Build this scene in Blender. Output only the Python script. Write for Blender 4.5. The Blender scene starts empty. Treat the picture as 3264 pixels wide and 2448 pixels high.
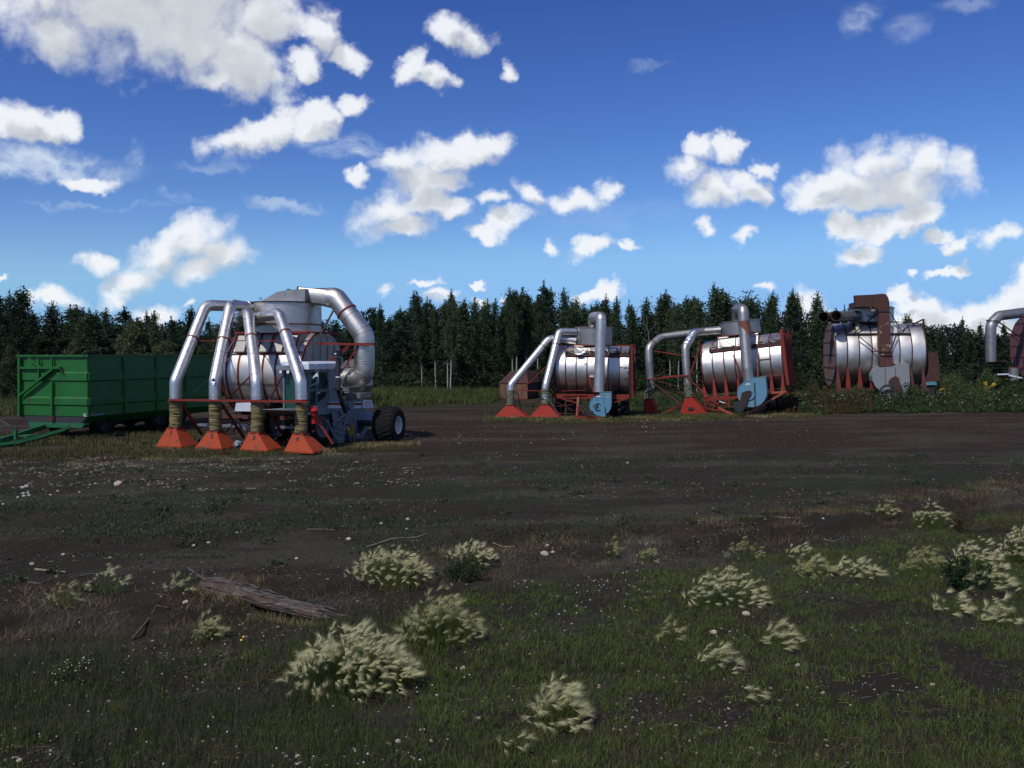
import bpy, math, random
import numpy as np
from mathutils import Vector, Matrix
from math import sin, cos, pi, radians as R

S = bpy.context.scene
COL = S.collection
# ---------------------------------------------------------------- camera
CAM_H, PITCH, F = 3.0, math.atan(94 / 2822), 2822.0
cd = bpy.data.cameras.new('camera')
cam = bpy.data.objects.new('camera', cd)
COL.objects.link(cam)
cam.location = (0, 0, CAM_H)
cam.rotation_euler = (pi / 2 - PITCH, 0, 0)
cd.sensor_width = 36.0
cd.lens = F / 3264 * 36.0
cd.clip_start, cd.clip_end = 0.1, 6000
S.camera = cam
S.view_settings.view_transform = 'Standard'
S.view_settings.look = 'None'
S.view_settings.exposure = 0.0
S.view_settings.gamma = 1.0
S.view_settings.use_curve_mapping = False
S.cycles.max_bounces = 5
S.cycles.diffuse_bounces = 2
S.cycles.glossy_bounces = 3
S.cycles.transmission_bounces = 3

# ---------------------------------------------------------------- sun and sky
SUN_AZ, SUN_EL = R(215), R(49)          # compass-like: 0 = +Y, clockwise; the sun stands behind the viewer, to the left
SUN_DIR = Vector((sin(SUN_AZ) * cos(SUN_EL), cos(SUN_AZ) * cos(SUN_EL), sin(SUN_EL)))
sl = bpy.data.lights.new('sun', 'SUN')
sl.energy = 3.2
sl.angle = R(0.53)
sl.color = (1.0, 0.95, 0.88)
sun = bpy.data.objects.new('sun', sl)
COL.objects.link(sun)
sun.rotation_euler = (-SUN_DIR).to_track_quat('-Z', 'Y').to_euler()

def ray(px, py):
    x, y = (px - 1632) / F, -(py - 1224) / F
    return Vector((x, cos(PITCH) + y * sin(PITCH), -sin(PITCH) + y * cos(PITCH)))

W = bpy.data.worlds.new('World')
S.world = W
W.use_nodes = True
W.cycles.sampling_method = 'MANUAL'
W.cycles.sample_map_resolution = 512
nt = W.node_tree
nt.nodes.clear()

class G:
    """small helper for node graphs"""
    def __init__(s, tree): s.t = tree
    def n(s, typ, **kw):
        o = s.t.nodes.new(typ)
        for k, v in kw.items(): setattr(o, k, v)
        return o
    def put(s, sock, v):
        if isinstance(v, bpy.types.NodeSocket): s.t.links.new(v, sock)
        elif v is not None: sock.default_value = v
    def m(s, op, a, b=None, c=None, clamp=False):
        o = s.n('ShaderNodeMath', operation=op, use_clamp=clamp)
        s.put(o.inputs[0], a); s.put(o.inputs[1], b)
        if c is not None: s.put(o.inputs[2], c)
        return o.outputs[0]
    def vm(s, op, a, b=None, c=None):
        o = s.n('ShaderNodeVectorMath', operation=op)
        s.put(o.inputs[0], a); s.put(o.inputs[1], b)
        if c is not None: s.put(o.inputs[2], c)
        return o.outputs['Value'] if op in ('LENGTH', 'DOT_PRODUCT', 'DISTANCE') else o.outputs[0]
    def noise(s, vec, scale, detail=4, rough=0.55, dist=0.0, col=False, lac=2.0):
        o = s.n('ShaderNodeTexNoise', normalize=True)
        s.put(o.inputs['Vector'], vec)
        o.inputs['Scale'].default_value = scale
        o.inputs['Detail'].default_value = detail
        o.inputs['Roughness'].default_value = rough
        o.inputs['Lacunarity'].default_value = lac
        o.inputs['Distortion'].default_value = dist
        return o.outputs['Color' if col else 'Fac']
    def mr(s, v, a, b, c=0.0, d=1.0, smooth=False):
        o = s.n('ShaderNodeMapRange', interpolation_type='SMOOTHSTEP' if smooth else 'LINEAR')
        s.put(o.inputs[0], v)
        for i, x in enumerate((a, b, c, d)): s.put(o.inputs[i + 1], x)
        return o.outputs[0]
    def mix(s, f, a, b, mode='MIX'):
        o = s.n('ShaderNodeMix', data_type='RGBA', blend_type=mode)
        s.put(o.inputs['Factor'], f)
        for nm, v in (('A', a), ('B', b)):
            sk = [i for i in o.inputs if i.name == nm and i.type == 'RGBA'][0]
            s.put(sk, (*v, 1) if isinstance(v, tuple) and len(v) == 3 else v)
        return [i for i in o.outputs if i.type == 'RGBA'][0]
    def xyz(s, v):
        o = s.n('ShaderNodeSeparateXYZ'); s.put(o.inputs[0], v); return o.outputs
    def comb(s, x, y, z=0.0):
        o = s.n('ShaderNodeCombineXYZ')
        for i, v in enumerate((x, y, z)): s.put(o.inputs[i], v)
        return o.outputs[0]

g = G(nt)
# clouds: (centre x, centre y, half width, half height, rotation in degrees) of each puff, as seen in the photograph
PUFFS = [
 # big grey cloud high on the left
 (420,0,520,190,3),(330,20,330,150,-3),(560,110,330,130,12),(760,190,180,120,35),(200,110,190,95,28),(820,40,160,130,0),(690,235,90,45,25),(470,-60,520,120,0),(120,0,130,60,20),
 (1045,110,75,75,-20),(1120,170,70,40,-20),(960,200,60,60,30),(1000,90,80,60,0),
 # small cloud top centre
 (1440,120,75,60,30),(1500,150,70,50,20),(1370,250,75,45,35),(1310,210,50,60,10),(1620,235,35,30,30),
 # left edge
 (50,375,130,45,-2),(160,400,105,50,8),(20,420,160,45,0),
 (300,570,105,30,0),
 # leaning cloud above the first machine
 (760,460,110,55,-12),(870,420,130,60,-18),(1020,370,110,50,-20),(1130,325,60,48,-10),(1000,420,80,40,-10),
 # cloud low on the left
 (600,750,150,65,-12),(700,790,120,50,5),(500,800,110,65,-10),(420,880,110,50,-30),(360,930,70,45,-10),(620,850,110,45,-12),(310,830,62,36,5),
 (490,985,105,42,-3),(150,965,110,32,-8),(200,960,80,40,0),(612,950,34,18,0),(10,900,25,12,0),
 # centre pile
 (1250,530,90,60,-10),(1400,500,130,60,-12),(1500,475,135,55,-10),(1560,450,80,40,-10),(1350,580,150,60,-12),(1230,680,125,62,-5),(1330,650,120,55,-10),(1440,660,60,40,20),(1120,580,42,28,20),(1280,735,110,45,-5),
 # right of centre
 (1570,640,65,30,5),(1700,620,75,42,30),(1830,640,120,38,-6),(1940,600,55,35,-25),(1610,710,95,42,-10),(1540,740,60,25,0),
 (1885,785,72,36,-14),(2010,775,45,20,10),(1760,790,32,25,10),
 (1900,925,92,28,-10),(1935,905,42,30,-10),
 # ring cloud
 (2230,470,70,48,-20),(2330,450,60,45,0),(2180,540,75,55,-20),(2290,600,120,60,0),(2400,600,80,45,10),(2440,530,55,30,20),(2250,640,90,40,0),(2370,560,60,40,0),
 (2370,745,42,26,-22),(2230,740,28,26,0),
 # big right cloud
 (2640,590,115,70,-10),(2800,530,150,85,-5),(2950,545,145,82,8),(2700,600,150,70,0),(2860,590,150,70,0),(2870,620,200,55,-3),(2740,650,150,50,-10),(2610,650,85,45,0),
 (2840,735,150,42,-8),(2940,690,110,45,-15),(2740,800,70,40,-5),(3000,755,60,22,0),(2700,730,60,30,10),
 (3180,762,85,38,-6),(3050,790,50,22,0),(3010,862,75,16,-8),(2900,875,30,14,0),
 # low banks on the right
 (2560,950,75,50,-5),(2600,1000,150,40,0),(2540,1005,120,35,0),
 (2950,960,90,45,0),(2930,1030,160,50,0),(3020,1010,150,45,0),(3150,1000,150,50,-8),(3230,960,90,60,-20),(3280,930,60,60,0),(2900,1075,180,40,0),(3150,1060,200,50,0),(2880,930,50,20,-5),
 # small low ones
 (1240,905,40,16,-18),(1370,905,55,14,10),(1510,903,26,17,0),(1420,950,46,24,-8),(1515,965,34,20,0),(1610,945,32,20,0),(2425,910,42,16,5),
]
WISPS = [  # thin streaks
 (170,520,330,60,4,1.0),(60,540,200,45,2,1.0),(1060,470,250,50,12,1.0),(900,655,150,20,3,.55),(300,650,280,16,2,.35),(560,640,90,22,8,.35),(700,540,150,20,4,.3),
 (2740,60,90,60,-40,.5),(2900,90,90,60,-20,.3),(3080,15,110,25,0,.3),(2090,195,90,20,-12,.18),(445,490,34,36,60,.4),(1440,470,200,30,0,.3),(1880,690,500,60,0,.12),
]

def ab(px, py):
    d = ray(px, py)
    return d.x / d.y, d.z / d.y

def density_group():
    t = bpy.data.node_groups.new('cloud_density', 'ShaderNodeTree')
    t.interface.new_socket('P', in_out='INPUT', socket_type='NodeSocketVector')
    t.interface.new_socket('D', in_out='OUTPUT', socket_type='NodeSocketFloat')
    h = G(t)
    i, o = h.n('NodeGroupInput'), h.n('NodeGroupOutput')
    p = i.outputs[0]
    out = None
    for ip, (px, py, rx, ry, rot) in enumerate(PUFFS):
        a, b = ab(px, py)
        m = h.n('ShaderNodeMapping', vector_type='TEXTURE')
        h.put(m.inputs['Vector'], p)
        m.inputs['Location'].default_value = (a, b, 0)
        m.inputs['Rotation'].default_value = (0, 0, R(-rot))
        m.inputs['Scale'].default_value = (rx * .99 / F, ry * 1.0 / F, 1)
        l = h.vm('LENGTH', m.outputs[0])
        out = l if out is None else h.m('SMOOTH_MIN', out, l, 0.22)
        # hand the running value on with the position, so the puffs are worked through group by group
        if ip % 8 == 7: p = h.vm('MULTIPLY_ADD', h.comb(out, out, 0.0), (1e-9, 1e-9, 0.0), p)
    h.put(o.inputs[0], h.m('SUBTRACT', 1.0, out))
    return t

tc = g.n('ShaderNodeTexCoord').outputs['Generated']
dx, dy, dz = g.xyz(tc)
ys = g.m('MAXIMUM', dy, 0.05)
P = g.comb(g.m('DIVIDE', dx, ys), g.m('DIVIDE', dz, ys), 0.0)
wn = g.vm('SUBTRACT', g.noise(P, 7, 3, .5, col=True), (0.5, 0.5, 0.5))
wn2 = g.vm('SUBTRACT', g.noise(P, 24, 4, .6, col=True), (0.5, 0.5, 0.5))
wz = g.vm('MULTIPLY', g.vm('ADD', g.vm('SCALE', wn, None) , g.vm('SCALE', wn2, None)), (1, 1, 0))
for nd in nt.nodes:
    if nd.type == 'VECT_MATH' and nd.operation == 'SCALE': nd.inputs['Scale'].default_value = 0.045
PW = g.vm('ADD', P, wz)
grp = density_group()
def dens(vec, k=1.0):
    n = g.n('ShaderNodeGroup'); n.node_tree = grp
    g.put(n.inputs[0], vec)
    return n.outputs[0]
fb = g.noise(P, 16, 8, .6)
fb_f = g.noise(P, 46, 6, .62)
def billow(v):      # rounded lobes with creases between them
    n_ = g.noise(g.vm('ADD', v, g.vm('MULTIPLY', wn2, (.03, .03, 0))), 15, 3, .5)
    return g.m('ABSOLUTE', g.m('SUBTRACT', g.m('MULTIPLY', n_, 2.0), 1.0))
fbb = billow(P)
rough = g.m('ADD', g.m('ADD', g.m('MULTIPLY', g.m('SUBTRACT', fb, .5), 1.05), g.m('MULTIPLY', g.m('SUBTRACT', fb_f, .5), .75)), g.m('MULTIPLY', g.m('SUBTRACT', fbb, .12), .9))
d0 = g.m('ADD', dens(PW), rough)
# the same field a little nearer the light: where it is thick there, this spot lies in the cloud's own shade
POFF = g.vm('MULTIPLY_ADD', g.comb(d0, d0, 0.0), (1e-9, 1e-9, 0.0), g.vm('ADD', PW, (-0.010, 0.020, 0)))
fb2 = g.noise(g.vm('ADD', P, (-0.006, 0.012, 0)), 16, 8, .6)
d1 = g.m('ADD', dens(POFF), g.m('MULTIPLY', g.m('SUBTRACT', fb2, .5), 1.0))
d1 = g.m('ADD', d1, g.m('MULTIPLY', g.m('SUBTRACT', .2, fbb), .45))
soft = g.noise(P, 5, 2, .5)
alpha = g.m('ADD', g.m('MULTIPLY', g.mr(d0, -0.20, g.mr(soft, .35, .65, .34, .95), 0, 1, True), .93), g.m('MULTIPLY', g.mr(d0, .0, .9, 0, 1), .07))
# clouds in the part of the sky the photograph does not show: the same kind of scattered cumulus
zs = g.m('ADD', g.m('MAXIMUM', dz, 0.0), 0.12)
Q = g.comb(g.m('DIVIDE', dx, zs), g.m('DIVIDE', dy, zs), 0.0)
oth = g.m('ADD', g.noise(Q, 1.1, 7, .55), 0.0)
oth_a = g.mr(oth, 0.53, 0.64, 0, 1, True)
aabs = g.m('ABSOLUTE', g.m('DIVIDE', dx, ys))
out1 = g.mr(aabs, 0.66, 0.85, 0, 1, True)
out2 = g.mr(g.m('DIVIDE', dz, ys), 0.47, 0.62, 0, 1, True)
out3 = g.mr(dy, 0.25, 0.06, 0, 1, True)
outside = g.m('MAXIMUM', g.m('MAXIMUM', out1, out2), out3)
alpha = g.m('ADD', g.m('MULTIPLY', alpha, g.m('SUBTRACT', 1.0, outside)), g.m('MULTIPLY', oth_a, outside))
sh = g.m('ADD', g.mr(d1, 0.10, 0.75, 0, .55, True), g.mr(d1, .75, 1.55, 0, .45, True))
sh_o = g.mr(oth, 0.60, 0.75, 0, .8, True)
shade = g.m('ADD', g.m('MULTIPLY', sh, g.m('SUBTRACT', 1.0, outside)), g.m('MULTIPLY', sh_o, outside))
shade = g.m('MULTIPLY', shade, g.mr(fb_f, .3, .7, .8, 1.05))
# streaks
wa = None
PS = g.vm('MULTIPLY', P, (0.7, 4.5, 1.0))
st = g.noise(g.vm('ADD', PS, g.vm('MULTIPLY', wn, (.6, .6, .6))), 7, 6, .6)
for (px, py, rx, ry, rot, k) in WISPS:
    a, b = ab(px, py)
    m = g.n('ShaderNodeMapping', vector_type='TEXTURE')
    g.put(m.inputs['Vector'], PW)
    m.inputs['Location'].default_value = (a, b, 0)
    m.inputs['Rotation'].default_value = (0, 0, R(-rot))
    m.inputs['Scale'].default_value = (rx / F, ry / F, 1)
    q = g.mr(g.vm('LENGTH', m.outputs[0]), 1.1, 0.25, 0, k, True)
    wa = q if wa is None else g.m('MAXIMUM', wa, q)
    PW = g.vm('MULTIPLY_ADD', g.comb(wa, wa, 0.0), (1e-9, 1e-9, 0.0), PW)
wisp = g.m('MULTIPLY', wa, g.mr(st, .30, .62, 0, 1, True))
wisp = g.m('MULTIPLY', wisp, g.m('SUBTRACT', 1.0, outside))

sky = g.n('ShaderNodeTexSky', sky_type='NISHITA', sun_disc=False)
sky.sun_elevation = SUN_EL
sky.sun_rotation = SUN_AZ
sky.altitude = 600
sky.air_density = 1.0
sky.dust_density = 0.3
sky.ozone_density = 3.0
hs = g.n('ShaderNodeHueSaturation')
hs.inputs['Saturation'].default_value = 1.12
hs.inputs['Value'].default_value = 1.0
g.put(hs.inputs['Color'], sky.outputs[0])
# the camera's deep rendering of blue: a steeper curve per channel, everywhere in the sky alike
sr = g.n('ShaderNodeSeparateColor'); g.put(sr.inputs[0], hs.outputs[0])
cc = g.n('ShaderNodeCombineColor')
for i_, (a_, e_, top_) in enumerate(((1.22, 1.42, .27), (1.24, 1.48, .52), (1.22, 1.20, .90))):
    g.put(cc.inputs[i_], g.m('MULTIPLY', g.m('SMOOTH_MIN', g.m('MULTIPLY', g.m('POWER', g.m('MULTIPLY', sr.outputs[i_], .1), e_), a_), top_, .12), 10.0))
skyc = g.mix(g.mr(dz, .0, .11, 0, 1, True), (2.5, 5.0, 8.6), cc.outputs[0])
WHITE, GREY = (9.0, 9.3, 9.7), (3.7, 4.1, 4.5)
ccol = g.mix(shade, WHITE, GREY)
# distant cloud low over the horizon takes a little of the air's blue
c1 = g.mix(g.m('MULTIPLY', wisp, .9), skyc, (6.4, 7.4, 8.8))
c2 = g.mix(g.m('MULTIPLY', alpha, .97), c1, ccol)
bg = g.n('ShaderNodeBackground')
g.put(bg.inputs['Color'], c2)
bg.inputs['Strength'].default_value = 0.1
wo = g.n('ShaderNodeOutputWorld')
nt.links.new(bg.outputs[0], wo.inputs['Surface'])

# ---------------------------------------------------------------- materials
MATS = {}
def mat(name, col, rough=.7, metal=0.0, vary=.15, vscale=6.0, bump=0.0, bscale=30.0, dirt=None, dirt_amt=.4, dirt_scale=3.0, spec=.5, rvary=0.1, **kw):
    if name in MATS: return MATS[name]
    m = bpy.data.materials.new(name)
    m.use_nodes = True
    t = m.node_tree
    b = t.nodes['Principled BSDF']
    h = G(t)
    oc = h.n('ShaderNodeTexCoord').outputs['Object']
    nz = h.noise(oc, vscale, 5, .6)
    c = h.mix(nz, tuple(x * (1 - vary) for x in col), tuple(min(1, x * (1 + vary)) for x in col))
    if dirt:
        dn = h.mr(h.noise(oc, dirt_scale, 8, .68, .4), .5 + (.5 - dirt_amt) * .35, .5 + (.5 - dirt_amt) * .35 + .1, 0, .9, True)
        c = h.mix(dn, c, dirt)
    h.put(b.inputs['Base Color'], c)
    b.inputs['Metallic'].default_value = metal
    if dirt and metal > .5:
        h.put(b.inputs['Metallic'], h.m('SUBTRACT', metal, h.m('MULTIPLY', dn, metal)))
    h.put(b.inputs['Roughness'], h.mr(h.noise(oc, vscale * 2.3, 4, .6), .3, .7, rough - rvary, min(1, rough + rvary)))
    b.inputs['Specular IOR Level'].default_value = spec
    if bump:
        bn = h.n('ShaderNodeBump')
        bn.inputs['Strength'].default_value = min(1, bump)
        bn.inputs['Distance'].default_value = kw.get('bdist', .02)
        h.put(bn.inputs['Height'], h.noise(oc, bscale, 5, .6))
        h.put(b.inputs['Normal'], bn.outputs[0])
    for k, v in kw.items():
        if k in b.inputs: b.inputs[k].default_value = v
    MATS[name] = m
    return m

GALV = mat('galvanised_sheet', (.54, .52, .49), .46, .95, .2, 2.2, .05, 3.0, spec=.5, bdist=.02)
GALV2 = mat('dull_galvanised_sheet', (.34, .33, .315), .50, .9, .25, 3.5, .1, 7.0)
GALVP = mat('bright_duct_sheet', (.66, .645, .62), .43, 1.0, .14, 3.0, .05, 3.5, dirt=(.22, .22, .23), dirt_amt=.22, dirt_scale=2.5, bdist=.012, rvary=.08)
TANKM = mat('tank_sheet', (.66, .63, .585), .50, 1.0, .14, 1.3, .10, 1.6, bdist=.05, rvary=.06)
TANKB = mat('blotchy_tank_sheet', (.62, .60, .565), .49, 1.0, .14, 1.3, .12, 1.6, dirt=(.12, .10, .09), dirt_amt=.14, dirt_scale=1.6, bdist=.05, rvary=.06)
ENDM = mat('end_panel_sheet', (.36, .35, .33), .55, .55, .2, 3.0)
RED = mat('red_steel_paint', (.185, .023, .015), .55, 0, .25, 8, spec=.3, dirt=(.10, .035, .02), dirt_amt=.35, dirt_scale=7)
DRED = mat('faded_red_steel', (.095, .022, .018), .6, 0, .3, 8, dirt=(.06, .03, .02), dirt_amt=.45, dirt_scale=6)
ORNG = mat('orange_red_hopper_paint', (.33, .050, .018), .72, 0, .16, 4, spec=.2, dirt=(.15, .055, .03), dirt_amt=.42, dirt_scale=4)
REDH = mat('red_hopper_paint', (.26, .020, .011), .7, 0, .2, 4, spec=.2, dirt=(.12, .04, .03), dirt_amt=.38, dirt_scale=3)
RUST = mat('rusted_sheet', (.062, .022, .018), .8, 0, .45, 5, .4, 30, dirt=(.035, .02, .017), dirt_amt=.45, dirt_scale=3)
RUSTP = mat('peeling_rusted_duct', (.080, .025, .020), .7, 0, .3, 6, .3, 30, dirt=(.36, .27, .17), dirt_amt=.40, dirt_scale=1.6)
DRUST = mat('dark_rust', (.035, .018, .014), .9, 0, .4, 9)
GREEN = mat('green_trailer_paint', (.010, .110, .014), .42, 0, .12, 3, dirt=(.03, .05, .025), dirt_amt=.40, dirt_scale=3)
GREEND = mat('green_chassis_paint', (.012, .11, .04), .5, 0, .2, 5, dirt=(.05, .05, .035), dirt_amt=.4, dirt_scale=5)
BLUE = mat('light_blue_fan_paint', (.095, .23, .33), .5, 0, .15, 4, dirt=(.10, .13, .14), dirt_amt=.33, dirt_scale=4)
WHITEF = mat('chalky_fan_paint', (.20, .22, .235), .7, 0, .2, 5, dirt=(.10, .05, .04), dirt_amt=.22, dirt_scale=2)
CABW = mat('white_cab_paint', (.56, .60, .68), .4, 0, .1, 5, dirt=(.3, .3, .3), dirt_amt=.2)
CABG = mat('grey_body_paint', (.15, .185, .225), .5, 0, .15, 5, dirt=(.08, .085, .09), dirt_amt=.35, dirt_scale=5)
CABS = mat('slate_cab_panel', (.115, .14, .165), .5, 0, .15, 5)
BLACK = mat('black_steel', (.012, .012, .014), .5, 0, .3, 9)
DARK = mat('oily_dark_steel', (.03, .033, .036), .6, .2, .4, 9)
STEEL = mat('bare_steel', (.30, .33, .36), .45, .8, .2, 9)
TYRE = mat('tyre_rubber', (.009, .009, .010), .85, 0, .3, 12, .3, 60, spec=.2)
RIMW = mat('off_white_rim', (.55, .56, .54), .5, 0, .1, 9, dirt=(.22, .2, .17), dirt_amt=.3)
HOSE = mat('olive_hose_cloth', (.155, .125, .05), .8, 0, .2, 9, .3, 60)
HOSEG = mat('grey_green_hose_cloth', (.12, .12, .085), .8, 0, .25, 9, .3, 60)
FOIL = mat('crumpled_foil', (.75, .77, .8), .25, 1, .1, 9, .9, 9, bdist=.06)
SAFER = mat('bright_red_paint', (.40, .015, .018), .4, 0, .08, 9)
AMBER = mat('amber_lens', (.85, .22, .02), .25, 0, .05, 9)
YELL = mat('yellow_paint', (.42, .25, .02), .5, 0, .2, 9, dirt=(.2, .12, .03), dirt_amt=.35)
INK = mat('black_ink', (.012, .01, .01), .6)
WPAINT = mat('white_label', (.62, .63, .64), .5)
GLASSM = mat('tinted_glass', (.008, .030, .030), .06, 0, .1, 3, spec=.9, rvary=0.02)
GLASSG = mat('green_tinted_glass', (.010, .050, .032), .12, 0, .1, 3, spec=.35, rvary=0.02)

# ---------------------------------------------------------------- mesh building
class MB:
    def __init__(s): s.v, s.f = [], []
    def add(s, vs, fs):
        o = len(s.v)
        s.v += [tuple(x) for x in vs]
        s.f += [tuple(i + o for i in f) for f in fs]
        return s
    def box(s, c, d, rz=0.0, M=None):
        hx, hy, hz = d[0] / 2, d[1] / 2, d[2] / 2
        vs = [Vector((x, y, z)) for x in (-hx, hx) for y in (-hy, hy) for z in (-hz, hz)]
        if rz: vs = [Matrix.Rotation(rz, 3, 'Z') @ v for v in vs]
        if M: vs = [M @ v for v in vs]
        vs = [v + Vector(c) for v in vs]
        return s.add(vs, [(0, 1, 3, 2), (4, 6, 7, 5), (0, 4, 5, 1), (2, 3, 7, 6), (0, 2, 6, 4), (1, 5, 7, 3)])
    def bb(s, a, b):
        return s.box([(a[i] + b[i]) / 2 for i in range(3)], [abs(a[i] - b[i]) for i in range(3)])
    def bar(s, p0, p1, w=.05, h=None):
        h = h or w
        p0, p1 = Vector(p0), Vector(p1)
        d = (p1 - p0)
        L = d.length
        if L < 1e-4: return s
        d /= L
        up = Vector((0, 0, 1)) if abs(d.z) < .95 else Vector((0, 1, 0))
        x = d.cross(up).normalized(); y = x.cross(d)
        vs = [p + x * a * w / 2 + y * b * h / 2 for p in (p0, p1) for a, b in ((-1, -1), (1, -1), (1, 1), (-1, 1))]
        return s.add(vs, [(3, 2, 1, 0), (4, 5, 6, 7), (0, 1, 5, 4), (1, 2, 6, 5), (2, 3, 7, 6), (3, 0, 4, 7)])
    def tube(s, path, r, seg=20, caps=True, closed_ring=False):
        ps = [Vector(p) for p in path]
        n = len(ps)
        rs = r if isinstance(r, (list, tuple)) else [r] * n
        ds = [(ps[i + 1] - ps[i]).normalized() for i in range(n - 1)]
        d0 = ds[0]
        x = d0.orthogonal().normalized()
        if abs(d0.z) < .99: x = d0.cross(Vector((0, 0, 1))).normalized()
        rings = []
        for i in range(n):
            if i == 0: t = ds[0]; k = None
            elif i == n - 1: t = ds[-1]; k = None
            else:
                t = (ds[i - 1] + ds[i]).normalized(); k = ds[i - 1]
            dd = ds[max(0, i - 1)]
            if i > 1:
                q = ds[i - 2].rotation_difference(dd); x = q @ x
            y = dd.cross(x)
            ring = []
            for j in range(seg):
                a = 2 * pi * j / seg
                o = (x * cos(a) + y * sin(a)) * rs[i]
                # slide along the incoming direction onto the mitre plane
                den = dd.dot(t)
                o = o - dd * (o.dot(t) / den)
                ring.append(ps[i] + o)
            rings.append(ring)
        vs = [v for rg in rings for v in rg]
        fs = []
        for i in range(n - 1):
            for j in range(seg):
                k = (j + 1) % seg
                fs.append((i * seg + j, i * seg + k, (i + 1) * seg + k, (i + 1) * seg + j))
        if caps:
            fs.append(tuple(range(seg))[::-1]); fs.append(tuple((n - 1) * seg + j for j in range(seg)))
        return s.add(vs, fs)
    def cyl(s, p0, p1, r, seg=20, caps=True): return s.tube([p0, p1], r, seg, caps)
    def lathe(s, c, axis, prof, seg=32, caps=True):
        """prof: (along, radius) pairs"""
        c, ax = Vector(c), Vector(axis).normalized()
        x = ax.orthogonal().normalized(); y = ax.cross(x)
        vs, fs = [], []
        for (t, r) in prof:
            for j in range(seg):
                a = 2 * pi * j / seg
                vs.append(c + ax * t + (x * cos(a) + y * sin(a)) * r)
        for i in range(len(prof) - 1):
            for j in range(seg):
                k = (j + 1) % seg
                fs.append((i * seg + j, i * seg + k, (i + 1) * seg + k, (i + 1) * seg + j))
        if caps:
            fs.append(tuple(range(seg))[::-1]); fs.append(tuple((len(prof) - 1) * seg + j for j in range(seg)))
        return s.add(vs, fs)
    def prism(s, pts, off):
        """pts: closed 3D outline (planar); off: offset vector"""
        n = len(pts); off = Vector(off)
        a = [Vector(p) for p in pts]; b = [p + off for p in a]
        fs = [tuple(range(n))[::-1], tuple(range(n, 2 * n))]
        for i in range(n):
            k = (i + 1) % n
            fs.append((i, k, k + n, i + n))
        return s.add(a + b, fs)
    def arc_strip(s, c, R0, R1, a0, a1, u0, u1, seg=24):
        """curved band round the u axis: between radii R0,R1, angles a0..a1, from u0 to u1"""
        vs, fs = [], []
        for i in range(seg + 1):
            a = a0 + (a1 - a0) * i / seg
            for (uu, rr) in ((u0, R0), (u1, R0), (u1, R1), (u0, R1)):
                vs.append((uu, c[1] + rr * cos(a), c[2] + rr * sin(a)))
        for i in range(seg):
            for j in range(4):
                k = (j + 1) % 4
                fs.append((i * 4 + j, i * 4 + k, (i + 1) * 4 + k, (i + 1) * 4 + j))
        fs.append((0, 1, 2, 3)); fs.append(tuple(seg * 4 + j for j in (3, 2, 1, 0)))
        return s.add(vs, fs)
    def build(s, name, m, parent=None, smooth=True, ang=32, kind=None, label=None):
        me = bpy.data.meshes.new(name)
        me.from_pydata(s.v, [], s.f)
        me.materials.append(m)
        if len(s.f) < 60000:
            import bmesh
            bm = bmesh.new(); bm.from_mesh(me)
            bmesh.ops.recalc_face_normals(bm, faces=bm.faces)
            bm.to_mesh(me); bm.free()
        if smooth:
            me.polygons.foreach_set('use_smooth', [True] * len(me.polygons))
            me.set_sharp_from_angle(angle=R(ang))
        o = bpy.data.objects.new(name, me)
        COL.objects.link(o)
        if parent: o.parent = parent
        if kind: o['kind'] = kind
        if label: o['label'] = label
        return o

def np_mesh(name, verts, faces, m, parent=None, smooth=False):
    """verts (n,3), faces (k,3|4) numpy arrays"""
    me = bpy.data.meshes.new(name)
    k = faces.shape[1]
    me.vertices.add(len(verts)); me.vertices.foreach_set('co', verts.astype(np.float32).ravel())
    me.loops.add(faces.size); me.loops.foreach_set('vertex_index', faces.astype(np.int32).ravel())
    me.polygons.add(len(faces))
    me.polygons.foreach_set('loop_start', np.arange(0, faces.size, k, dtype=np.int32))
    me.polygons.foreach_set('loop_total', np.full(len(faces), k, dtype=np.int32))
    if smooth: me.polygons.foreach_set('use_smooth', np.ones(len(faces), dtype=bool))
    me.update(calc_edges=True)
    if m: me.materials.append(m)
    o = bpy.data.objects.new(name, me)
    if parent is not False:
        COL.objects.link(o)
        if parent: o.parent = parent
    return o

def empty(name, loc, rz=0.0, tilt=0.0, label=None, cat=None, group=None):
    o = bpy.data.objects.new(name, None)
    COL.objects.link(o)
    o.empty_display_size = .3
    o.matrix_world = Matrix.Translation(loc) @ Matrix.Rotation(rz, 4, 'Z') @ Matrix.Rotation(-tilt, 4, 'Y')
    if label: o['label'] = label
    if cat: o['category'] = cat
    if group: o['group'] = group
    return o
def tag(o, label, cat, group=None):
    o['label'] = label; o['category'] = cat
    if group: o['group'] = group
    return o
def ground_pt(px, py, z=0.0):
    d = ray(px, py)
    t = (z - CAM_H) / d.z
    return Vector((0, 0, CAM_H)) + d * t
class Frame:
    """a machine's own axes; L() finds where a sight line meets one of its upright planes"""
    def __init__(s, root): s.Mi = root.matrix_world.inverted(); s.o = s.Mi @ Vector((0, 0, CAM_H))
    def L(s, px, py, v):
        d = s.Mi.to_3x3() @ ray(px, py)
        t = (v - s.o.y) / d.y
        return s.o + d * t
def fillet(pts, r, n=4):
    ps = [Vector(p) for p in pts]
    out = [ps[0]]
    for i in range(1, len(ps) - 1):
        a, b = (ps[i - 1] - ps[i]), (ps[i + 1] - ps[i])
        la, lb = a.length, b.length
        a /= la; b /= lb
        th = a.angle(b)
        rr = r[i - 1] if isinstance(r, (list, tuple)) else r
        t = min(rr / math.tan(th / 2), la * .48, lb * .48)
        p, q = ps[i] + a * t, ps[i] + b * t
        for k in range(n + 1):
            f = k / n
            out.append((1 - f) ** 2 * p + 2 * f * (1 - f) * ps[i] + f * f * q)
    out.append(ps[-1])
    return out
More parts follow.
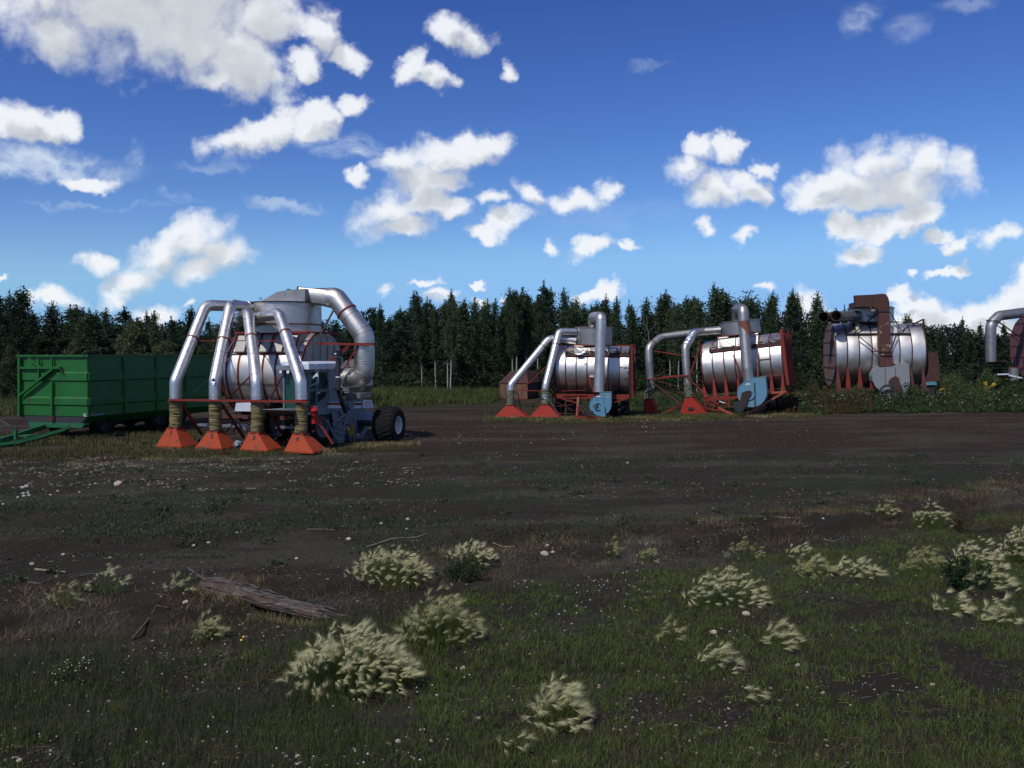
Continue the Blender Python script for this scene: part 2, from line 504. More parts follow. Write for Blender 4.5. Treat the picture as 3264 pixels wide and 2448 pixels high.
# ================================================================ shared builders for the harvesters
def LU(fr, px, py, u):
    d = fr.Mi.to_3x3() @ ray(px, py)
    return fr.o + d * ((u - fr.o.x) / d.x)

def pipe(root, path, r, m, name='suction_pipe', seams=(), seg=24, clamps=(), caps=True, jitter=0.0):
    """round duct with raised seams; clamps are red bands, each a sub-part"""
    b = MB().tube(path, r, seg, caps)
    L = [0.0]
    for i in range(1, len(path)): L.append(L[-1] + (path[i] - path[i - 1]).length)
    def at(f):
        t = f * L[-1]
        for i in range(1, len(path)):
            if t <= L[i] + 1e-6:
                k = (t - L[i - 1]) / max(1e-6, L[i] - L[i - 1])
                return path[i - 1].lerp(path[i], k), (path[i] - path[i - 1]).normalized()
        return path[-1], (path[-1] - path[-2]).normalized()
    for f in seams:
        p, d = at(f)
        b.lathe(p, d, [(-.012, r * 1.0), (-.008, r * 1.035), (.008, r * 1.035), (.012, r * 1.0)], seg, False)
    o = b.build(name, m, root, True, 20)
    for f in clamps:
        p, d = at(f)
        MB().lathe(p, d, [(-.022, r * 1.01), (-.022, r * 1.09), (.022, r * 1.09), (.022, r * 1.01)], seg, False).build('clamp_band', RED, o, True, 30)
    return o

def ribbed_hose(root, path, r, m, pitch=.055, seed=0, name='hose'):
    rnd = random.Random(seed)
    pts, rs = [], []
    L = sum((path[i + 1] - path[i]).length for i in range(len(path) - 1))
    n = max(6, int(L / pitch))
    def at(f):
        t = f * L
        for i in range(1, len(path)):
            l = (path[i] - path[i - 1]).length
            if t <= l + 1e-6: return path[i - 1].lerp(path[i], t / l)
            t -= l
        return path[-1]
    for i in range(n):
        for k, rr in ((0, .93), (.3, 1.06), (.6, 1.05)):
            f = (i + k + rnd.uniform(-.12, .12)) / n
            p = at(min(1, max(0, f)))
            pts.append(p + Vector((rnd.uniform(-1, 1), rnd.uniform(-1, 1), 0)) * .006)
            rs.append(r * rr * rnd.uniform(.97, 1.03))
    pts.append(at(1)); rs.append(r * .95)
    b = MB()
    seg = 20
    vs, fs = [], []
    for i, p in enumerate(pts):
        d = (pts[min(i + 1, len(pts) - 1)] - pts[max(0, i - 1)]).normalized()
        x = Vector((1, 0, 0)); x = (x - d * x.dot(d)).normalized(); y = d.cross(x)
        w = rnd.uniform(0, .06)
        for j in range(seg):
            a = 2 * pi * j / seg
            vs.append(p + (x * cos(a) + y * sin(a)) * rs[i] * (1 + w * .3 * sin(2 * a + i)))
    for i in range(len(pts) - 1):
        for j in range(seg):
            k = (j + 1) % seg
            fs.append((i * seg + j, i * seg + k, (i + 1) * seg + k, (i + 1) * seg + j))
    b.add(vs, fs)
    return b.build(name, m, root, True, 60)

def hopper(root, c, wb, db, wt, dt, h, m, name='suction_hopper', z0=.05, lean=0.0):
    """flared nozzle: c = middle of the base"""
    x, y = c[0], c[1]
    def rect(w, d, z, ox=0.0): return [(x - w / 2 + ox, y - d / 2, z), (x + w / 2 + ox, y - d / 2, z), (x + w / 2 + ox, y + d / 2, z), (x - w / 2 + ox, y + d / 2, z)]
    b = MB()
    rings = [rect(wb, db, z0), rect(wb, db, z0 + .05), rect(wt, dt, z0 + h, lean), rect(wt, dt, z0 + h + .05, lean)]
    vs = [p for r_ in rings for p in r_]
    fs = []
    for i in range(3):
        for j in range(4):
            k = (j + 1) % 4
            fs.append((i * 4 + j, i * 4 + k, i * 4 + 4 + k, i * 4 + 4 + j))
    fs.append((3, 2, 1, 0)); fs.append((12, 13, 14, 15))
    b.add(vs, fs)
    # folded lip round the mouth and the collar under the hose
    for i in range(4):
        p, q = Vector(rings[0][i]), Vector(rings[0][(i + 1) % 4])
        b.bar(p + Vector((0, 0, .012)), q + Vector((0, 0, .012)), .035, .028)
    o = b.build(name, m, root, True, 20)
    MB().lathe((x + lean, y, z0 + h + .04), (0, 0, 1), [(0, wt * .5), (0, wt * .56), (.05, wt * .56), (.05, wt * .5)], 20, False).build('collar', DRED, o)
    return o

def wheel(root, c, Rr, w, rimr, ax=Vector((1, 0, 0)), lugs=22, rim=RIMW, name='wheel', seed=1):
    """c = centre of the tyre; ax points to its outer face"""
    ax = Vector(ax).normalized()
    h = w / 2
    e = bpy.data.objects.new(name, None)
    b = MB()
    prof = [(-h * .8, rimr), (-h, rimr * 1.15), (-h * .98, Rr * .82), (-h * .8, Rr * .95), (-h * .4, Rr * .985), (0, Rr * .99), (h * .4, Rr * .985), (h * .8, Rr * .95), (h * .98, Rr * .82), (h, rimr * 1.15), (h * .8, rimr)]
    b.lathe(c, ax, prof, 40, False)
    x = ax.orthogonal().normalized(); y = ax.cross(x)
    for i in range(lugs):
        for sgn in (-1, 1):
            a = 2 * pi * (i + (.5 if sgn > 0 else 0)) / lugs
            p = [Vector(c) + ax * (sgn * t) + (x * cos(a + k) + y * sin(a + k)) * rr for t, k, rr in ((h * .05, .16, Rr * .985), (h * .85, 0, Rr * .945))]
            b.bar(p[0], p[1], Rr * .065, Rr * .09)
    t = b.build(name, TYRE, root, True, 30)
    t.name = name
    r2 = MB()
    r2.lathe(c, ax, [(h * .82, rimr * 1.02), (h * .92, rimr * 1.04), (h * .9, rimr * .92), (h * .45, rimr * .82), (h * .38, rimr * .3), (h * .62, rimr * .26), (h * .62, 0.01)], 32, False)
    r2.lathe(c, ax, [(-h * .82, rimr * 1.02), (-h * .92, rimr * 1.04), (-h * .45, rimr * .85), (-h * .40, .01)], 32, False)
    for i in range(8):
        a = 2 * pi * i / 8
        q = Vector(c) + (x * cos(a) + y * sin(a)) * rimr * .52
        r2.cyl(q + ax * h * .36, q + ax * h * .48, rimr * .05, 6)
    r2.build('rim', rim, t, True, 30)
    return t

def tank(root, uL, uR, vc, zc, Rt, ribs, m, ribm, wig=0.01, band=.045, seed=0, endL=True, endR=True, endm=None, gridL=None, gridR=None):
    """horizontal drum along u: a sheet between each pair of ribs, the ribs, and the two end panels"""
    rnd = random.Random(seed)
    us = [uL] + list(ribs) + [uR]
    for i in range(len(us) - 1):
        a, b_ = us[i], us[i + 1]
        k = 6
        prof_n = max(2, int((b_ - a) / .12))
        seg = 72
        vs, fs = [], []
        ph = rnd.uniform(0, 6)
        for s_ in range(prof_n + 1):
            t = s_ / prof_n
            bulge = sin(pi * t) * wig * .8
            for j in range(seg):
                an = 2 * pi * j / seg
                rr = Rt + bulge + wig * .45 * sin(5 * an + ph + 2 * t) * sin(pi * t) + wig * .2 * sin(13 * an - ph * 2)
                vs.append((a + (b_ - a) * t, vc + rr * cos(an), zc + rr * sin(an)))
        for s_ in range(prof_n):
            for j in range(seg):
                q = (j + 1) % seg
                fs.append((s_ * seg + j, s_ * seg + q, (s_ + 1) * seg + q, (s_ + 1) * seg + j))
        MB().add(vs, fs).build('shell_sheet', m, root, True, 60)
    for u in list(ribs) + [uL + .02, uR - .02]:
        MB().lathe((u, vc, zc), (1, 0, 0), [(-band / 2, Rt - .02), (-band / 2, Rt + .035), (band / 2, Rt + .035), (band / 2, Rt - .02)], 72, False).build('rib', ribm, root, True, 30)
    for (u, on, sg, grid) in ((uL, endL, -1, gridL), (uR, endR, 1, gridR)):
        if not on: continue
        e = MB().lathe((u, vc, zc), (sg, 0, 0), [(0, Rt - .01), (.012, Rt - .012), (.012, .001)], 72, False).build('end_panel', endm or m, root, True, 30)
        if grid:
            nv, nh, gm, gw = grid
            for i in range(nv):
                o = -Rt + 2 * Rt * (i + .5) / nv
                hh = math.sqrt(max(0.01, Rt * Rt - o * o)) - .02
                MB().bb((u + sg * .012, vc + o - gw / 2, zc - hh), (u + sg * .05, vc + o + gw / 2, zc + hh)).build('stiffener', gm, e)
            for i in range(nh):
                o = -Rt + 2 * Rt * (i + .5) / nh
                hh = math.sqrt(max(0.01, Rt * Rt - o * o)) - .02
                MB().bb((u + sg * .012, vc - hh, zc + o - gw * .4), (u + sg * .04, vc + hh, zc + o + gw * .4)).build('stiffener', DRUST if gm != ENDM else gm, e)

def jag(pts, n, amp, rnd):
    """ragged version of an open polyline"""
    out = []
    for i in range(len(pts) - 1):
        p, q = Vector(pts[i]), Vector(pts[i + 1])
        for k in range(n):
            out.append(p.lerp(q, k / n) + Vector((rnd.uniform(-1, 1) * amp * .5, 0, rnd.uniform(-1, 1) * amp)))
    out.append(Vector(pts[-1]))
    return out

def plate(root, fr, pix, v, th, m, name, ragged=0.0, seed=0, n=4, parent=None):
    """flat plate of real thickness: outline traced on the upright plane v"""
    pts = [fr.L(x, y, v) for x, y in pix]
    if ragged:
        pts = jag(pts + [pts[0]], n, ragged, random.Random(seed))[:-1]
    return MB().prism(pts, (0, th, 0)).build(name, m, parent or root, False)

def volute(root, c, Rv, th, outw, outh, m, turn=1.0, motor=True, bracket=True, name='fan_housing', kx=1):
    """scroll fan: spiral casing, outlet up on one side, bearing stand on the near face"""
    cx, cy, cz = c
    pts = []
    n = 36
    # starts on the right at the outlet, sweeps under and up the left side
    for i in range(n + 1):
        a = 0 - (i / n) * 1.5 * pi
        rr = Rv * (1.0 - .22 * (i / n))
        pts.append(Vector((cx + rr * cos(a) * kx, cy, cz + rr * sin(a))))
    top = cz + outh
    pts.append(Vector((cx + Rv * .02 * kx, cy, cz + Rv * .80)))
    pts.append(Vector((cx + Rv * .02 * kx, cy, top)))
    pts.append(Vector((cx + Rv * kx, cy, top)))
    b = MB().prism(pts, (0, th, 0))
    # rolled edge
    for i in range(len(pts)):
        p, q = pts[i], pts[(i + 1) % len(pts)]
        b.bar(p + Vector((0, -.008, 0)), q + Vector((0, -.008, 0)), .02, .02)
    o = b.build(name, m, root, True, 25)
    k = MB()
    k.lathe((cx - Rv * .1, cy - .01, cz - .12 * Rv), (0, -1, 0), [(0, Rv * .36), (.05, Rv * .34), (.05, Rv * .24), (.01, Rv * .22)], 28, False)
    k.build('inlet_ring', m, o, True, 30)
    if bracket:
        j = MB()
        j.prism([(cx + Rv * .02, cy - .16, cz - Rv * 1.0), (cx + Rv * .55, cy - .16, cz - Rv * 1.0), (cx + Rv * .42, cy - .16, cz - Rv * .05), (cx + Rv * .2, cy - .16, cz - Rv * .05)], (0, .14, 0))
        j.build('bearing_stand', m, o, False)
        MB().prism([(cx - Rv * .55, cy - .06, cz - Rv * .1), (cx - Rv * .2, cy - .06, cz + Rv * .12), (cx - Rv * .05, cy - .06, cz - Rv * .25), (cx - Rv * .3, cy - .06, cz - Rv * .5)], (0, .03, 0)).build('inspection_cover', DARK, o, False)
        for s_ in (-.25, .35):
            MB().bar((cx + s_ * Rv, cy - .02, cz + Rv * .15), (cx + s_ * Rv, cy - .02, cz + Rv * .6), .03).build('rib_bar', m, o)
    return o

# ================================================================ the green trailer
O = ground_pt(281, 1398)
trl = empty('farm_trailer', O, R(-17), 0, 'long dark green tipping trailer with ribbed sides and a bare drawbar', 'trailer')
T = Frame(trl)
def box_panel(pts, th, m, name, parent): return MB().prism(pts, th).build(name, m, parent, False)
uL, uR_ = T.L(62, 1250, 0).x, T.L(281, 1250, 0).x
zt, zb = T.L(281, 1137, 0).z, T.L(281, 1328, 0).z
zz = [T.L(281, y, 0).z for y in (1137, 1150, 1185, 1216, 1266, 1293, 1328)]
Lt = 7.6
# front wall: flat sheets with pressed swages that stand out
fp = MB()
prof = [(zb, 0), (zz[5] - .02, 0), (zz[5] + .02, -.05), (zz[4] - .06, -.05), (zz[4], -.0), (zz[3] - .01, 0), (zz[3] + .03, -.05), (zz[2] - .06, -.05), (zz[2], 0), (zt, 0)]
pts = [Vector((uL, y, z)) for z, y in prof] + [Vector((uL, .06, zt)), Vector((uL, .06, zb))]
MB().prism(pts, (uR_ - uL, 0, 0)).build('front_wall', GREEN, trl, False)
# long right-hand wall with the same swages
pts = [Vector((uR_ - y, 0, z)) for z, y in prof] + [Vector((uR_ - .06, 0, zt)), Vector((uR_ - .06, 0, zb))]
MB().prism(pts, (0, Lt, 0)).build('side_wall', GREEN, trl, False)
pts = [Vector((uL + y, 0.06, z)) for z, y in prof] + [Vector((uL + .06, 0.06, zt)), Vector((uL + .06, 0.06, zb))]
MB().prism(pts, (0, Lt - .06, 0)).build('side_wall', GREEN, trl, False)
MB().bb((uL + .06, Lt - .06, zb), (uR_ - .06, Lt, zt)).build('tailgate', GREEN, trl)
MB().bb((uL + .06, .07, zb), (uR_ - .06, Lt - .07, zb + .06)).build('floor', GREEND, trl)
MB().bb((uR_ - .09, -.06, zt - .002), (uR_ + .055, Lt, zt + .07)).build('top_rail', GREEN, trl)
MB().bb((uL - .05, -.06, zt - .002), (uL + .09, Lt, zt + .07)).build('top_rail', GREEN, trl)
MB().bb((uL + .1, -.09, zt - .004), (uR_ - .1, .06, zt + .068)).build('top_rail', GREEN, trl)
# side posts
for k in range(1, 4):
    v = LU(T, 401, 1250, uR_).y * (k * .95)
    MB().bb((uR_ + .052, v - .04, zb + .05), (uR_ + .075, v + .04, zt - .01)).build('side_post', GREEN, trl)
    MB().prism([(uR_ + .075, v - .04, zb + .04), (uR_ - .24, v - .04, zb - .25), (uR_ - .25, v - .04, zb - .2), (uR_ + .01, v - .04, zb + .04)], (0, .08, 0)).build('side_post', GREEN, trl, False)
# sloping lower edge of the body
MB().prism([(uR_ - .004, .02, zb), (uR_ - .30, .02, zb - .28), (uR_ - .42, .02, zb - .28), (uR_ - .12, .02, zb)], (0, Lt, 0)).build('lower_flank', GREEN, trl, False)
MB().prism([(uL + .004, .02, zb), (uL + .30, .02, zb - .24), (uR_ - .3, .02, zb - .28), (uR_ - .004, .02, zb)], (0, .05, 0)).build('lower_flank', DARK, trl, False)
# framing on the front wall
def fbar(p, q, w=.07, d=.09, v=-.10, name='front_brace'):
    a, b_ = T.L(*p, v), T.L(*q, v)
    a.y = b_.y = v
    return MB().bar(a, b_, w, d).build(name, GREEN, trl)
CX = 620 / 2212
def c2(x, y): return (x * CX, 1080 + y * CX)
fbar(c2(222, 215), c2(222, 885), .09, .1)
fbar(c2(235, 330), c2(690, 328), .10, .08, -.11)
fbar(c2(325, 225), c2(465, 330), .07, .07, -.13)
fbar(c2(232, 640), c2(600, 345), .10, .07, -.14)
fbar(c2(440, 225), c2(440, 440), .055, .06, -.10)
fbar(c2(590, 215), c2(590, 330), .06, .06, -.10)
fbar(c2(590, 480), c2(590, 885), .07, .06, -.085)
MB().bar(T.L(*c2(560, 885), -.1), T.L(*c2(600, 935), -.1), .10, .05).build('chute_bracket', DRED, trl)
MB().cyl(T.L(*c2(690, 345), -.14), T.L(*c2(705, 395), -.14), .025, 8).build('latch', DARK, trl)
MB().tube([T.L(*c2(684, 400), -.12), T.L(*c2(665, 500), -.1), T.L(*c2(662, 640), -.1), T.L(*c2(645, 760), -.1)], .006, 6).build('pull_rope', DARK, trl)
# maker's plate on the corner: a small cross device and a pale name strip
q = T.L(*c2(965, 868), -.012)
e = MB()
e.bar(q + Vector((-.07, 0, -.05)), q + Vector((.0, 0, .05)), .025, .01).bar(q + Vector((-.07, 0, .05)), q + Vector((.0, 0, -.05)), .025, .01)
e.bar(q + Vector((.02, 0, .045)), q + Vector((.09, 0, .045)), .02, .01).bar(q + Vector((.02, 0, -.045)), q + Vector((.09, 0, -.045)), .02, .01).bar(q + Vector((.02, 0, -.045)), q + Vector((.02, 0, .045)), .02, .01)
e.build('emblem', WPAINT, trl)
MB().bb((uR_ + .002, .08, q.z - .035), (uR_ + .008, .75, q.z + .04)).build('name_strip', mat('grey_label', (.16, .18, .2), .5), trl)
MB().bb((T.L(*c2(250, 720), -.01).x - .012, -.012, T.L(*c2(250, 735), 0).z), (T.L(*c2(250, 720), -.01).x + .012, -.002, T.L(*c2(250, 703), 0).z)).build('reflector', AMBER, trl)
# cross member and chassis
a, b_ = T.L(*c2(325, 970), -.05), T.L(*c2(955, 990), -.05)
MB().prism([T.L(*c2(318, 945), -.06), T.L(*c2(345, 1005), -.06), T.L(*c2(925, 1015), -.06), T.L(*c2(955, 980), -.06), T.L(*c2(950, 965), -.06)], (0, .28, 0)).build('cross_member', GREEND, trl, False)
for s_ in (.7, 1.75):
    MB().bb((uL + s_ - .06, .3, zb - .52), (uL + s_ + .06, Lt - .2, zb - .2)).build('chassis_rail', DARK, trl)
hitch = T.L(*c2(-160, 1285), -3.9); hitch.z = max(hitch.z, .08)
A1, A2 = T.L(*c2(500, 1000), -.05), T.L(*c2(790, 1010), -.05)
mid = T.L(*c2(300, 1110), -2.0)
MB().bar(A1, hitch + Vector((0, 0, .05)), .12, .17).build('drawbar', GREEND, trl)
MB().tube([A2, T.L(*c2(690, 1050), -.7), T.L(*c2(420, 1130), -1.8), T.L(*c2(180, 1190), -2.8), hitch], .085, 4).build('drawbar', GREEND, trl, False)
MB().bb((mid.x - .5, mid.y - .05, mid.z - .02), (mid.x + .1, mid.y + .4, mid.z + .03)).build('drawbar_plate', GREEND, trl)
p = T.L(*c2(180, 1150), -2.6)
MB().bar(p, p + Vector((0, 0, .42)), .09).build('jack_post', GREEND, trl)
b = MB()
rnd = random.Random(5)
for k in range(5):
    s_ = p + Vector((.2, -.05, .3))
    b.tube(fillet([s_, s_ + Vector((-.3 - .12 * k, -.1, .22 + .05 * k)), s_ + Vector((-.75 - .1 * k, -.3, .0 - .05 * k)), s_ + Vector((-.5 - .2 * k, -.35, -.28))], .25, 5), .012, 6)
b.build('hydraulic_hoses', DARK, trl)
wheel(trl, (uR_ - .38, 4.0, .52), .52, .42, .27, (1, 0, 0), 18, BLACK)
wheel(trl, (uR_ - .38, 5.2, .52), .52, .42, .27, (1, 0, 0), 18, BLACK)
wheel(trl, (uL + .38, 4.0, .52), .52, .42, .27, (-1, 0, 0), 18, BLACK)
wheel(trl, (uL + .38, 5.2, .52), .52, .42, .27, (-1, 0, 0), 18, BLACK)
wheel(trl, (uR_ - .32, .95, .46), .46, .38, .24, (1, 0, 0), 18, BLACK)
wheel(trl, (uL + .9, .95, .46), .46, .38, .24, (-1, 0, 0), 18, BLACK)
MB().bb((uL + .5, 3.8, .42), (uR_ - .5, 5.4, .62)).build('axle_frame', DARK, trl)

# ================================================================ first harvester: self-propelled, four suction heads
O = ground_pt(556, 1430)
h1 = empty('peat_harvester', O, R(-18), 0, 'self-propelled vacuum harvester with grey cab and four orange numbered suction hoppers', 'peat harvester', 'vacuum peat harvesters')
M = Frame(h1)
K = 860 / 2212
def c1(x, y): return (480 + x * K, 880 + y * K)
def P1(x, y, v): return M.L(*c1(x, y), v)
hop = []
for i, (cx, cy, tx, ty, nx, ny) in enumerate(((195, 1412, 203, 1232, 168, 1270), (520, 1428, 535, 1262, 503, 1296), (888, 1446, 872, 1274, 847, 1308), (1252, 1446, 1232, 1278, 1203, 1320))):
    c = M.L(*c1(cx, cy), -.1)
    top = P1(tx, ty, 0)
    hh = max(.55, top.z - .1)
    o = hopper(h1, (c.x + .02, 0, 0), .98, .80, .38, .38, hh - .05, ORNG, z0=.06, lean=top.x - c.x - .02)
    hop.append((o, c, top))
    # stencilled number on the sloping front face
    zq = P1(nx, ny, -.2).z
    f = (zq - .11) / (hh - .05 - .05)
    y = -.40 + f * .21
    fc = bpy.data.curves.new('number', 'FONT')
    fc.body = str(i + 1); fc.size = .20; fc.extrude = .003; fc.align_x = 'CENTER'; fc.align_y = 'CENTER'; fc.offset = .003
    fc.materials.append(INK)
    tmp = bpy.data.objects.new('number', fc)
    me = bpy.data.meshes.new_from_object(tmp); bpy.data.objects.remove(tmp); me.materials.clear(); me.materials.append(INK)
    q = bpy.data.objects.new('number', me); COL.objects.link(q); q.parent = o
    px_ = P1(nx, ny, y).x
    tilt = math.atan2(hh - .1, .21)
    q.rotation_euler = (tilt, 0, 0)
    q.location = (px_ + .02, y - .05, zq - .05)
# hoses and pipes
r1 = .182
specs = [
 # hose bottom, beam, low elbow, high elbow, along, end ; v of each
 [(203, 1232), (203, 1020), (205, 860), (452, 238), (640, 245), (815, 250)],
 [(535, 1262), (527, 1020), (527, 858), (655, 232), (735, 245), (865, 258)],
 [(872, 1274), (872, 1030), (868, 862), (800, 305), (745, 335), (690, 352)],
 [(1232, 1278), (1236, 1035), (1230, 862), (1052, 305), (870, 345), (700, 372)],
]
vv = [(0, 0, 0, 1.55, 2.2, 2.9), (0, 0, 0, 1.55, 2.1, 2.9), (0, 0, 0, 1.5, 2.3, 2.9), (0, 0, 0, 1.5, 2.0, 2.55)]
for i, (sp, v) in enumerate(zip(specs, vv)):
    ps = [P1(x, y, w) for (x, y), w in zip(sp, v)]
    ribbed_hose(h1, [ps[0] + Vector((0, 0, -.03)), ps[0].lerp(ps[1], .5) + Vector((.01 * (-1) ** i, .02, 0)), ps[1]], r1 * 1.02, HOSE, seed=i)
    path = fillet(ps[1:], [.30, .38, .3], 3)
    pipe(h1, path, r1, GALVP, seams=(.035, .14, .22, .33, .50, .57, .74, .9), clamps=(.44,))
    if i == 1:
        d = P1(515, 860, -.20)
        MB().add([d + Vector(v_) for v_ in ((0, -.01, .13), (.09, .0, -.02), (.0, .0, -.12), (-.08, .0, -.03), (0, .05, 0))], [(0, 1, 4), (1, 2, 4), (2, 3, 4), (3, 0, 4)]).build('dent', FOIL, h1, False)
# beams in front
MB().bar(P1(150, 1015, -.24), P1(1285, 1032, -.24), .045, .06).build('support_beam', RED, h1)
MB().bar(P1(150, 1012, .24), P1(1275, 1027, .24), .045, .05).build('support_beam', RED, h1)
for x in (203, 527, 872, 1236):
    q = P1(x, 1018, 0)
    MB().lathe(q, (0, 0, 1), [(-.03, r1 * 1.02), (-.03, r1 * 1.25), (.03, r1 * 1.25), (.03, r1 * 1.02)], 24, False).build('clamp_band', RED, h1)
MB().bar(P1(385, 530, .95), P1(1085, 530, .95), .03).build('tie_bar', RED, h1)
def rb(p, q, v0, v1, w=.04, m=RED, name='brace', par=None): return MB().bar(P1(*p, v0), P1(*q, v1), w).build(name, m, par or h1)
rb((620, 1020), (815, 822), .2, 2.0); rb((970, 1022), (1080, 822), .2, 2.0)
rb((385, 532), (650, 660), .95, 2.2, .03, DRED); rb((880, 625), (950, 665), 1.0, 2.2, .03, DRED)
rb((605, 720), (650, 660), 1.6, 2.2, .03, DRED); rb((290, 1000), (480, 850), .3, 2.4, .02, DARK)
rb((250, 1040), (420, 1300), .2, 1.2, .07); rb((585, 1050), (765, 1325), .2, 1.2, .07); rb((940, 1060), (1085, 1300), .2, 1.2, .07); rb((1290, 1060), (1495, 1375), .2, .5, .07)
rb((580, 1090), (640, 1060), .2, .9, .04); rb((1300, 1100), (1420, 1190), .1, .8, .05); rb((1330, 1275), (1410, 1235), .2, .8, .04)
# tank
VC = 3.55
zt_, zb_ = P1(1420, 462, VC).z, P1(700, 1170, VC).z
Rt = 1.42
ZC = zt_ - Rt
vf = VC - Rt
uLt = P1(583, 800, vf).x; uRt = P1(1240, 800, vf).x
ribs = [P1(x, 800, vf).x for x in (620, 716, 815, 915, 1020, 1130)]
tank(h1, uLt, uRt, VC, ZC, Rt, ribs, TANKM, RED, .012, .05, 3, endm=ENDM, gridR=(6, 2, ENDM, .03), gridL=(6, 3, DRED, .04))
# shoulder sheets that rise from the tank to the drum, and their frame
uD0, uD1 = P1(868, 300, VC).x, P1(1362, 300, VC).x
UD = (uD0 + uD1) / 2; RD = (uD1 - uD0) / 2
zD0, zD1 = P1(1100, 462, VC - RD).z, P1(1100, 205, VC - RD).z
for k in range(5):
    a, b_ = UD - RD + k * RD * 2 / 5, UD - RD + (k + 1) * RD * 2 / 5
    for sg in (-1, 1):
        MB().prism([(a + .006, VC + sg * RD * .9, zD0 - .04), (a + .006, VC + sg * (Rt * .93), ZC + Rt * .52), (a + .006, VC + sg * (Rt * .70), ZC + Rt * .70), (a + .006, VC, zD0 - .04)], (b_ - a - .012, 0, 0)).build('shoulder_sheet', GALV2, h1, False)
for sg in (-1, 1):
    MB().bar((UD - RD - .1, VC + sg * RD * .93, zD0), (UD + RD + .35, VC + sg * RD * .93, zD0), .07).build('top_frame', RED, h1)
    q = ZC + Rt * .52
    MB().bar((uLt + .1, VC + sg * Rt * .93, q), (uRt - .05, VC + sg * Rt * .93, q), .05).build('side_rail', DRED, h1)
    for k in range(6):
        u = UD - RD + k * RD * .4
        MB().bar((u, VC + sg * RD * .94, zD0), (u - .05, VC + sg * Rt * .95, q), .045).build('frame_upright', DRED, h1)
for u in (uLt + .25, UD + RD + .25, UD + RD + .45):
    MB().bar((u, VC - RD * .93, zD0), (u, VC + RD * .93, zD0), .05).build('cross_bar', RED, h1)
# drum
dr = MB().lathe((UD, VC, 0), (0, 0, 1), [(zD0, RD), (zD0 + .28, RD), (zD0 + .285, RD + .005), (zD1, RD), (zD1 + .01, RD - .02), (zD1 + .02, .01)], 64, False).build('cyclone_drum', GALV, h1, True, 30)
MB().lathe((UD, VC, zD1), (0, 0, 1), [(-.02, RD), (-.02, RD + .05), (.02, RD + .05), (.02, RD)], 64, False).build('rim_band', DARK, dr)
MB().lathe((UD, VC, zD0 + .30), (0, 0, 1), [(-.02, RD), (-.02, RD + .04), (.02, RD + .04), (.02, RD)], 64, False).build('rim_band', DRED, dr)
for a in range(3):
    an = -2.2 + a * .9
    MB().bar((UD + RD * cos(an) * 1.003, VC + RD * sin(an) * 1.003, zD0 + .3), (UD + RD * cos(an) * 1.003, VC + RD * sin(an) * 1.003, zD1 - .03), .012).build('seam', GALV2, dr)
# lid: sloping hood
f0, f1 = VC - .62, VC + .62
lid = [(892, 203), (1035, 130), (1120, 115), (1265, 103), (1265, 205)]
lp = [P1(x, y, f0) for x, y in lid]
lp[0].z = lp[-1].z = zD1 + .02
for p in lp: p.y = f0
MB().prism(lp, (0, f1 - f0, 0)).build('lid_hood', GALV2, h1, False)
for x in (1125, 1200):
    q = P1(x, 108, f0 + .2); MB().bb((q.x - .05, f0 + .2, q.z - .06), (q.x + .06, f0 + .3, q.z + .01)).build('lug', DARK, h1)
q = P1(893, 198, VC - RD); MB().tube(fillet([q, q + Vector((.02, 0, .1)), q + Vector((.07, 0, .1)), q + Vector((.09, 0, 0))], .05, 4), .01, 6).build('lifting_eye', DARK, h1)
# transition and big return duct
a = [P1(1265, y, VC) for y in (100, 208)]
vs, fs = [], []
n = 24
c_in, c_out = (a[0] + a[1]) / 2, P1(1470, 178, VC)
hz = (a[0].z - a[1].z) / 2
rB = .345
for j in range(n):
    an = 2 * pi * j / n + pi / 4
    cy_, cz_ = cos(an), sin(an)
    sq = 1 / max(abs(cy_), abs(cz_))
    vs.append((c_in.x, VC + cy_ * sq * .45, c_in.z + cz_ * sq * hz))
for j in range(n):
    an = 2 * pi * j / n + pi / 4
    vs.append((c_out.x, VC + cos(an) * rB, c_out.z + sin(an) * rB))
fs = [(j, (j + 1) % n, n + (j + 1) % n, n + j) for j in range(n)] + [tuple(range(n))]
MB().add(vs, fs).build('duct_transition', GALV, h1, True, 25)
MB().bb((c_in.x - .02, VC - .48, c_in.z - hz - .03), (c_in.x + .02, VC + .48, c_in.z + hz + .03)).build('flange', DARK, h1)
path = [c_out + Vector((-.01, 0, 0))] + fillet([c_out, P1(1520, 176, VC), P1(1753, 490, VC), P1(1753, 835, VC), P1(1600, 838, VC + .05)], [.35, .5, .50], 4)[1:]
pipe(h1, path, rB, GALV, 'return_duct', seams=(.28, .44, .47, .70, .72, .8), seg=32, clamps=(.22,))
q = P1(1753, 556, VC)
MB().lathe(q, (0, 0, 1), [(-.03, rB), (-.03, rB * 1.12), (.03, rB * 1.12), (.03, rB)], 32, False).build('duct_bracket', DRED, h1)
rb((1360, 552), (1830, 562), VC - .6, VC - .35, .07); rb((1640, 565), (1450, 710), VC - .4, VC - 1.0, .07); rb((1620, 600), (1500, 700), VC + .3, VC - .6, .05, DRED)
rb((1700, 570), (1590, 755), VC - .35, VC - .5, .05); rb((1505, 270), (1400, 470), VC - .1, VC - .6, .045, DRED)
# fan housing low behind the cab
fh = [P1(x, y, VC + .2) for x, y in ((1600, 690), (1560, 740), (1555, 900), (1600, 975), (1722, 975), (1760, 900), (1740, 780), (1660, 680))]
MB().prism(fh, (0, .6, 0)).build('fan_housing', GALV2, h1, False)
MB().prism([P1(x, y, VC - .6) for x, y in ((1590, 960), (1600, 1000), (1720, 1000), (1722, 960))], (0, .8, 0)).build('fan_base', GALV2, h1, False)
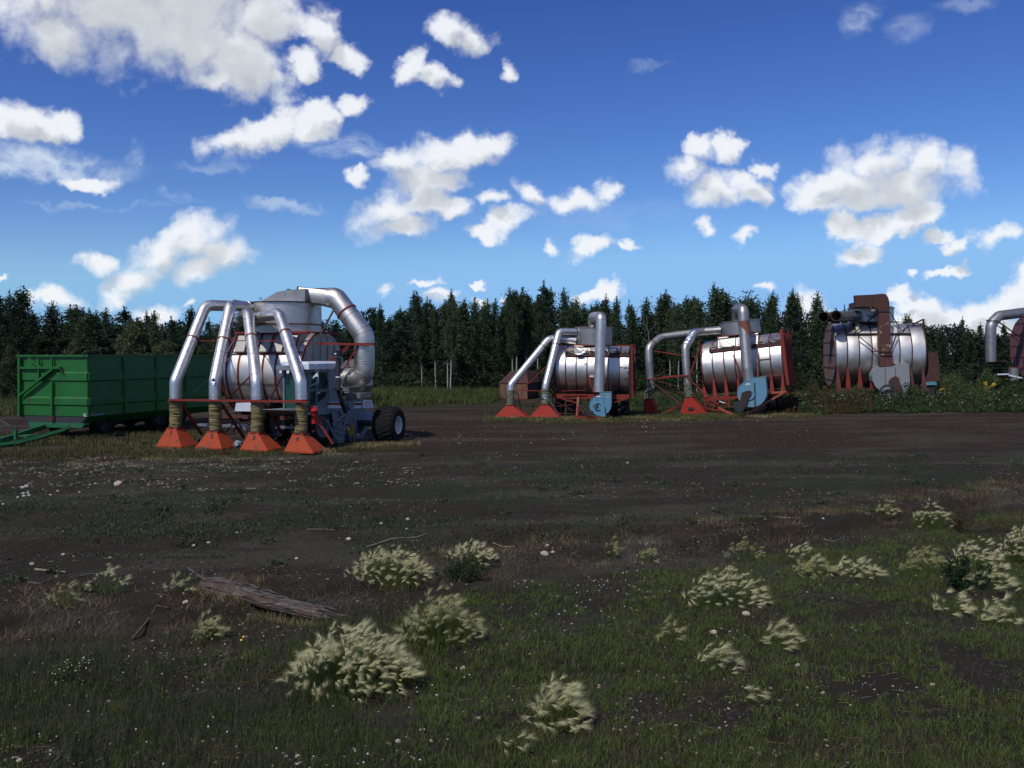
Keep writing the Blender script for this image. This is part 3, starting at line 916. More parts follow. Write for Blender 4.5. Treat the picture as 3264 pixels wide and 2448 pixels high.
# inlet boxes where the pipes enter the drum
for (x0, y0, x1, y1, v) in ((775, 208, 880, 300, 2.75), (680, 300, 880, 405, 2.7)):
    A, B = P1(x0, y1, v), P1(x1, y0, v)
    MB().prism([(A.x, v, A.z), (B.x, v, A.z + .02), (B.x, v, B.z), (A.x, v, B.z - .06)], (0, .55, 0)).build('inlet_box', GALV, h1, False)

# cab
v0 = .50
uc0, uc1 = P1(1085, 900, v0).x, P1(1290, 900, v0).x
def PS(x, y, u=None): return LU(M, *c1(x, y), uc1 if u is None else u)
v1 = PS(1525, 900).y
zr = P1(1250, 765, v0).z; zf = P1(1100, 1100, v0).z
cab = bpy.data.objects.new('cab', None)
body = MB()
body.prism([(uc0, v0 + .04, zf), (uc0, v1, zf - .15), (uc0, v1, zr), (uc0, v0 + .12, zr)], (.05, 0, 0))
cabo = body.build('cab', CABS, h1, False)
# corner posts and frame of the glazed side
def sb(p, q, w=.06, m=CABG, name='cab_frame', off=0.0):
    a, b_ = PS(*p), PS(*q); a.x = b_.x = uc1 + off
    return MB().bar(a, b_, w, w).build(name, m, cabo)
MB().bar((uc1 - .03, v0 + .02, zf), (uc1 - .03, v0 + .1, zr), .07).build('cab_frame', CABS, cabo)
MB().bar((uc0 + .03, v0 + .02, zf), (uc0 - .02, v0 + .1, zr), .06).build('cab_frame', CABS, cabo)
MB().bar((uc0 + .03, v0 + .1, zr - .03), (uc1 - .03, v0 + .1, zr - .03), .06).build('cab_frame', CABS, cabo)
MB().bar((uc0 + .03, v0 + .02, zf), (uc1 - .03, v0 + .02, zf), .06).build('cab_frame', CABS, cabo)
MB().prism([(uc0 + .06, v0 + .035, zf + .03), (uc1 - .07, v0 + .035, zf + .03), (uc1 - .07, v0 + .105, zr - .06), (uc0 + .04, v0 + .105, zr - .06)], (0, .012, 0)).build('windscreen', GLASSG, cabo, False)
def side_plate(pix, th, m, name, off=0.0, par=None, u=None):
    base = (uc1 if u is None else u) + off
    pts = [LU(M, *c1(*p), base) for p in pix]
    for p in pts: p.x = base
    return MB().prism(pts, (-th, 0, 0)).build(name, m, par or cabo, False)
side_plate([(1290, 1090), (1290, 925), (1450, 928), (1455, 935), (1465, 1080)], .05, CABS, 'lower_side', -.03)
side_plate([(1455, 775), (1530, 770), (1560, 930), (1570, 1040), (1465, 1040)], .06, CABG, 'rear_corner_panel', -.01)
side_plate([(1262, 780), (1455, 775), (1455, 930), (1285, 930)], .03, CABS, 'side_frame', -.02)
side_plate([(1278, 790), (1348, 787), (1350, 918), (1290, 922)], .012, GLASSM, 'side_window', .0)
side_plate([(1366, 787), (1448, 790), (1450, 922), (1368, 922)], .012, GLASSM, 'side_window', .0)
side_plate([(1300, 948), (1350, 946), (1346, 1050), (1320, 1062), (1305, 1050)], .012, GLASSM, 'lower_window', .0)
side_plate([(1368, 948), (1450, 950), (1425, 1000), (1362, 1040)], .012, GLASSM, 'lower_window', .0)
side_plate([(1368, 953), (1390, 953), (1390, 962), (1368, 962)], .004, WPAINT, 'sticker', .006)
sb((1356, 780), (1356, 1080), .045, CABG, 'door_post', .01)
MB().cyl(PS(1452, 850, uc1 + .03), PS(1452, 900, uc1 + .03), .014, 8).build('door_handle', BLACK, cabo)
# roof
rz0 = zr
ro = MB()
ro.prism([(uc0 - .05, v0 - .02, rz0), (uc1 + .05, v0 - .02, rz0), (uc1 + .05, v0 - .02, rz0 + .17), (uc1 - .06, v0 + .05, rz0 + .24), (uc0 + .05, v0 + .05, rz0 + .24), (uc0 - .05, v0 - .02, rz0 + .17)], (0, v1 - v0 + .12, 0))
roof = ro.build('cab_roof', CABW, h1, False)
MB().bb((uc0 - .14, v0 - .16, rz0 - .02), (uc1 - .15, v0 - .03, rz0 + .12)).build('visor', CABG, roof)
for k in range(3):
    u = uc0 + .05 + k * .26
    MB().lathe((u, v0 - .13, rz0 - .08), (0, -1, 0), [(0, .03), (.02, .065), (.07, .07), (.072, .001)], 16, False).build('work_light', BLACK, roof)
    MB().lathe((u, v0 - .205, rz0 - .08), (0, -1, 0), [(0, .055), (.004, .05), (.005, .001)], 16, False).build('lens', WPAINT, roof)
q = PS(1508, 748)
MB().lathe((uc1 + .06, q.y, q.z), (1, 0, 0), [(0, .06), (.05, .055), (.075, .001)], 16, False).build('side_light', AMBER, roof)
q = PS(1345, 740); MB().bb((uc1 + .052, q.y - .03, q.z - .1), (uc1 + .07, q.y + .05, q.z + .08)).build('roof_bracket', WPAINT, roof)
# mirrors
q = P1(1350, 818, .2)
mm = MB().tube([PS(1345, 775), q + Vector((.1, 0, .12)), q + Vector((.1, 0, -.2)), P1(1290, 910, .3)], .012, 6)
mi = mm.build('mirror_arm', STEEL, cabo)
MB().prism([q + Vector((-.1, 0, -.1)), q + Vector((0, 0, -.02)), q + Vector((.03, 0, .06)), q + Vector((-.05, 0, .0))], (0, .03, 0)).build('mirror', WPAINT, cabo, False)
MB().prism([q + Vector((.0, 0, -.02)), q + Vector((.12, 0, -.02)), q + Vector((.07, 0, .08)), q + Vector((.01, 0, .08))], (0, .03, 0)).build('mirror', WPAINT, cabo, False)
# exhaust stack with air cleaner
q0, q1 = P1(1540, 930, 1.6), P1(1535, 660, 1.6)
ex = MB().cyl(q0, q1, .075, 20).build('exhaust_stack', DARK, h1)
MB().cyl(q1, q1 + Vector((0, 0, .2)), .15, 20).build('pre_cleaner', BLACK, ex)
MB().cyl(q1 + Vector((0, 0, -.03)), q1 + Vector((0, 0, .01)), .10, 20).build('band', WPAINT, ex)
MB().cyl(q1.lerp(q0, .60), q1.lerp(q0, .64), .082, 20).build('band', WPAINT, ex)
MB().bb((q1.x - .04, q1.y - .156, q1.z + .07), (q1.x + .03, q1.y - .148, q1.z + .11)).build('label', WPAINT, ex)
MB().cyl(q0 + Vector((0, 0, -.02)), q0 + Vector((0, 0, .06)), .14, 12).build('clamp', BLACK, ex)
MB().tube(fillet([q0 + Vector((.0, 0, -.02)), q0 + Vector((.02, .15, -.4)), q0 + Vector((-.02, .5, -.75))], .3, 5), .07, 14).build('intake_hose', BLACK, ex)
# body side behind and below the cab
bd = side_plate([(1130, 1100), (1290, 1088), (1600, 1075), (1600, 1130), (1290, 1140)], 1.0, CABG, 'engine_deck', -.02, h1)
side_plate([(1462, 1030), (1560, 1035), (1565, 1050), (1470, 1050)], .05, CABW, 'striped_panel', .03, bd)
side_plate([(1465, 1036), (1580, 1040), (1580, 1056), (1462, 1054)], .02, RED, 'stripe', .035, bd)
side_plate([(1462, 1057), (1580, 1060), (1580, 1083), (1460, 1085)], .05, CABW, 'striped_panel', .03, bd)
side_plate([(1592, 1000), (1745, 1000), (1745, 1100), (1592, 1105)], 1.1, CABG, 'engine_cover', -.04, bd)
side_plate([(1648, 1030), (1728, 1030), (1728, 1040), (1648, 1040)], .02, CABW, 'striped_panel', .0, bd)
side_plate([(1648, 1040), (1728, 1040), (1728, 1058), (1648, 1058)], .02, RED, 'stripe', .0, bd)
side_plate([(1648, 1058), (1728, 1060), (1728, 1084), (1648, 1086)], .02, CABW, 'striped_panel', .0, bd)
q = PS(1625, 1055)
MB().cyl((uc1 - .05, q.y, q.z), (uc1 + .10, q.y, q.z), .17, 20).build('air_filter', CABG, bd)
side_plate([(1742, 1018), (1815, 1015), (1830, 1080), (1742, 1084)], .8, CABW, 'rear_cover', .06, bd)
for k, (x0, x1, y) in enumerate(((1760, 1800, 1033), (1752, 1812, 1044), (1790, 1812, 1064), (1760, 1782, 1064))):
    side_plate([(x0, y), (x1, y - 1), (x1, y + 5), (x0, y + 5)], .004, mat('red_lettering', (.45, .06, .08), .5) if k < 2 else mat('violet_lettering', (.15, .08, .3), .5), 'lettering', .066, bd)
side_plate([(1600, 1102), (1755, 1100), (1755, 1230), (1640, 1232), (1600, 1210)], .55, CABG, 'fuel_tank', .02, bd)
side_plate([(1757, 1100), (1825, 1100), (1822, 1190), (1757, 1235)], .5, mat('blue_grey_paint', (.13, .20, .33), .5), 'fuel_tank', .02, bd)
side_plate([(1757, 1235), (1822, 1190), (1775, 1265), (1740, 1330), (1700, 1330)], .5, CABG, 'frame_leg', -.1, bd)
# ladder and handrails on the near side
def tb(pts, r, m, name, off=.0, par=None):
    ps = []
    for p in pts:
        q = PS(*p); q.x = uc1 + off; ps.append(q)
    return MB().tube(ps, r, 8).build(name, m, par or h1)
lad = tb([(1500, 1100), (1560, 1250), (1600, 1365)], .03, CABG, 'ladder', .22)
tb([(1560, 1095), (1590, 1240), (1600, 1330)], .02, CABG, 'ladder_rail', .42, lad)
side_plate([(1490, 1108), (1580, 1105), (1590, 1365), (1510, 1368)], .03, CABG, 'ladder_panel', .18, lad)
for (y) in (1180, 1230, 1280, 1330):
    side_plate([(1535, y), (1590, y), (1590, y + 9), (1535, y + 9)], .2, STEEL, 'step', .36, lad)
tb([(1465, 935), (1570, 945), (1585, 960), (1590, 1090), (1605, 1240), (1600, 1360)], .016, CABG, 'handrail', .30)
tb([(1420, 1210), (1530, 1130), (1520, 1300)], .02, CABG, 'strut', .3)
tb([(1400, 1190), (1500, 1385)], .045, CABG, 'strut', .2)
tb([(1380, 1150), (1430, 1200), (1490, 1370)], .02, STEEL, 'strut', .1)
# red extinguisher
q = P1(1340, 1100, .25)
fx = MB().lathe(q + Vector((0, 0, -.42)), (0, 0, 1), [(0, .05), (.02, .085), (.30, .085), (.33, .1), (.40, .15), (.46, .14), (.5, .06), (.55, .05)], 20, True).build('extinguisher', SAFER, h1)
MB().tube([q + Vector((.02, 0, .12)), q + Vector((.12, 0, .1)), q + Vector((.13, 0, -.1))], .015, 6).build('nozzle', BLACK, fx)
# yellow jack
q = PS(1660, 1290)
MB().prism([LU(M, *c1(x, y), uc1 + .1) for x, y in ((1640, 1232), (1672, 1232), (1678, 1250), (1662, 1262), (1672, 1285), (1690, 1320), (1670, 1325), (1652, 1300), (1640, 1320), (1636, 1290), (1650, 1262))], (-.06, 0, 0)).build('jack', YELL, h1, False)
MB().cyl(PS(1700, 1290, uc1 + .1), PS(1700, 1310, uc1 + .1), .05, 10).build('cap', WPAINT, h1)
# wheels
wheel(h1, (uc1 - .30, PS(1400, 1200).y + .25, .78), .78, .5, .42, (1, 0, 0), 20, CABG)
wheel(h1, (uc0 - 1.1, PS(1400, 1200).y + .25, .78), .78, .5, .42, (-1, 0, 0), 20, CABG)
d = M.Mi.to_3x3() @ ray(*c1(2040, 1222)); tt = (.62 - M.o.z) / d.z
wc = M.o + d * tt
wheel(h1, (wc.x - .40, wc.y, .62), .62, .80, .29, (1, 0, 0), 24)
wheel(h1, (wc.x - 4.6, wc.y, .62), .62, .80, .29, (-1, 0, 0), 24)
MB().cyl((wc.x - 4.2, wc.y, .66), (wc.x - .7, wc.y, .66), .1, 12).build('rear_axle', DARK, h1)
# underframe of the harvester
un = MB()
MB().bb((-.1, 1.25, .62), (uc1 - .2, 1.42, .70)).build('lower_rail', STEEL, h1)
MB().bb((.3, 3.9, .55), (uc1 - .2, 4.1, .75)).build('lower_rail', DARK, h1)
MB().bb((.2, 1.5, .88), (uc1 - .25, 1.6, 1.0)).build('frame_beam', DRED, h1)
for k in range(5):
    MB().bb((.45 + k * .95, 1.3, .80), (.52 + k * .95, 5.0, .92)).build('cross_member', DARK, h1)
rn = random.Random(11)
for k in range(46):
    u = rn.uniform(.1, uc1 - .1)
    v = rn.uniform(.5, 2.6)
    p = Vector((u, v, rn.uniform(.1, .75)))
    q = p + Vector((rn.uniform(-.7, .7), rn.uniform(-.3, .4), rn.uniform(-.35, .5)))
    q.z = min(.95, max(.08, q.z))
    MB().bar(p, q, rn.choice((.025, .035, .05)), .035).build('strut', rn.choice((DARK, DARK, DARK, BLACK, CABG, DRED, STEEL)), h1)
for k in range(9):
    p = Vector((rn.uniform(.3, uc1 - .4), rn.uniform(1.7, 3.2), rn.uniform(.3, .7)))
    MB().box(p, (rn.uniform(.2, .6), .3, rn.uniform(.1, .35)), rn.uniform(-.3, .3)).build('gearbox' if k % 2 else 'hydraulic_block', DARK, h1)
MB().bb((.2, .9, .12), (uc1 + .1, 1.05, .22)).build('scraper_bar', DRED, h1)
# pale chute plates under the tank
MB().prism([P1(x, y, 2.0) for x, y in ((700, 1040), (845, 1035), (905, 1050), (900, 1110), (690, 1108))], (0, .05, 0)).build('chute_plate', CABW, h1, False)
MB().prism([P1(x, y, 2.05) for x, y in ((930, 1045), (1015, 1040), (1062, 1070), (1058, 1118), (985, 1112))], (0, .05, 0)).build('chute_plate', CABW, h1, False)
MB().prism([P1(x, y, .9) for x, y in ((1130, 1090), (1180, 1090), (1185, 1125), (1135, 1125))], (0, .05, 0)).build('badge_plate', WPAINT, h1, False)
MB().prism([P1(x, y, .6) for x, y in ((1285, 1090), (1305, 1092), (1303, 1130), (1285, 1128))], (0, .05, 0)).build('badge_plate', WPAINT, h1, False)
MB().bb((uc0, .9, zf - .25), (uc1 - .1, 2.2, zf + .02)).build('cab_floor', DARK, h1)
# hydraulic hub between the second and third head
q = P1(712, 1382, .1)
MB().lathe(q, (.3, -1, .2), [(-.1, .04), (-.06, .12), (.02, .13), (.06, .07), (.1, .05)], 14).build('hub', STEEL, h1)
# upright side supports of the tank
for u in ribs[::2]:
    MB().bar((u, VC - .8, .75), (u, VC - Rt * .95, ZC - .2), .05).build('tank_support', DRED, h1)
# ================================================================ towed harvesters
def towed(root, fr, cx, spec):
    """shared order of work for the three towed machines that stand with pipes, drum, tank and fan"""
    pass

# ---------------------------------------------------------------- second machine
h2 = empty('peat_harvester', ground_pt(1880, 1335), R(-11), 0, 'towed vacuum harvester with two red hoppers, torn tank top and small blue fan', 'peat harvester', 'vacuum peat harvesters')
M2 = Frame(h2)
def c3(x, y): return (1540 + x / 3.95, 950 + y / 3.95)
def P2(x, y, v): return M2.L(*c3(x, y), v)
r2 = .172
for i, (bx, by, tx, ty) in enumerate(((345, 1530, 342, 1345), (772, 1512, 782, 1338))):
    v = -.25 + .1 * i
    c = P2(bx, by, v - .45); t = P2(tx, ty, v)
    hopper(h2, (c.x, v, 0), 1.50 if i == 0 else 1.42, .85, .40, .40, t.z - .1, REDH, z0=max(.04, c.z), lean=t.x - c.x)
VC2 = 1.75
for i, (pp, vs_) in enumerate(((((342, 1345), (345, 1160), (352, 1090), (828, 512), (930, 512), (1170, 540)), (-.25, -.25, -.22, 1.0, 1.2, VC2 - .4)),
                              (((782, 1338), (780, 1145), (790, 1085), (955, 425), (1040, 422), (1170, 425)), (-.15, -.15, -.12, .9, 1.1, VC2 - .4)))):
    ps = [P2(x, y, v) for (x, y), v in zip(pp, vs_)]
    ribbed_hose(h2, [ps[0] + Vector((0, 0, -.02)), ps[0].lerp(ps[1], .5) + Vector((.02, 0, 0)), ps[1]], r2 * 1.05, HOSEG, .07, 20 + i)
    if i: pipe(h2, [ps[0].lerp(ps[1], .35), ps[0].lerp(ps[1], .62)], r2 * 1.12, FOIL, 'patch_sleeve')
    pipe(h2, fillet(ps[1:], [.2, .4, .3], 3), r2, GALVP, seams=(.08, .13, .3, .42, .44, .58, .8, .85), clamps=(.60,))
vf = VC2 - 1.2
R2 = 1.17
zt_ = P2(1040, 603, VC2).z
Z2 = zt_ - R2 - .0
uL2, uR2 = P2(903, 900, vf).x, P2(1843, 900, vf).x
rb2 = [P2(x, 900, vf).x for x in (1035, 1168, 1305, 1437, 1570, 1712)]
tank(h2, uL2, uR2, VC2, Z2, R2, rb2, TANKB, DRED, .008, .05, 8, endm=ENDM, gridL=(6, 3, DRED, .04), gridR=(6, 3, DRED, .04))
uD0, uD1 = P2(1162, 500, VC2).x, P2(1624, 500, VC2).x
UD2, RD2 = (uD0 + uD1) / 2, (uD1 - uD0) / 2
z0_, z1_ = P2(1300, 590, VC2 - RD2).z, P2(1300, 372, VC2 - RD2).z
dr = MB().lathe((UD2, VC2, 0), (0, 0, 1), [(z0_, RD2), (z1_, RD2), (z1_ + .005, RD2 + .04), (z1_ + .03, RD2 + .04), (z1_ + .035, .01)], 56, False).build('cyclone_drum', GALV2, h2, True, 30)
rn = random.Random(4)
for k in range(7):
    a = -pi + k * pi / 6
    MB().box((UD2 + (RD2 - .1) * cos(a) * .9, VC2 + (RD2 - .1) * sin(a) * .9, z1_ + .05), (.35, .12, .05), a + pi / 2).build('rusted_lid_edge', DRED, dr)
for sg in (-1, 1):
    MB().bar((UD2 - RD2, VC2 + sg * RD2 * .95, z0_), (uR2 + .12, VC2 + sg * RD2 * .95, z0_ - .04), .06).build('top_frame', RED, h2)
# shoulder: sheets hang below the drum and end in torn rusty edges
zs = Z2 + R2 * .62
vs_ = VC2 - R2 * .86
xs = [UD2 - RD2 - .35, UD2 - RD2 + .02, UD2 - .05, UD2 + .45, UD2 + RD2 - .1, UD2 + RD2 + .28, uR2 - .42, uR2 - .02]
for k in range(len(xs) - 1):
    a, b_ = xs[k] + .02, xs[k + 1] - .02
    rr = random.Random(k + 3)
    low = jag([(b_, vs_, zs + .10 + rr.uniform(-.02, .1)), (a, vs_, zs + .12 + rr.uniform(-.02, .12))], 7, .045, rr)
    vt = VC2 - RD2 * .8 if k in (1, 2, 3, 4) else VC2 - R2 * .42
    ztp = z0_ - .03 if k in (1, 2, 3, 4) else Z2 + R2 * .93
    top = [Vector((a, vt, ztp)), Vector((b_, vt, ztp))]
    pts = top + low
    b = MB().prism(pts, (0, .02, 0))
    b.build('torn_sheet', GALV if k % 2 else TANKM, h2, False)
    MB().bar((xs[k], vt, ztp), (xs[k], vs_ + .0, zs - .02), .05).build('frame_upright', DRED, h2)
    MB().prism(jag([(a, vs_ + .05, zs + .2), (b_, vs_ + .05, zs + .2)], 5, .02, rr) + jag([(b_, vs_ - .02, zs - .03), (a, vs_ - .02, zs - .03)], 5, .015, rr), (0, .03, 0)).build('exposed_rust', DRUST, h2, False)
MB().bar((xs[0], vs_ - .02, zs - .03), (xs[-1], vs_ - .02, zs - .03), .06).build('side_rail', DRED, h2)
MB().prism([P2(1190, 640, vf - .02), P2(1265, 700, vf - .02), P2(1200, 715, vf - .05), P2(1150, 700, vf - .04)], (0, .01, 0)).build('torn_flap', GALVP, h2, False)
# holes in the sheet at the right-hand end
for (x0, y0, w_, h_, sd) in ((1725, 665, 125, 45, 2), (1722, 872, 118, 14, 3), (1818, 920, 26, 40, 4), (1780, 1010, 40, 10, 5), (1745, 645, 90, 16, 6)):
    rr = random.Random(sd)
    qv = vf + .02 + (R2 - math.sqrt(max(.01, R2 ** 2 - min(R2 * .98, abs(P2(x0, y0 + h_ / 2, vf).z - Z2)) ** 2)))
    pts = [P2(x0, y0, qv), P2(x0 + w_, y0, qv), P2(x0 + w_, y0 + h_, qv), P2(x0, y0 + h_, qv)]
    MB().prism(jag(pts + [pts[0]], 5, .02, rr)[:-1], (0, .02, 0)).build('rust_hole', DRUST, h2, False)
# right-hand end frame
for v in (VC2 - 1.25, VC2 + 1.25):
    MB().bar((uR2 + .14, v, Z2 - R2 - .15), (uR2 + .10, v, z0_), .07, .09).build('end_post', RED, h2)
    MB().bar((uR2 + .02, v + .1, Z2 - R2 - .1), (uR2 + .02, v + .1, z0_ - .05), .05).build('end_post', DRUST, h2)
MB().bar((uR2 + .12, VC2 - 1.25, z0_ - .03), (uR2 + .12, VC2 + 1.25, z0_ - .03), .08).build('end_beam', RED, h2)
# bottom frame
zb2 = P2(1200, 1235, vf).z
MB().bb((uL2 - .02, vf - .12, zb2 - .12), (uR2, vf + .0, zb2 + .10)).build('bottom_beam', RED, h2)
MB().bb((uL2, vf + 2.2, zb2 - .12), (uR2, vf + 2.32, zb2 + .10)).build('bottom_beam', DRED, h2)
for u in rb2[::2]:
    MB().bb((u - .04, vf, zb2 - .1), (u + .04, vf + 2.2, zb2)).build('cross_member', DRED, h2)
def r2b(p, q, v0, v1, w=.05, m=RED): return MB().bar(P2(*p, v0), P2(*q, v1), w).build('brace', m, h2)
r2b((930, 1250), (1210, 1330), .5, .4, .06); r2b((1600, 1330), (1830, 1255), .3, .4, .06); r2b((1310, 950), (1395, 1190), vf - .08, .0); r2b((1568, 990), (1530, 1180), vf - .08, .0)
r2b((480, 1165), (800, 855), -.1, 1.0, .035); r2b((410, 1162), (890, 1172), -.15, .2, .045); r2b((830, 1162), (900, 1230), .0, .5, .06); r2b((980, 1170), (1290, 1160), .2, .2, .03)
r2b((905, 870), (840, 1150), .5, .2, .04); r2b((770, 548), (860, 640), .9, 1.0, .03); r2b((975, 570), (1045, 665), .8, .6, .04, DRED)
for (p, q, w) in (((400, 1175), (440, 1215), .03), ((440, 1215), (480, 1430), .03), ((400, 1300), (900, 1310), .04), ((400, 1330), (620, 1360), .03), ((630, 1310), (630, 1395), .05), ((870, 1200), (890, 1390), .035), ((640, 1320), (760, 1260), .03), ((300, 1190), (290, 1330), .025), ((500, 1400), (1150, 1340), .03), ((880, 1290), (1150, 1420), .03), ((500, 1420), (1150, 1460), .035), ((1200, 1390), (1310, 1370), .04), ((1190, 1260), (1320, 1300), .05)):
    r2b(p, q, .1, .5, w, DRED)
r2b((805, 1240), (960, 1470), -.3, -.5, .015, STEEL)
# wheels, seen from the front
for (x, v) in ((965, 1.2), (1110, 1.2), (1640, 1.2), (1785, 1.2)):
    q = P2(x, 1400, v)
    wheel(h2, (q.x, v, .50), .50, .38, .25, (1, 0, 0), 22, DRED)
MB().bb((P2(930, 1400, 1.2).x, 1.15, .42), (P2(1830, 1400, 1.2).x, 1.28, .56)).build('axle', DARK, h2)
# red stand in front with the fan
q0 = P2(1190, 1480, -.9)
fb_ = MB()
A, B, C_ = P2(1165, 1495, -1.0), P2(1330, 1550, -1.5), P2(1530, 1510, -1.0)
for p_ in (A, B, C_): p_.z = max(p_.z, .1)
MB().bar(A, B, .10, .13).build('drawbar_frame', RED, h2); MB().bar(B, C_, .10, .13).build('drawbar_frame', RED, h2)
MB().bar(P2(1180, 1500, -1.0), P2(1200, 1250, -.6), .09, .12).build('drawbar_post', RED, h2)
MB().bar(A, C_, .1).build('drawbar_frame', RED, h2)
r2b((1215, 1260), (1520, 1400), -.5, .2, .05, DRED); r2b((1230, 1460), (1460, 1440), -.9, -.6, .08, DRED)
MB().cyl(P2(1200, 1460, -1.1), P2(1205, 1360, -1.1), .07, 12).build('jack', RED, h2)
q = P2(1340, 1450, -1.1)
MB().box(q, (.28, .25, .22), .3).build('gearbox', DARK, h2)
MB().tube(fillet([q, q + Vector((-.3, -.1, .1)), q + Vector((-.35, -.1, -.15)), q + Vector((-.2, -.15, -.2))], .1, 4), .02, 6).build('drive_hose', BLACK, h2)
fc_ = P2(1465, 1342, -1.0)
fo = volute(h2, (fc_.x, -1.0, fc_.z), .53, .45, .5, P2(1500, 1182, -1.0).z - fc_.z, BLUE)
for (x0, y0, x1, y1, m_) in ((1427, 1228, 1475, 1248, WPAINT), (1540, 1208, 1592, 1222, YELL), (1560, 1240, 1578, 1250, WPAINT)):
    A, B = P2(x0, y1, -1.02), P2(x1, y0, -1.02)
    MB().bb((A.x, -1.012, A.z), (B.x, -1.003, B.z)).build('label_plate', m_, fo)
A = P2(1365, 975, -.03); B = P2(1392, 992, 0)
ps = [P2(1455, 1185, -.65), P2(1484, 330, -.45), P2(1484, 238, -.42), P2(1385, 238, .9), P2(1385, 372, 1.2)]
ps[-1].z = z1_ + .02
pipe(h2, [ps[0]] + fillet(ps[0:], [.1, .34, .3], 5)[1:], .238, GALV, 'fan_pipe', seams=(.05, .08, .30, .32, .48, .5, .62, .72), seg=28)
MB().prism([P2(1340, 975, vf - .01), P2(1392, 975, vf - .01), P2(1392, 995, vf - .01), P2(1340, 995, vf - .01)], (0, .01, 0)).build('label_plate', WPAINT, h2, False)

# ---------------------------------------------------------------- third machine, sunk at one end
h3 = empty('peat_harvester', ground_pt(2340, 1322), R(-24), R(6.3), 'wrecked vacuum harvester leaning to one side with wavy pipes and large blue fan', 'peat harvester', 'vacuum peat harvesters')
M3 = Frame(h3)
def c4(x, y): return (2020 + x / 3.857, 940 + y / 3.857)
def P3(x, y, v): return M3.L(*c4(x, y), v)
def hop3(pix_base, pix_top, v, w, d, seed):
    c = P3(*pix_base, v - .4); t = P3(*pix_top, v)
    return hopper(h3, (c.x, v, 0), w, d, .42, .42, max(.4, t.z - c.z), REDH, z0=c.z, lean=t.x - c.x)
hop3((205, 1485, ), (182, 1292), -.5, .62, .75, 1)
o = hop3((722, 1478), (690, 1272), -.5, 1.35, .85, 2)
MB().prism([P3(x, y, -.93) for x, y in ((670, 1385), (720, 1375), (742, 1402), (700, 1425), (665, 1410))], (0, .02, 0)).build('rust_hole', DRUST, o, False)
VC3 = 1.6
sp3 = [([(182, 1292), (165, 1232), (215, 1165), (212, 1060)], [(212, 1110), (190, 830), (185, 640), (335, 520), (720, 470), (1070, 425)], (-.5, -.5, -.4, .3, 1.0, VC3 - .3)),
       ([(690, 1272), (672, 1180), (664, 1080)], [(664, 1100), (645, 900), (632, 640), (740, 465), (860, 450), (1070, 435)], (-.5, -.45, -.3, .5, .9, VC3 - .5))]
for i, (hp, pp, vs_) in enumerate(sp3):
    ribbed_hose(h3, [P3(x, y, -.5) for x, y in hp], .2, HOSEG, .08, 30 + i)
    ps = [P3(x, y, v) for (x, y), v in zip(pp, vs_)]
    pipe(h3, fillet(ps, [.4, .5, .45, .3], 4), .20, GALV2, seams=(.1, .2, .32, .45, .6, .75, .9), clamps=(.38,) if i == 0 else ())
    if i: pipe(h3, fillet([P3(640, 760, -.2), P3(632, 640, -.3), P3(740, 465, .5), P3(790, 458, .7)], .45, 4), .208, FOIL, 'foil_wrap', seams=(.2, .4, .6, .8))
R3 = 1.36
vf = VC3 - R3
uL3, uR3 = P3(828, 850, vf).x, P3(1835, 850, vf).x
Z3 = (P3(1300, 480, VC3).z + P3(1300, 1235, VC3).z) / 2 + .02
rb3 = [P3(x, 850, vf).x for x in (968, 1110, 1245, 1390, 1535, 1685)]
tank(h3, uL3, uR3, VC3, Z3, R3, rb3, TANKB, DRED, .010, .06, 9, endm=ENDM, gridR=(6, 3, RED, .05), gridL=(6, 3, DRED, .05))
uD0, uD1 = P3(1055, 420, VC3).x, P3(1558, 370, VC3).x
UD3, RD3 = (uD0 + uD1) / 2, (uD1 - uD0) / 2 * .98
z0_, z1_ = P3(1300, 485, VC3 - RD3).z, P3(1300, 318, VC3 - RD3).z
dr = MB().lathe((UD3, VC3, 0), (0, 0, 1), [(z0_, RD3), (z1_, RD3), (z1_ + .005, RD3 + .04), (z1_ + .03, RD3 + .04), (z1_ + .035, .01)], 56, False).build('cyclone_drum', GALV2, h3, True, 30)
for k in range(6):
    a = -pi + k * pi / 6
    MB().box((UD3 + (RD3 - .1) * cos(a) * .9, VC3 + (RD3 - .1) * sin(a) * .9, z1_ + .05), (.4, .12, .04), a + pi / 2).build('rusted_lid_edge', DRUST, dr)
MB().bar((UD3 - RD3, VC3 - RD3 * .95, z0_), (UD3 + RD3, VC3 - RD3 * .95, z0_), .06).build('top_frame', RED, h3)
zs = Z3 + R3 * .58; vs_ = VC3 - R3 * .87
xs = [uL3 + .45, UD3 - RD3, UD3 - .1, UD3 + .5, UD3 + RD3, uR3 - .62, uR3 - .02]
for k in range(len(xs) - 1):
    a, b_ = xs[k] + .02, xs[k + 1] - .02
    rr = random.Random(k + 13)
    mid_ = k in (1, 2, 3)
    vt = VC3 - RD3 * .8 if mid_ else VC3 - R3 * .42
    ztp = z0_ - .03 if mid_ else Z3 + R3 * .92
    low = jag([(b_, vs_, zs + .12), (a, vs_, zs + .14)], 7, .05, rr)
    MB().prism([Vector((a, vt, ztp)), Vector((b_, vt, ztp))] + low, (0, .02, 0)).build('torn_sheet', GALV if k % 2 else TANKM, h3, False)
    MB().bar((xs[k], vt, ztp), (xs[k], vs_, zs - .02), .05).build('frame_upright', DRED, h3)
    MB().prism(jag([(a, vs_ + .04, zs + .2), (b_, vs_ + .04, zs + .2)], 5, .02, rr) + jag([(b_, vs_ - .02, zs - .04), (a, vs_ - .02, zs - .04)], 5, .015, rr), (0, .03, 0)).build('exposed_rust', DRUST, h3, False)
MB().bar((xs[0], vs_ - .02, zs - .03), (xs[-1], vs_ - .02, zs - .03), .06).build('side_rail', DRED, h3)
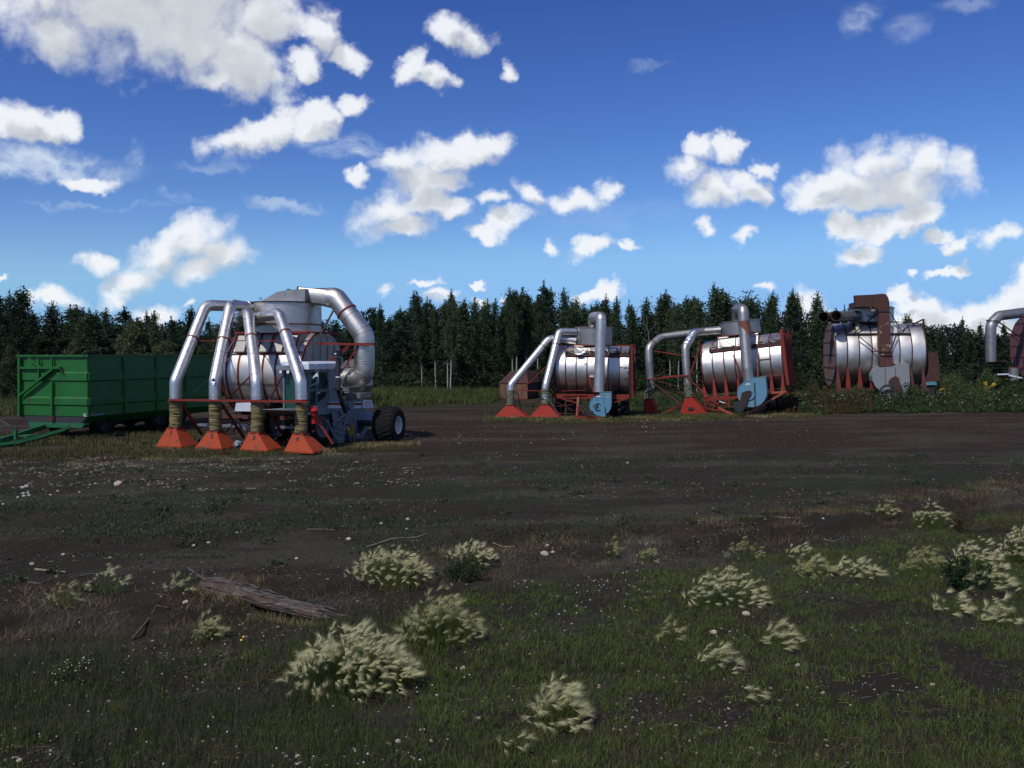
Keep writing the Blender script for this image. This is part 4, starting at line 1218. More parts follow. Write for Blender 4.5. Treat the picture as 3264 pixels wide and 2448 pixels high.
for (zz_, uu) in ((Z3 - .25, (rb3[4], rb3[5])), (Z3 - .75, (rb3[4], uR3))):
    vq = VC3 - math.sqrt(R3 ** 2 - (zz_ - Z3) ** 2) - .03
    MB().bar((uu[0], vq, zz_ + .35 if uu[1] != uR3 else zz_), (uu[1], vq, zz_ + .35 if uu[1] != uR3 else zz_), .05).build('hatch_bar', DRED, h3)
# end frame on the right
for v in (VC3 - 1.45, VC3 + 1.45):
    MB().bar((uR3 + .14, v, Z3 - R3 + .1), (uR3 + .10, v, Z3 + R3 + .12), .14, .14).build('end_post', RED, h3)
for k in range(5):
    v = VC3 - 1.1 + k * .55
    MB().bar((uR3 + .16, v, Z3 - R3 + .1), (uR3 + .16, v, Z3 + R3 - .05), .08).build('end_stiffener', RED, h3)
MB().bar((uR3 + .12, VC3 - 1.45, Z3 + R3 + .1), (uR3 + .12, VC3 + 1.45, Z3 + R3 + .1), .08).build('end_beam', RED, h3)
MB().prism([(uR3 - .5, VC3 - R3 * .45, Z3 + R3 * .86), (uR3 + .1, VC3 - R3 * .45, Z3 + R3 + .02), (uR3 + .1, VC3 - R3 * .45, Z3 + R3 + .12), (uR3 - .35, VC3 - R3 * .45, Z3 + R3 * .9)], (0, .04, 0)).build('end_bracket', RED, h3, False)
# tapering red feet under the tank
for (bx, tx, top_y, bot_y) in ((885, 862, 1100, 1262), (1005, 985, 1010, 1258), (1150, 1128, 1000, 1250), (1300, 1285, 1020, 1250), (1705, 1692, 960, 1200), (1838, 1832, 960, 1195)):
    p = P3(tx, top_y, vf + .12)
    a, b_ = P3(bx - 28, bot_y, vf - .05), P3(bx + 28, bot_y, vf - .05)
    p.y = vf + .1
    MB().prism([(a.x, vf - .12, a.z), (b_.x, vf - .12, b_.z), (p.x + .03, vf - .02, p.z), (p.x - .03, vf - .02, p.z)], (0, .10, 0)).build('tank_foot', RED, h3, False)
zb3 = P3(1000, 1262, vf).z
MB().bb((uL3 + .05, vf - .1, zb3 - .16), (uR3 + .1, vf + .05, zb3)).build('bottom_beam', RED, h3)
MB().bb((uL3 + .05, vf + 2.3, zb3 - .16), (uR3 + .1, vf + 2.45, zb3)).build('bottom_beam', DRED, h3)
def r3b(p, q, v0, v1, w=.05, m=RED): return MB().bar(P3(*p, v0), P3(*q, v1), w).build('brace', m, h3)
r3b((150, 1042), (700, 985), -.7, -.7, .06); r3b((350, 1005), (700, 980), -.3, -.3, .05); r3b((230, 685), (590, 742), -.3, -.1, .05); r3b((700, 970), (810, 650), -.6, .1, .05)
r3b((700, 955), (830, 945), -.6, .1, .05, DRED); r3b((805, 560), (810, 700), .1, .1, .04); r3b((270, 1000), (560, 845), -.3, .4, .03, DRED); r3b((670, 770), (800, 735), -.2, .1, .03)
r3b((250, 1090), (580, 1340), -.6, -.2, .06, DRED); r3b((300, 1060), (640, 1160), -.3, .3, .035, DRED); r3b((280, 1110), (640, 1250), -.4, .2, .05); r3b((650, 1010), (1040, 1350), -.7, -.6, .06)
r3b((700, 980), (860, 1085), -.4, .1, .04, DRED); r3b((740, 1090), (760, 1280), -.2, -.2, .03, DRED); r3b((740, 1190), (860, 1230), -.2, .1, .04, DRED); r3b((385, 1435), (590, 1340), -.5, -.3, .04); r3b((395, 1445), (520, 1400), -.5, -.3, .05)
r3b((880, 1270), (1160, 1245), -.4, -.4, .06); r3b((870, 1340), (1040, 1360), -.5, -.5, .06); r3b((860, 1380), (1020, 1320), -.5, -.2, .05); r3b((900, 1400), (1200, 1445), -.6, -.7, .07)
r3b((1030, 1300), (1120, 1330), -.5, -.4, .05, WPAINT); r3b((1040, 1240), (1040, 1440), -.5, -.5, .06); r3b((1180, 1250), (1170, 1400), -.6, -.6, .06); r3b((1040, 1385), (1240, 1485), -.9, -1.2, .08, mat('orange_bar', (.30, .07, .035), .6))
r3b((1370, 1475), (1870, 1185), -1.0, .1, .08, mat('orange_bar', (.30, .07, .035), .6)); r3b((1640, 1210), (1870, 1190), .0, .1, .10, mat('orange_bar', (.30, .07, .035), .6)); r3b((1600, 1190), (1700, 1200), .0, .1, .06)
r3b((1225, 740), (1350, 1035), vf - .08, -.5, .05); r3b((1525, 640), (1525, 1000), vf - .08, -.3, .045); r3b((1100, 1260), (1180, 1390), -.4, -.8, .05); r3b((930, 1300), (1000, 1440), -.3, -.6, .04); r3b((1560, 1300), (1640, 1260), -.3, 0, .06)
r3b((1480, 1440), (1620, 1370), -.6, -.3, .16, DRED)
rn = random.Random(77)
for k in range(14):
    x, y = rn.uniform(860, 1220), rn.uniform(1280, 1460)
    r3b((x, y), (x + rn.uniform(-110, 110), y + rn.uniform(-50, 50)), rn.uniform(-.7, -.2), rn.uniform(-.7, .1), rn.choice((.03, .04, .06)), rn.choice((RED, DRED, DRED, DARK)))
for (x, v) in ((1340, 1.5), (1620, 1.5), (1760, 1.5)):
    q = P3(x, 1290, v)
    wheel(h3, (q.x, v, q.z), .48, .36, .24, (1, 0, 0), 20, DRED)
MB().bar(P3(1250, 1290, 1.5), P3(1780, 1250, 1.5), .12).build('axle', DARK, h3)
fc_ = P3(1440, 1200, -1.2)
fo = volute(h3, (fc_.x, -1.2, fc_.z), .745, .5, .6, P3(1550, 1007, -1.2).z - fc_.z, BLUE, bracket=False)
for (x0, y0, x1, y1, m_) in ((1378, 1088, 1430, 1108, WPAINT), (1525, 1015, 1592, 1030, YELL)):
    A, B = P3(x0, y1, -1.21), P3(x1, y0, -1.21)
    MB().bb((A.x, -1.214, A.z), (B.x, -1.204, B.z)).build('label_plate', m_, fo)
MB().prism([P3(x, y, -1.32) for x, y in ((1330, 1200), (1400, 1175), (1440, 1200), (1400, 1300), (1365, 1440), (1290, 1450), (1300, 1330))], (0, .1, 0)).build('motor_bracket', DRUST, fo, False)
MB().bar(P3(1485, 1080, -1.23), P3(1495, 1380, -1.23), .05).build('seam_bar', DARK, fo)
q = P3(1290, 1380, -1.5)
MB().lathe(q, (.5, -1, 0), [(0, .22), (.05, .27), (.1, .25), (.1, .1)], 20).build('pulley', DARK, h3)
ps = [P3(1412, 1060, -.95), P3(1395, 900, -.93), P3(1350, 330, -.55), P3(1345, 175, -.5), P3(1275, 175, .6), P3(1275, 300, .9)]
ps[-1].z = z1_ + .02
pipe(h3, fillet(ps, [.3, .1, .3, .3], 4), .262, GALV2, 'fan_pipe', seams=(.1, .3, .42, .55, .66), seg=28)
MB().lathe(P3(1362, 400, -.6), (P3(1350, 330, -.55) - P3(1370, 500, -.6)), [(-.42, .264), (-.42, .27), (.30, .27), (.30, .264)], 28, False).build('rusted_sleeve', mat('bleeding_rust', (.12, .06, .05), .7, .2, .4, 3, dirt=(.22, .06, .03), dirt_amt=.6, dirt_scale=2), h3)

# ---------------------------------------------------------------- fourth machine with the rusted duct
h4 = empty('peat_harvester', ground_pt(2790, 1305), R(-9), 0, 'vacuum harvester with tall rusted square duct and open-ended pipes standing in weeds', 'peat harvester', 'vacuum peat harvesters')
M4 = Frame(h4)
K4 = 704 / 2212
def c5(x, y): return (2560 + x * K4, 900 + y * K4)
def P4(x, y, v): return M4.L(*c5(x, y), v)
VC4 = 1.75
z_t, z_b = P4(700, 415, VC4).z, P4(700, 1040, VC4 - .6).z
R4 = (z_t - z_b) / 2
Z4 = (z_t + z_b) / 2
vf = VC4 - R4
uL4, uR4 = P4(325, 740, vf).x, P4(1238, 740, vf).x
rb4 = [P4(x, 740, vf).x for x in (445, 565, 692, 830, 970, 1093)]
tank(h4, uL4, uR4, VC4, Z4, R4, rb4, TANKM, DRUST, .022, .05, 12, endm=ENDM, gridL=(9, 5, mat('maroon_stiffener', (.07, .022, .022), .6), .05), gridR=(6, 3, DRED, .05))
# feet
for x in (350, 450, 568, 690, 1085, 1205):
    a, b_ = P4(x - 26, 1060, vf), P4(x + 26, 1060, vf)
    p = P4(x - 6, 850, vf)
    MB().prism([(a.x, vf - .14, a.z), (b_.x, vf - .14, b_.z), (p.x + .03, vf - .03, p.z), (p.x - .03, vf - .03, p.z)], (0, .1, 0)).build('tank_foot', RED if 400 < x < 700 else DRED, h4, False)
zb4 = P4(700, 1062, vf).z
MB().bb((uL4, vf - .15, zb4 - .14), (uR4 + .1, vf, zb4 + .0)).build('bottom_beam', DRED, h4)
MB().bb((uL4, VC4 + R4, zb4 - .14), (uR4 + .1, VC4 + R4 + .15, zb4)).build('bottom_beam', DRED, h4)
for u in rb4[::2]: MB().bb((u - .05, vf - .1, zb4 - .1), (u + .05, VC4 + R4 + .1, zb4)).build('cross_member', DRED, h4)
uD0, uD1 = P4(450, 330, VC4).x, P4(903, 330, VC4).x
UD4, RD4 = (uD0 + uD1) / 2, (uD1 - uD0) / 2
z0_, z1_ = P4(600, 400, VC4 - RD4).z, P4(600, 258, VC4 - RD4).z
dr = MB().lathe((UD4, VC4, 0), (0, 0, 1), [(z0_ - .02, RD4), (z1_, RD4), (z1_ + .005, RD4 + .05), (z1_ + .04, RD4 + .05), (z1_ + .045, .01)], 56, False).build('cyclone_drum', mat('patchy_drum_sheet', (.42, .42, .42), .45, .8, .2, 2, dirt=(.03, .03, .03), dirt_amt=.4, dirt_scale=1.1), h4, True, 30)
for k in range(8):
    a = -pi + k * pi / 7
    MB().box((UD4 + RD4 * cos(a) * .93, VC4 + RD4 * sin(a) * .93, z1_ + .07), (.4, .1, .07), a + pi / 2).build('rusted_lid_edge', RUST, dr)
MB().bar((UD4 - RD4, VC4 - RD4, z0_), (UD4 + RD4, VC4 - RD4, z0_), .07).build('top_frame', DRUST, h4)
# shoulder
zs = Z4 + R4 * .66; vs_ = VC4 - R4 * .80
xs = [rb4[0], (rb4[0] + rb4[1]) / 2 + .2, rb4[2], rb4[3], rb4[4], rb4[5]]
for k in range(len(xs) - 1):
    mid_ = 1 <= k <= 3
    a, b_ = xs[k] + .02, xs[k + 1] - .02
    vt = VC4 - RD4 * .75 if mid_ else VC4 - R4 * .4
    ztp = z0_ - .02 if mid_ else Z4 + R4 * .93
    MB().prism([(a, vt, ztp), (b_, vt, ztp), (b_, vs_, zs), (a, vs_, zs)], (0, .02, 0)).build('shoulder_sheet', TANKM, h4, False)
    MB().bar((xs[k], vt, ztp), (xs[k], vs_ - .02, zs), .05).build('frame_upright', DRUST, h4)
MB().bar((xs[0], vs_ - .05, zs), (xs[-1], vs_ - .05, zs), .07).build('side_rail', DRUST, h4)
def r4b(p, q, v0, v1, w=.05, m=DRUST): return MB().bar(P4(*p, v0), P4(*q, v1), w).build('brace', m, h4)
r4b((500, 520), (735, 310), vs_ - .1, VC4 - RD4 - .1); r4b((545, 530), (740, 690), vf - .1, vf - .3); r4b((940, 505), (885, 670), vf - .1, vf - .2); r4b((870, 300), (985, 490), VC4 - RD4, vs_ - .1)
r4b((990, 490), (1050, 440), vs_ - .1, VC4 - R4 * .4); r4b((700, 690), (900, 695), vf - .75, vf - .75, .05); r4b((1100, 420), (1205, 370), VC4 - .8, VC4 - .8, .08); r4b((1205, 370), (1205, 460), VC4 - .8, VC4 - .8, .07); r4b((1040, 430), (1170, 430), VC4 - .9, VC4 - .9, .06); r4b((1100, 400), (1100, 430), VC4 - .9, VC4 - .9, .06)
# open-ended pipes pointing at the viewer's left
for (x, y, x2, v_a, v_b) in ((212, 350, 480, -.1, 1.1), (338, 338, 540, -.3, .9)):
    a, b_ = P4(x, y, v_a), P4(x2, y - 10, v_b)
    b_.z = a.z + .08
    a2 = a + Vector((-.25, -.55, 0))
    d = (b_ - a).normalized()
    # tube with a real bore
    rr = .27
    pth = fillet([a + Vector((-.12, -.40, 0)), a + Vector((.06, .05, 0)), b_, b_ + d * .6], .35, 4)
    b = MB().tube(pth, rr, 24, False)
    b2 = MB().tube(pth, rr * .95, 24, False)
    b.add(b2.v, b2.f)
    o = b.build('open_pipe', GALV2 if x > 300 else RUST, h4, True, 30)
    MB().lathe(pth[0], (pth[0] - pth[1]), [(-.02, rr * .95), (-.02, rr * 1.08), (.03, rr * 1.08), (.03, rr * .95)], 24, False).build('pipe_collar', DRUST, o)
# rusted square duct
vq = vf - .55
wv = .62
pts = [P4(x, y, vq) for x, y in ((520, 130), (700, 122), (790, 113), (828, 118), (852, 150), (864, 200), (866, 292), (760, 292), (740, 262), (700, 246), (530, 246))]
du = MB().prism(pts, (0, wv * .7, 0)).build('duct_elbow', RUST, h4, False)
MB().prism([P4(x, y, vq - .015) for x, y in ((693, 122), (701, 122), (701, 246), (693, 246))], (0, .02, 0)).build('seam_angle', DRUST, du, False)
A = P4(530, 246, vq); B = P4(700, 246, vq)
MB().bb((A.x + .1, vq + .6, z1_), (B.x, VC4, A.z + .3)).build('duct_link', RUST, h4)
pts = [P4(x, y, vq) for x, y in ((760, 296), (866, 296), (878, 600), (906, 842), (772, 842), (758, 620))]
dv = MB().prism(pts, (0, wv * .6, 0)).build('square_duct', RUSTP, h4, False)
for (y, x0, x1) in ((292, 755, 870), (700, 755, 885)):
    MB().bar(P4(x0, y, vq - .02), P4(x1, y, vq - .02), .04).build('duct_flange', DRUST, dv)
# chalky fan
pts = [P4(x, y, vq - .1) for x, y in ((735, 855), (905, 842), (930, 835), (930, 816), (1058, 808), (1066, 900), (1070, 985), (1060, 1060), (1030, 1110), (990, 1150), (850, 1150), (790, 1100), (730, 1050), (695, 985), (690, 935), (705, 890))]
fn = MB().prism(pts, (0, .75, 0)).build('fan_housing', WHITEF, h4, False)
for (x, y0, y1) in ((822, 850, 1040), (925, 850, 1130)):
    MB().bar(P4(x, y0, vq - .11), P4(x, y1, vq - .11), .02).build('seam_bar', DARK, fn)
pts = [P4(x, y, vq - .3) for x, y in ((870, 985), (895, 955), (930, 940), (960, 955), (972, 1010), (982, 1040), (975, 1130), (900, 1140), (885, 1060), (862, 1000))]
MB().prism(pts, (0, .2, 0)).build('motor_guard', RUST, fn, False)
q = P4(840, 1100, vq - .3)
MB().lathe(q, (0, -1, 0), [(0, .40), (.06, .42), (.1, .40), (.1, .30), (.04, .3)], 28, False).build('drive_pulley', DARK, h4)
MB().bar(P4(980, 1180, vq - .6), P4(1060, 1240, vq - 1.0), .06).build('drive_shaft', STEEL, h4)
MB().cyl(P4(900, 1120, vq - .2), P4(985, 1160, vq - .8), .16, 12).build('gearbox', DARK, h4)
# rusted end box
pts = [P4(x, y, vf + .4) for x, y in ((1250, 712), (1268, 700), (1345, 702), (1360, 800), (1372, 985), (1225, 1000), (1240, 900))]
MB().prism(pts, (0, 1.8, 0)).build('end_box', RUST, h4, False)
for (x, v) in ((500, 2.0), (1100, 2.0)):
    q = P4(x, 1150, v)
    wheel(h4, (q.x, v, .5), .5, .38, .25, (1, 0, 0), 20, DRED)

# ---------------------------------------------------------------- fifth machine at the right-hand edge
h5 = empty('peat_harvester', ground_pt(3262, 1290), R(-6), 0, 'vacuum harvester at the picture edge with maroon ribbed tank end and grey elbow pipe', 'peat harvester', 'vacuum peat harvesters')
M5 = Frame(h5)
def P5(x, y, v): return M5.L(*c5(x, y), v)
VC5 = 1.6
a_, b_ = P5(2190, 372, VC5).z, P5(2190, 900, VC5).z
R5 = (a_ - b_) / 2 + .12; Z5 = (a_ + b_) / 2
uL5 = P5(2200, 640, VC5).x
tank(h5, uL5, uL5 + 4.2, VC5, Z5, R5, [uL5 + k for k in (.6, 1.2, 1.8, 2.4, 3.0, 3.6)], TANKM, DRED, .02, .05, 15, endm=mat('maroon_grey_panel', (.12, .09, .10), .6), gridL=(8, 5, mat('maroon_paint', (.16, .03, .035), .6), .07))
pth = fillet([P5(1879, 795, -.6), P5(1879, 420, -.6), P5(1960, 335, -.3), P5(2230, 300, .6), P5(2400, 285, 1.4)], [.6, .5, .5], 4)
b = MB().tube(pth, .30, 24, False); b2 = MB().tube(pth, .285, 24, False); b.add(b2.v, b2.f)
o = b.build('suction_pipe', GALV2, h5, True, 30)
for (y0, y1) in ((545, 560), (600, 612)):
    q = P5(1877, y0, -.6); MB().lathe(q, (0, 0, 1), [(-.02, .30), (-.02, .312), (.02, .312), (.02, .30)], 24, False).build('clamp_band', STEEL, o)
MB().lathe(P5(1893, 385, -.6), (.1, 0, 1), [(-.03, .30), (-.03, .33), (.03, .33), (.03, .30)], 24, False).build('clamp_band', DARK, o)
def r5b(p, q, v0, v1, w=.05, m=DRUST): return MB().bar(P5(*p, v0), P5(*q, v1), w).build('brace', m, h5)
r5b((1950, 390), (2230, 590), -.5, .4, .06); r5b((1900, 400), (2230, 640), -.3, .3, .04); r5b((1950, 730), (2035, 680), -.5, .2, .04); r5b((1830, 795), (2040, 785), -.6, .2, .05, DRED); r5b((2170, 350), (2180, 380), .2, .3, .03); r5b((2150, 870), (2230, 1000), -.1, -.2, .04)
r5b((2060, 850), (2200, 855), -.2, -.2, .07, DRED)
pth = [P5(2105, 860, -.5), P5(2105, 930, -.5)]
pipe(h5, pth, .27, GALV2, 'suction_pipe')
ribbed_hose(h5, [P5(2105, 925, -.5), P5(2115, 985, -.6)], .26, HOSEG, .07, 51)
q = P5(2110, 1120, -.6)
hopper(h5, (q.x, -.5, 0), 1.5, .9, .5, .5, .75, REDH, z0=.1)
MB().bar(P5(1945, 922, -.7), P5(2060, 918, -.7), .06, .08).build('loose_batten', CABW, h5)
MB().bar(P5(2060, 930, -.7), P5(2200, 960, -.9), .06, .08).build('loose_batten', CABW, h5)
MB().bb((uL5 + .1, VC5 - R5, Z5 - R5 - .3), (uL5 + 4.1, VC5 - R5 + .15, Z5 - R5 - .1)).build('bottom_beam', DRED, h5)
MB().bb((uL5 + .1, VC5 + R5 - .15, Z5 - R5 - .3), (uL5 + 4.1, VC5 + R5, Z5 - R5 - .1)).build('bottom_beam', DRED, h5)
for u in (1.0, 3.2):
    for v in (VC5 - 1, VC5 + 1):
        wheel(h5, (uL5 + u, v, .5), .5, .36, .25, (1, 0, 0), 20, DRED)
        MB().bb((uL5 + u - .3, v - .1, .5), (uL5 + u - .2, v + .1, Z5 - R5 - .1)).build('axle_hanger', DRED, h5)

# ---------------------------------------------------------------- rusty wagon behind the second harvester
wg = empty('box_wagon', ground_pt(1640, 1272), R(-14), 0, 'rusty brown box wagon with low pitched roof behind the red hoppers', 'wagon')
MW = Frame(wg)
def PW_(x, y, v): return MW.L(*c3(x, y), v)
ua, ub = PW_(208, 1150, 0).x, PW_(560, 1150, 0).x
za, zb_w = PW_(400, 1082, 0).z, PW_(400, 1262, 0).z
zr_ = PW_(400, 985, 0).z
Lw = 5.5
W1 = mat('weathered_brown_panel', (.13, .07, .04), .8, 0, .3, 3, dirt=(.25, .06, .035), dirt_amt=.35, dirt_scale=1.5)
n = 5
for k in range(n):
    a, b_ = ua + (ub - ua) * k / n + .012, ua + (ub - ua) * (k + 1) / n - .012
    MB().bb((a, 0, zb_w), (b_, .05, za)).build('front_panel', W1, wg)
for k in range(6):
    MB().bb((ub - .05, .06 + k * Lw / 6, zb_w), (ub, .04 + (k + 1) * Lw / 6, za)).build('side_panel', DRUST, wg)
    MB().bb((ua, .06 + k * Lw / 6, zb_w), (ua + .05, .04 + (k + 1) * Lw / 6, za)).build('side_panel', DRUST, wg)
MB().add([(ua - .05, -.05, za + .05), (ub + .05, -.05, za + .05), (ub + .05, Lw, za + .05), (ua - .05, Lw, za + .05), (ua + .4, 1.4, zr_ + .3), (ub - .4, 1.4, zr_ + .3), (ub - .4, Lw - .4, zr_ + .3), (ua + .4, Lw - .4, zr_ + .3)], [(0, 1, 5, 4), (1, 2, 6, 5), (2, 3, 7, 6), (3, 0, 4, 7), (4, 5, 6, 7), (0, 3, 2, 1)]).build('roof', RUST, wg, False)
b = MB()
p0, p1 = PW_(540, 945, 2.2), PW_(800, 932, 2.6)
b.bar(p0, p1, .04)
for k in range(5):
    q = p0.lerp(p1, k / 4); b.bar(q, q - Vector((0, 0, .3)), .03)
b.build('roof_rail', DARK, wg)
MB().bb((ua, -.03, zb_w - .12), (ub, .06, zb_w - .005)).build('sill_beam', RED, wg)
for v in (1.0, 4.2):
    wheel(wg, (ub - .15, v, .42), .42, .24, .22, (1, 0, 0), 16, DARK)
    wheel(wg, (ua + .15, v, .42), .42, .24, .22, (-1, 0, 0), 16, DARK)
MB().bb((ua + .2, .5, .40), (ub - .2, Lw - .5, zb_w)).build('chassis', DARK, wg)

# small things in the weeds
def small(name, label, cat, px, py, yaw=0, z=0): return empty(name, ground_pt(px, py, z), R(yaw), 0, label, cat)
rp = small('steel_channel', 'bright orange-red steel channel lying in weeds under the rusted-duct harvester', 'steel beam', 2742, 1288)
fr = Frame(rp)
o = MB(); A, B = fr.L(2722, 1263, 0), fr.L(2764, 1262, 0)
o.bb((A.x, -.1, A.z - .06), (B.x, .1, A.z + .09)).build('channel_web', mat('orange_paint', (.5, .09, .03), .5), rp)
for sx in (.1, .8): MB().bb((A.x + sx * (B.x - A.x), -.08, -.02), (A.x + sx * (B.x - A.x) + .08, .08, A.z - .06)).build('support_block', DARK, rp)
yl = small('drawbar_stand', 'yellow steel drawbar stand with round knob in the weeds', 'implement', 3145, 1293)
fr = Frame(yl)
MB().bar(fr.L(3141, 1288, 0), fr.L(3141, 1217, 0), .14).build('post', YELL, yl)
MB().bar(fr.L(3141, 1242, -.05), fr.L(3165, 1256, -.2), .09).build('arm', YELL, yl)
MB().bar(fr.L(3141, 1240, 0), fr.L(3164, 1228, .1), .05).build('arm', YELL, yl)
MB().lathe(fr.L(3166, 1226, .1), (0, -1, 0), [(0, .06), (.02, .11), (.06, .11), (.08, .05)], 14).build('knob', YELL, yl)
MB().bb((-.3, -.2, 0), (.4, .2, .06)).build('foot_plate', YELL, yl)
y2 = small('fence_marker', 'thin yellow bent marker bar standing in the weeds', 'marker', 3010, 1297)
fr = Frame(y2)
MB().tube([fr.L(2994, 1244, 0), fr.L(3008, 1239, 0), fr.L(3011, 1243, 0), fr.L(3011, 1290, 0)], .035, 6).build('bar', YELL, y2)
MB().bb((-.1, -.1, 0), (.1, .1, .04)).build('foot_plate', YELL, y2)
bc = small('tarp_bundle', 'small light blue tarpaulin bundle beside the rusted end box', 'tarpaulin', 2968, 1275)
fr = Frame(bc)
A, B = fr.L(2950, 1228, 0), fr.L(2986, 1217, 0)
MB().prism([(A.x, 0, A.z), (B.x, 0, A.z + .02), (B.x - .02, 0, B.z), ((A.x + B.x) / 2, 0, B.z + .03), (A.x + .02, 0, B.z - .03)], (0, .9, 0)).build('folded_sheet', mat('blue_sheet', (.10, .26, .34), .6), bc, False)
MB().bb((A.x + .05, .1, 0), (B.x - .05, .8, A.z)).build('dark_crate', DARK, bc)
# ================================================================ ground
def vnoise(x, y, seed=0):
    """smooth value noise, numpy"""
    xi, yi = np.floor(x).astype(np.int64), np.floor(y).astype(np.int64)
    fx, fy = x - xi, y - yi
    fx, fy = fx * fx * (3 - 2 * fx), fy * fy * (3 - 2 * fy)
    def hsh(a, b):
        n = (a * 374761393 + b * 668265263 + seed * 974711) & 0x7fffffff
        n = ((n ^ (n >> 13)) * 1274126177) & 0x7fffffff
        return ((n ^ (n >> 16)) & 0xffff) / 65535.0
    a, b, c, d = hsh(xi, yi), hsh(xi + 1, yi), hsh(xi, yi + 1), hsh(xi + 1, yi + 1)
    return (a * (1 - fx) + b * fx) * (1 - fy) + (c * (1 - fx) + d * fx) * fy
def fbm(x, y, oct=4, seed=0):
    s, a, t = 0, 1, 0
    for i in range(oct):
        s = s + a * vnoise(x * 2 ** i + 17 * i, y * 2 ** i - 9 * i, seed + i); t += a; a *= .5
    return s / t
BX = np.array([-60, -12, -5.73, -3.75, -2.0, -.6, 1.3, 6.0, 11.4, 30, 80.])
BY = np.array([9, 9.2, 9.9, 10.4, 11.7, 12.7, 13.4, 16.0, 19.7, 30, 50.])
def bank_y(x): return np.interp(x, BX, BY)
def gh(x, y):
    x = np.asarray(x, float); y = np.asarray(y, float)
    t = y - bank_y(x) - .55 * (fbm(x * .9, y * .3, 3, 5) - .5)
    # t > 0: the peat field; just this side of the line a small broken bank, a flat strip, then the grassy verge
    z = np.where(t > 0, 0.0, np.where(t > -.22, t / .22 * .17, -.17))
    rise = np.clip((-t - 1.0) / 1.5, 0, 1); rise = rise * rise * (3 - 2 * rise)
    z = z + rise * .15 + np.clip(-t - 2.5, 0, 5) * .012
    near = np.exp(-np.clip(y - 22, 0, 100) / 8)
    z = z + (fbm(x * 1.3, y * 1.3, 4, 1) - .5) * .10 * near + (fbm(x * 7, y * 7, 3, 2) - .5) * .05 * near
    # low wheel ridges running along the row
    w = (y - x * .10)
    z = z + np.where(t > .3, .09 * np.exp(-((w - 14.9) / .45) ** 2) + .07 * np.exp(-((w - 22.8) / .7) ** 2) - .06 * np.exp(-((w - 16.6) / .25) ** 2) - .06 * np.exp(-((w - 18.9) / .28) ** 2) + .03 * np.exp(-((w - 17.7) / .5) ** 2) - .05 * np.exp(-((w - 20.6) / .3) ** 2), 0) * (.25 + 1.5 * fbm(x * 3, y * 5, 4, 9))
    fade = np.clip((24.5 - y) / 2.5, 0, 1)
    return z * fade + (fbm(x * .5, y * .5, 3, 4) - .5) * .05 * (1 - fade)
def axis_lines(fine0, fine1, step, lo, hi, grow=1.12):
    a = list(np.arange(fine0, fine1, step)); s = step
    while a[-1] < hi: s *= grow; a.append(a[-1] + s)
    s = step
    while a[0] > lo: s *= grow; a.insert(0, a[0] - s)
    return np.array(a)
gx = axis_lines(-9, 9, .045, -1500, 1500, 1.10)
gy = np.concatenate([axis_lines(5, 16, .045, -400, 16), 16 + np.cumsum(np.minimum(.045 * 1.02 ** np.arange(1, 560), 15))])
gy = gy[gy < 2500]
X, Y = np.meshgrid(gx, gy)
V = np.stack([X, Y, gh(X, Y)], -1).reshape(-1, 3)
ny, nx = X.shape
idx = np.arange(ny * nx).reshape(ny, nx)
Fq = np.stack([idx[:-1, :-1], idx[:-1, 1:], idx[1:, 1:], idx[1:, :-1]], -1).reshape(-1, 4)

gm = bpy.data.materials.new('peat_ground')
gm.use_nodes = True
h = G(gm.node_tree)
bs = gm.node_tree.nodes['Principled BSDF']
pos = h.n('ShaderNodeNewGeometry').outputs['Position']
px_, py_, pz_ = h.xyz(pos)
n1 = h.noise(pos, .35, 5, .6)
n2 = h.noise(pos, 2.2, 6, .65)
n3 = h.noise(pos, 14, 6, .7)
n4 = h.noise(pos, 60, 4, .7)
peat = h.mix(n2, (.044, .038, .025), (.021, .018, .012))
redp = h.mix(n2, (.044, .025, .016), (.024, .014, .010))
grey = h.mix(n3, (.082, .078, .054), (.046, .043, .030))
# drawn-out bands along the row: tracks and ridges of slightly different tone
band = h.noise(h.vm('MULTIPLY', h.comb(h.m('SUBTRACT', px_, h.m('MULTIPLY', py_, .0)), h.m('SUBTRACT', py_, h.m('MULTIPLY', px_, .16))), (.16, .50, 0)), 1.0, 6, .65)
far = h.mr(py_, 20, 34, 0, 1, True)
c = h.mix(far, peat, redp)
c = h.mix(h.mr(band, .47, .60, 0, .75, True), c, grey)
green = h.mix(n3, (.034, .050, .018), (.018, .028, .011))
gmask = h.m('MULTIPLY', h.mr(n1, .46, .60, 0, 1, True), h.mr(n3, .40, .58, 0, .8, True))
gband = h.m('MULTIPLY', h.mr(h.m('ABSOLUTE', h.m('SUBTRACT', h.m('SUBTRACT', py_, h.m('MULTIPLY', px_, .25)), 19.5)), 1.0, 5.5, 1, 0, True), gmask)
c = h.mix(gband, c, green)
olive = h.mix(n3, (.045, .048, .022), (.022, .025, .012))
farv = h.m('MULTIPLY', h.mr(h.m('ADD', py_, h.m('MULTIPLY', n1, 14)), 52, 62, 0, 1, True), .9)
c = h.mix(farv, c, olive)
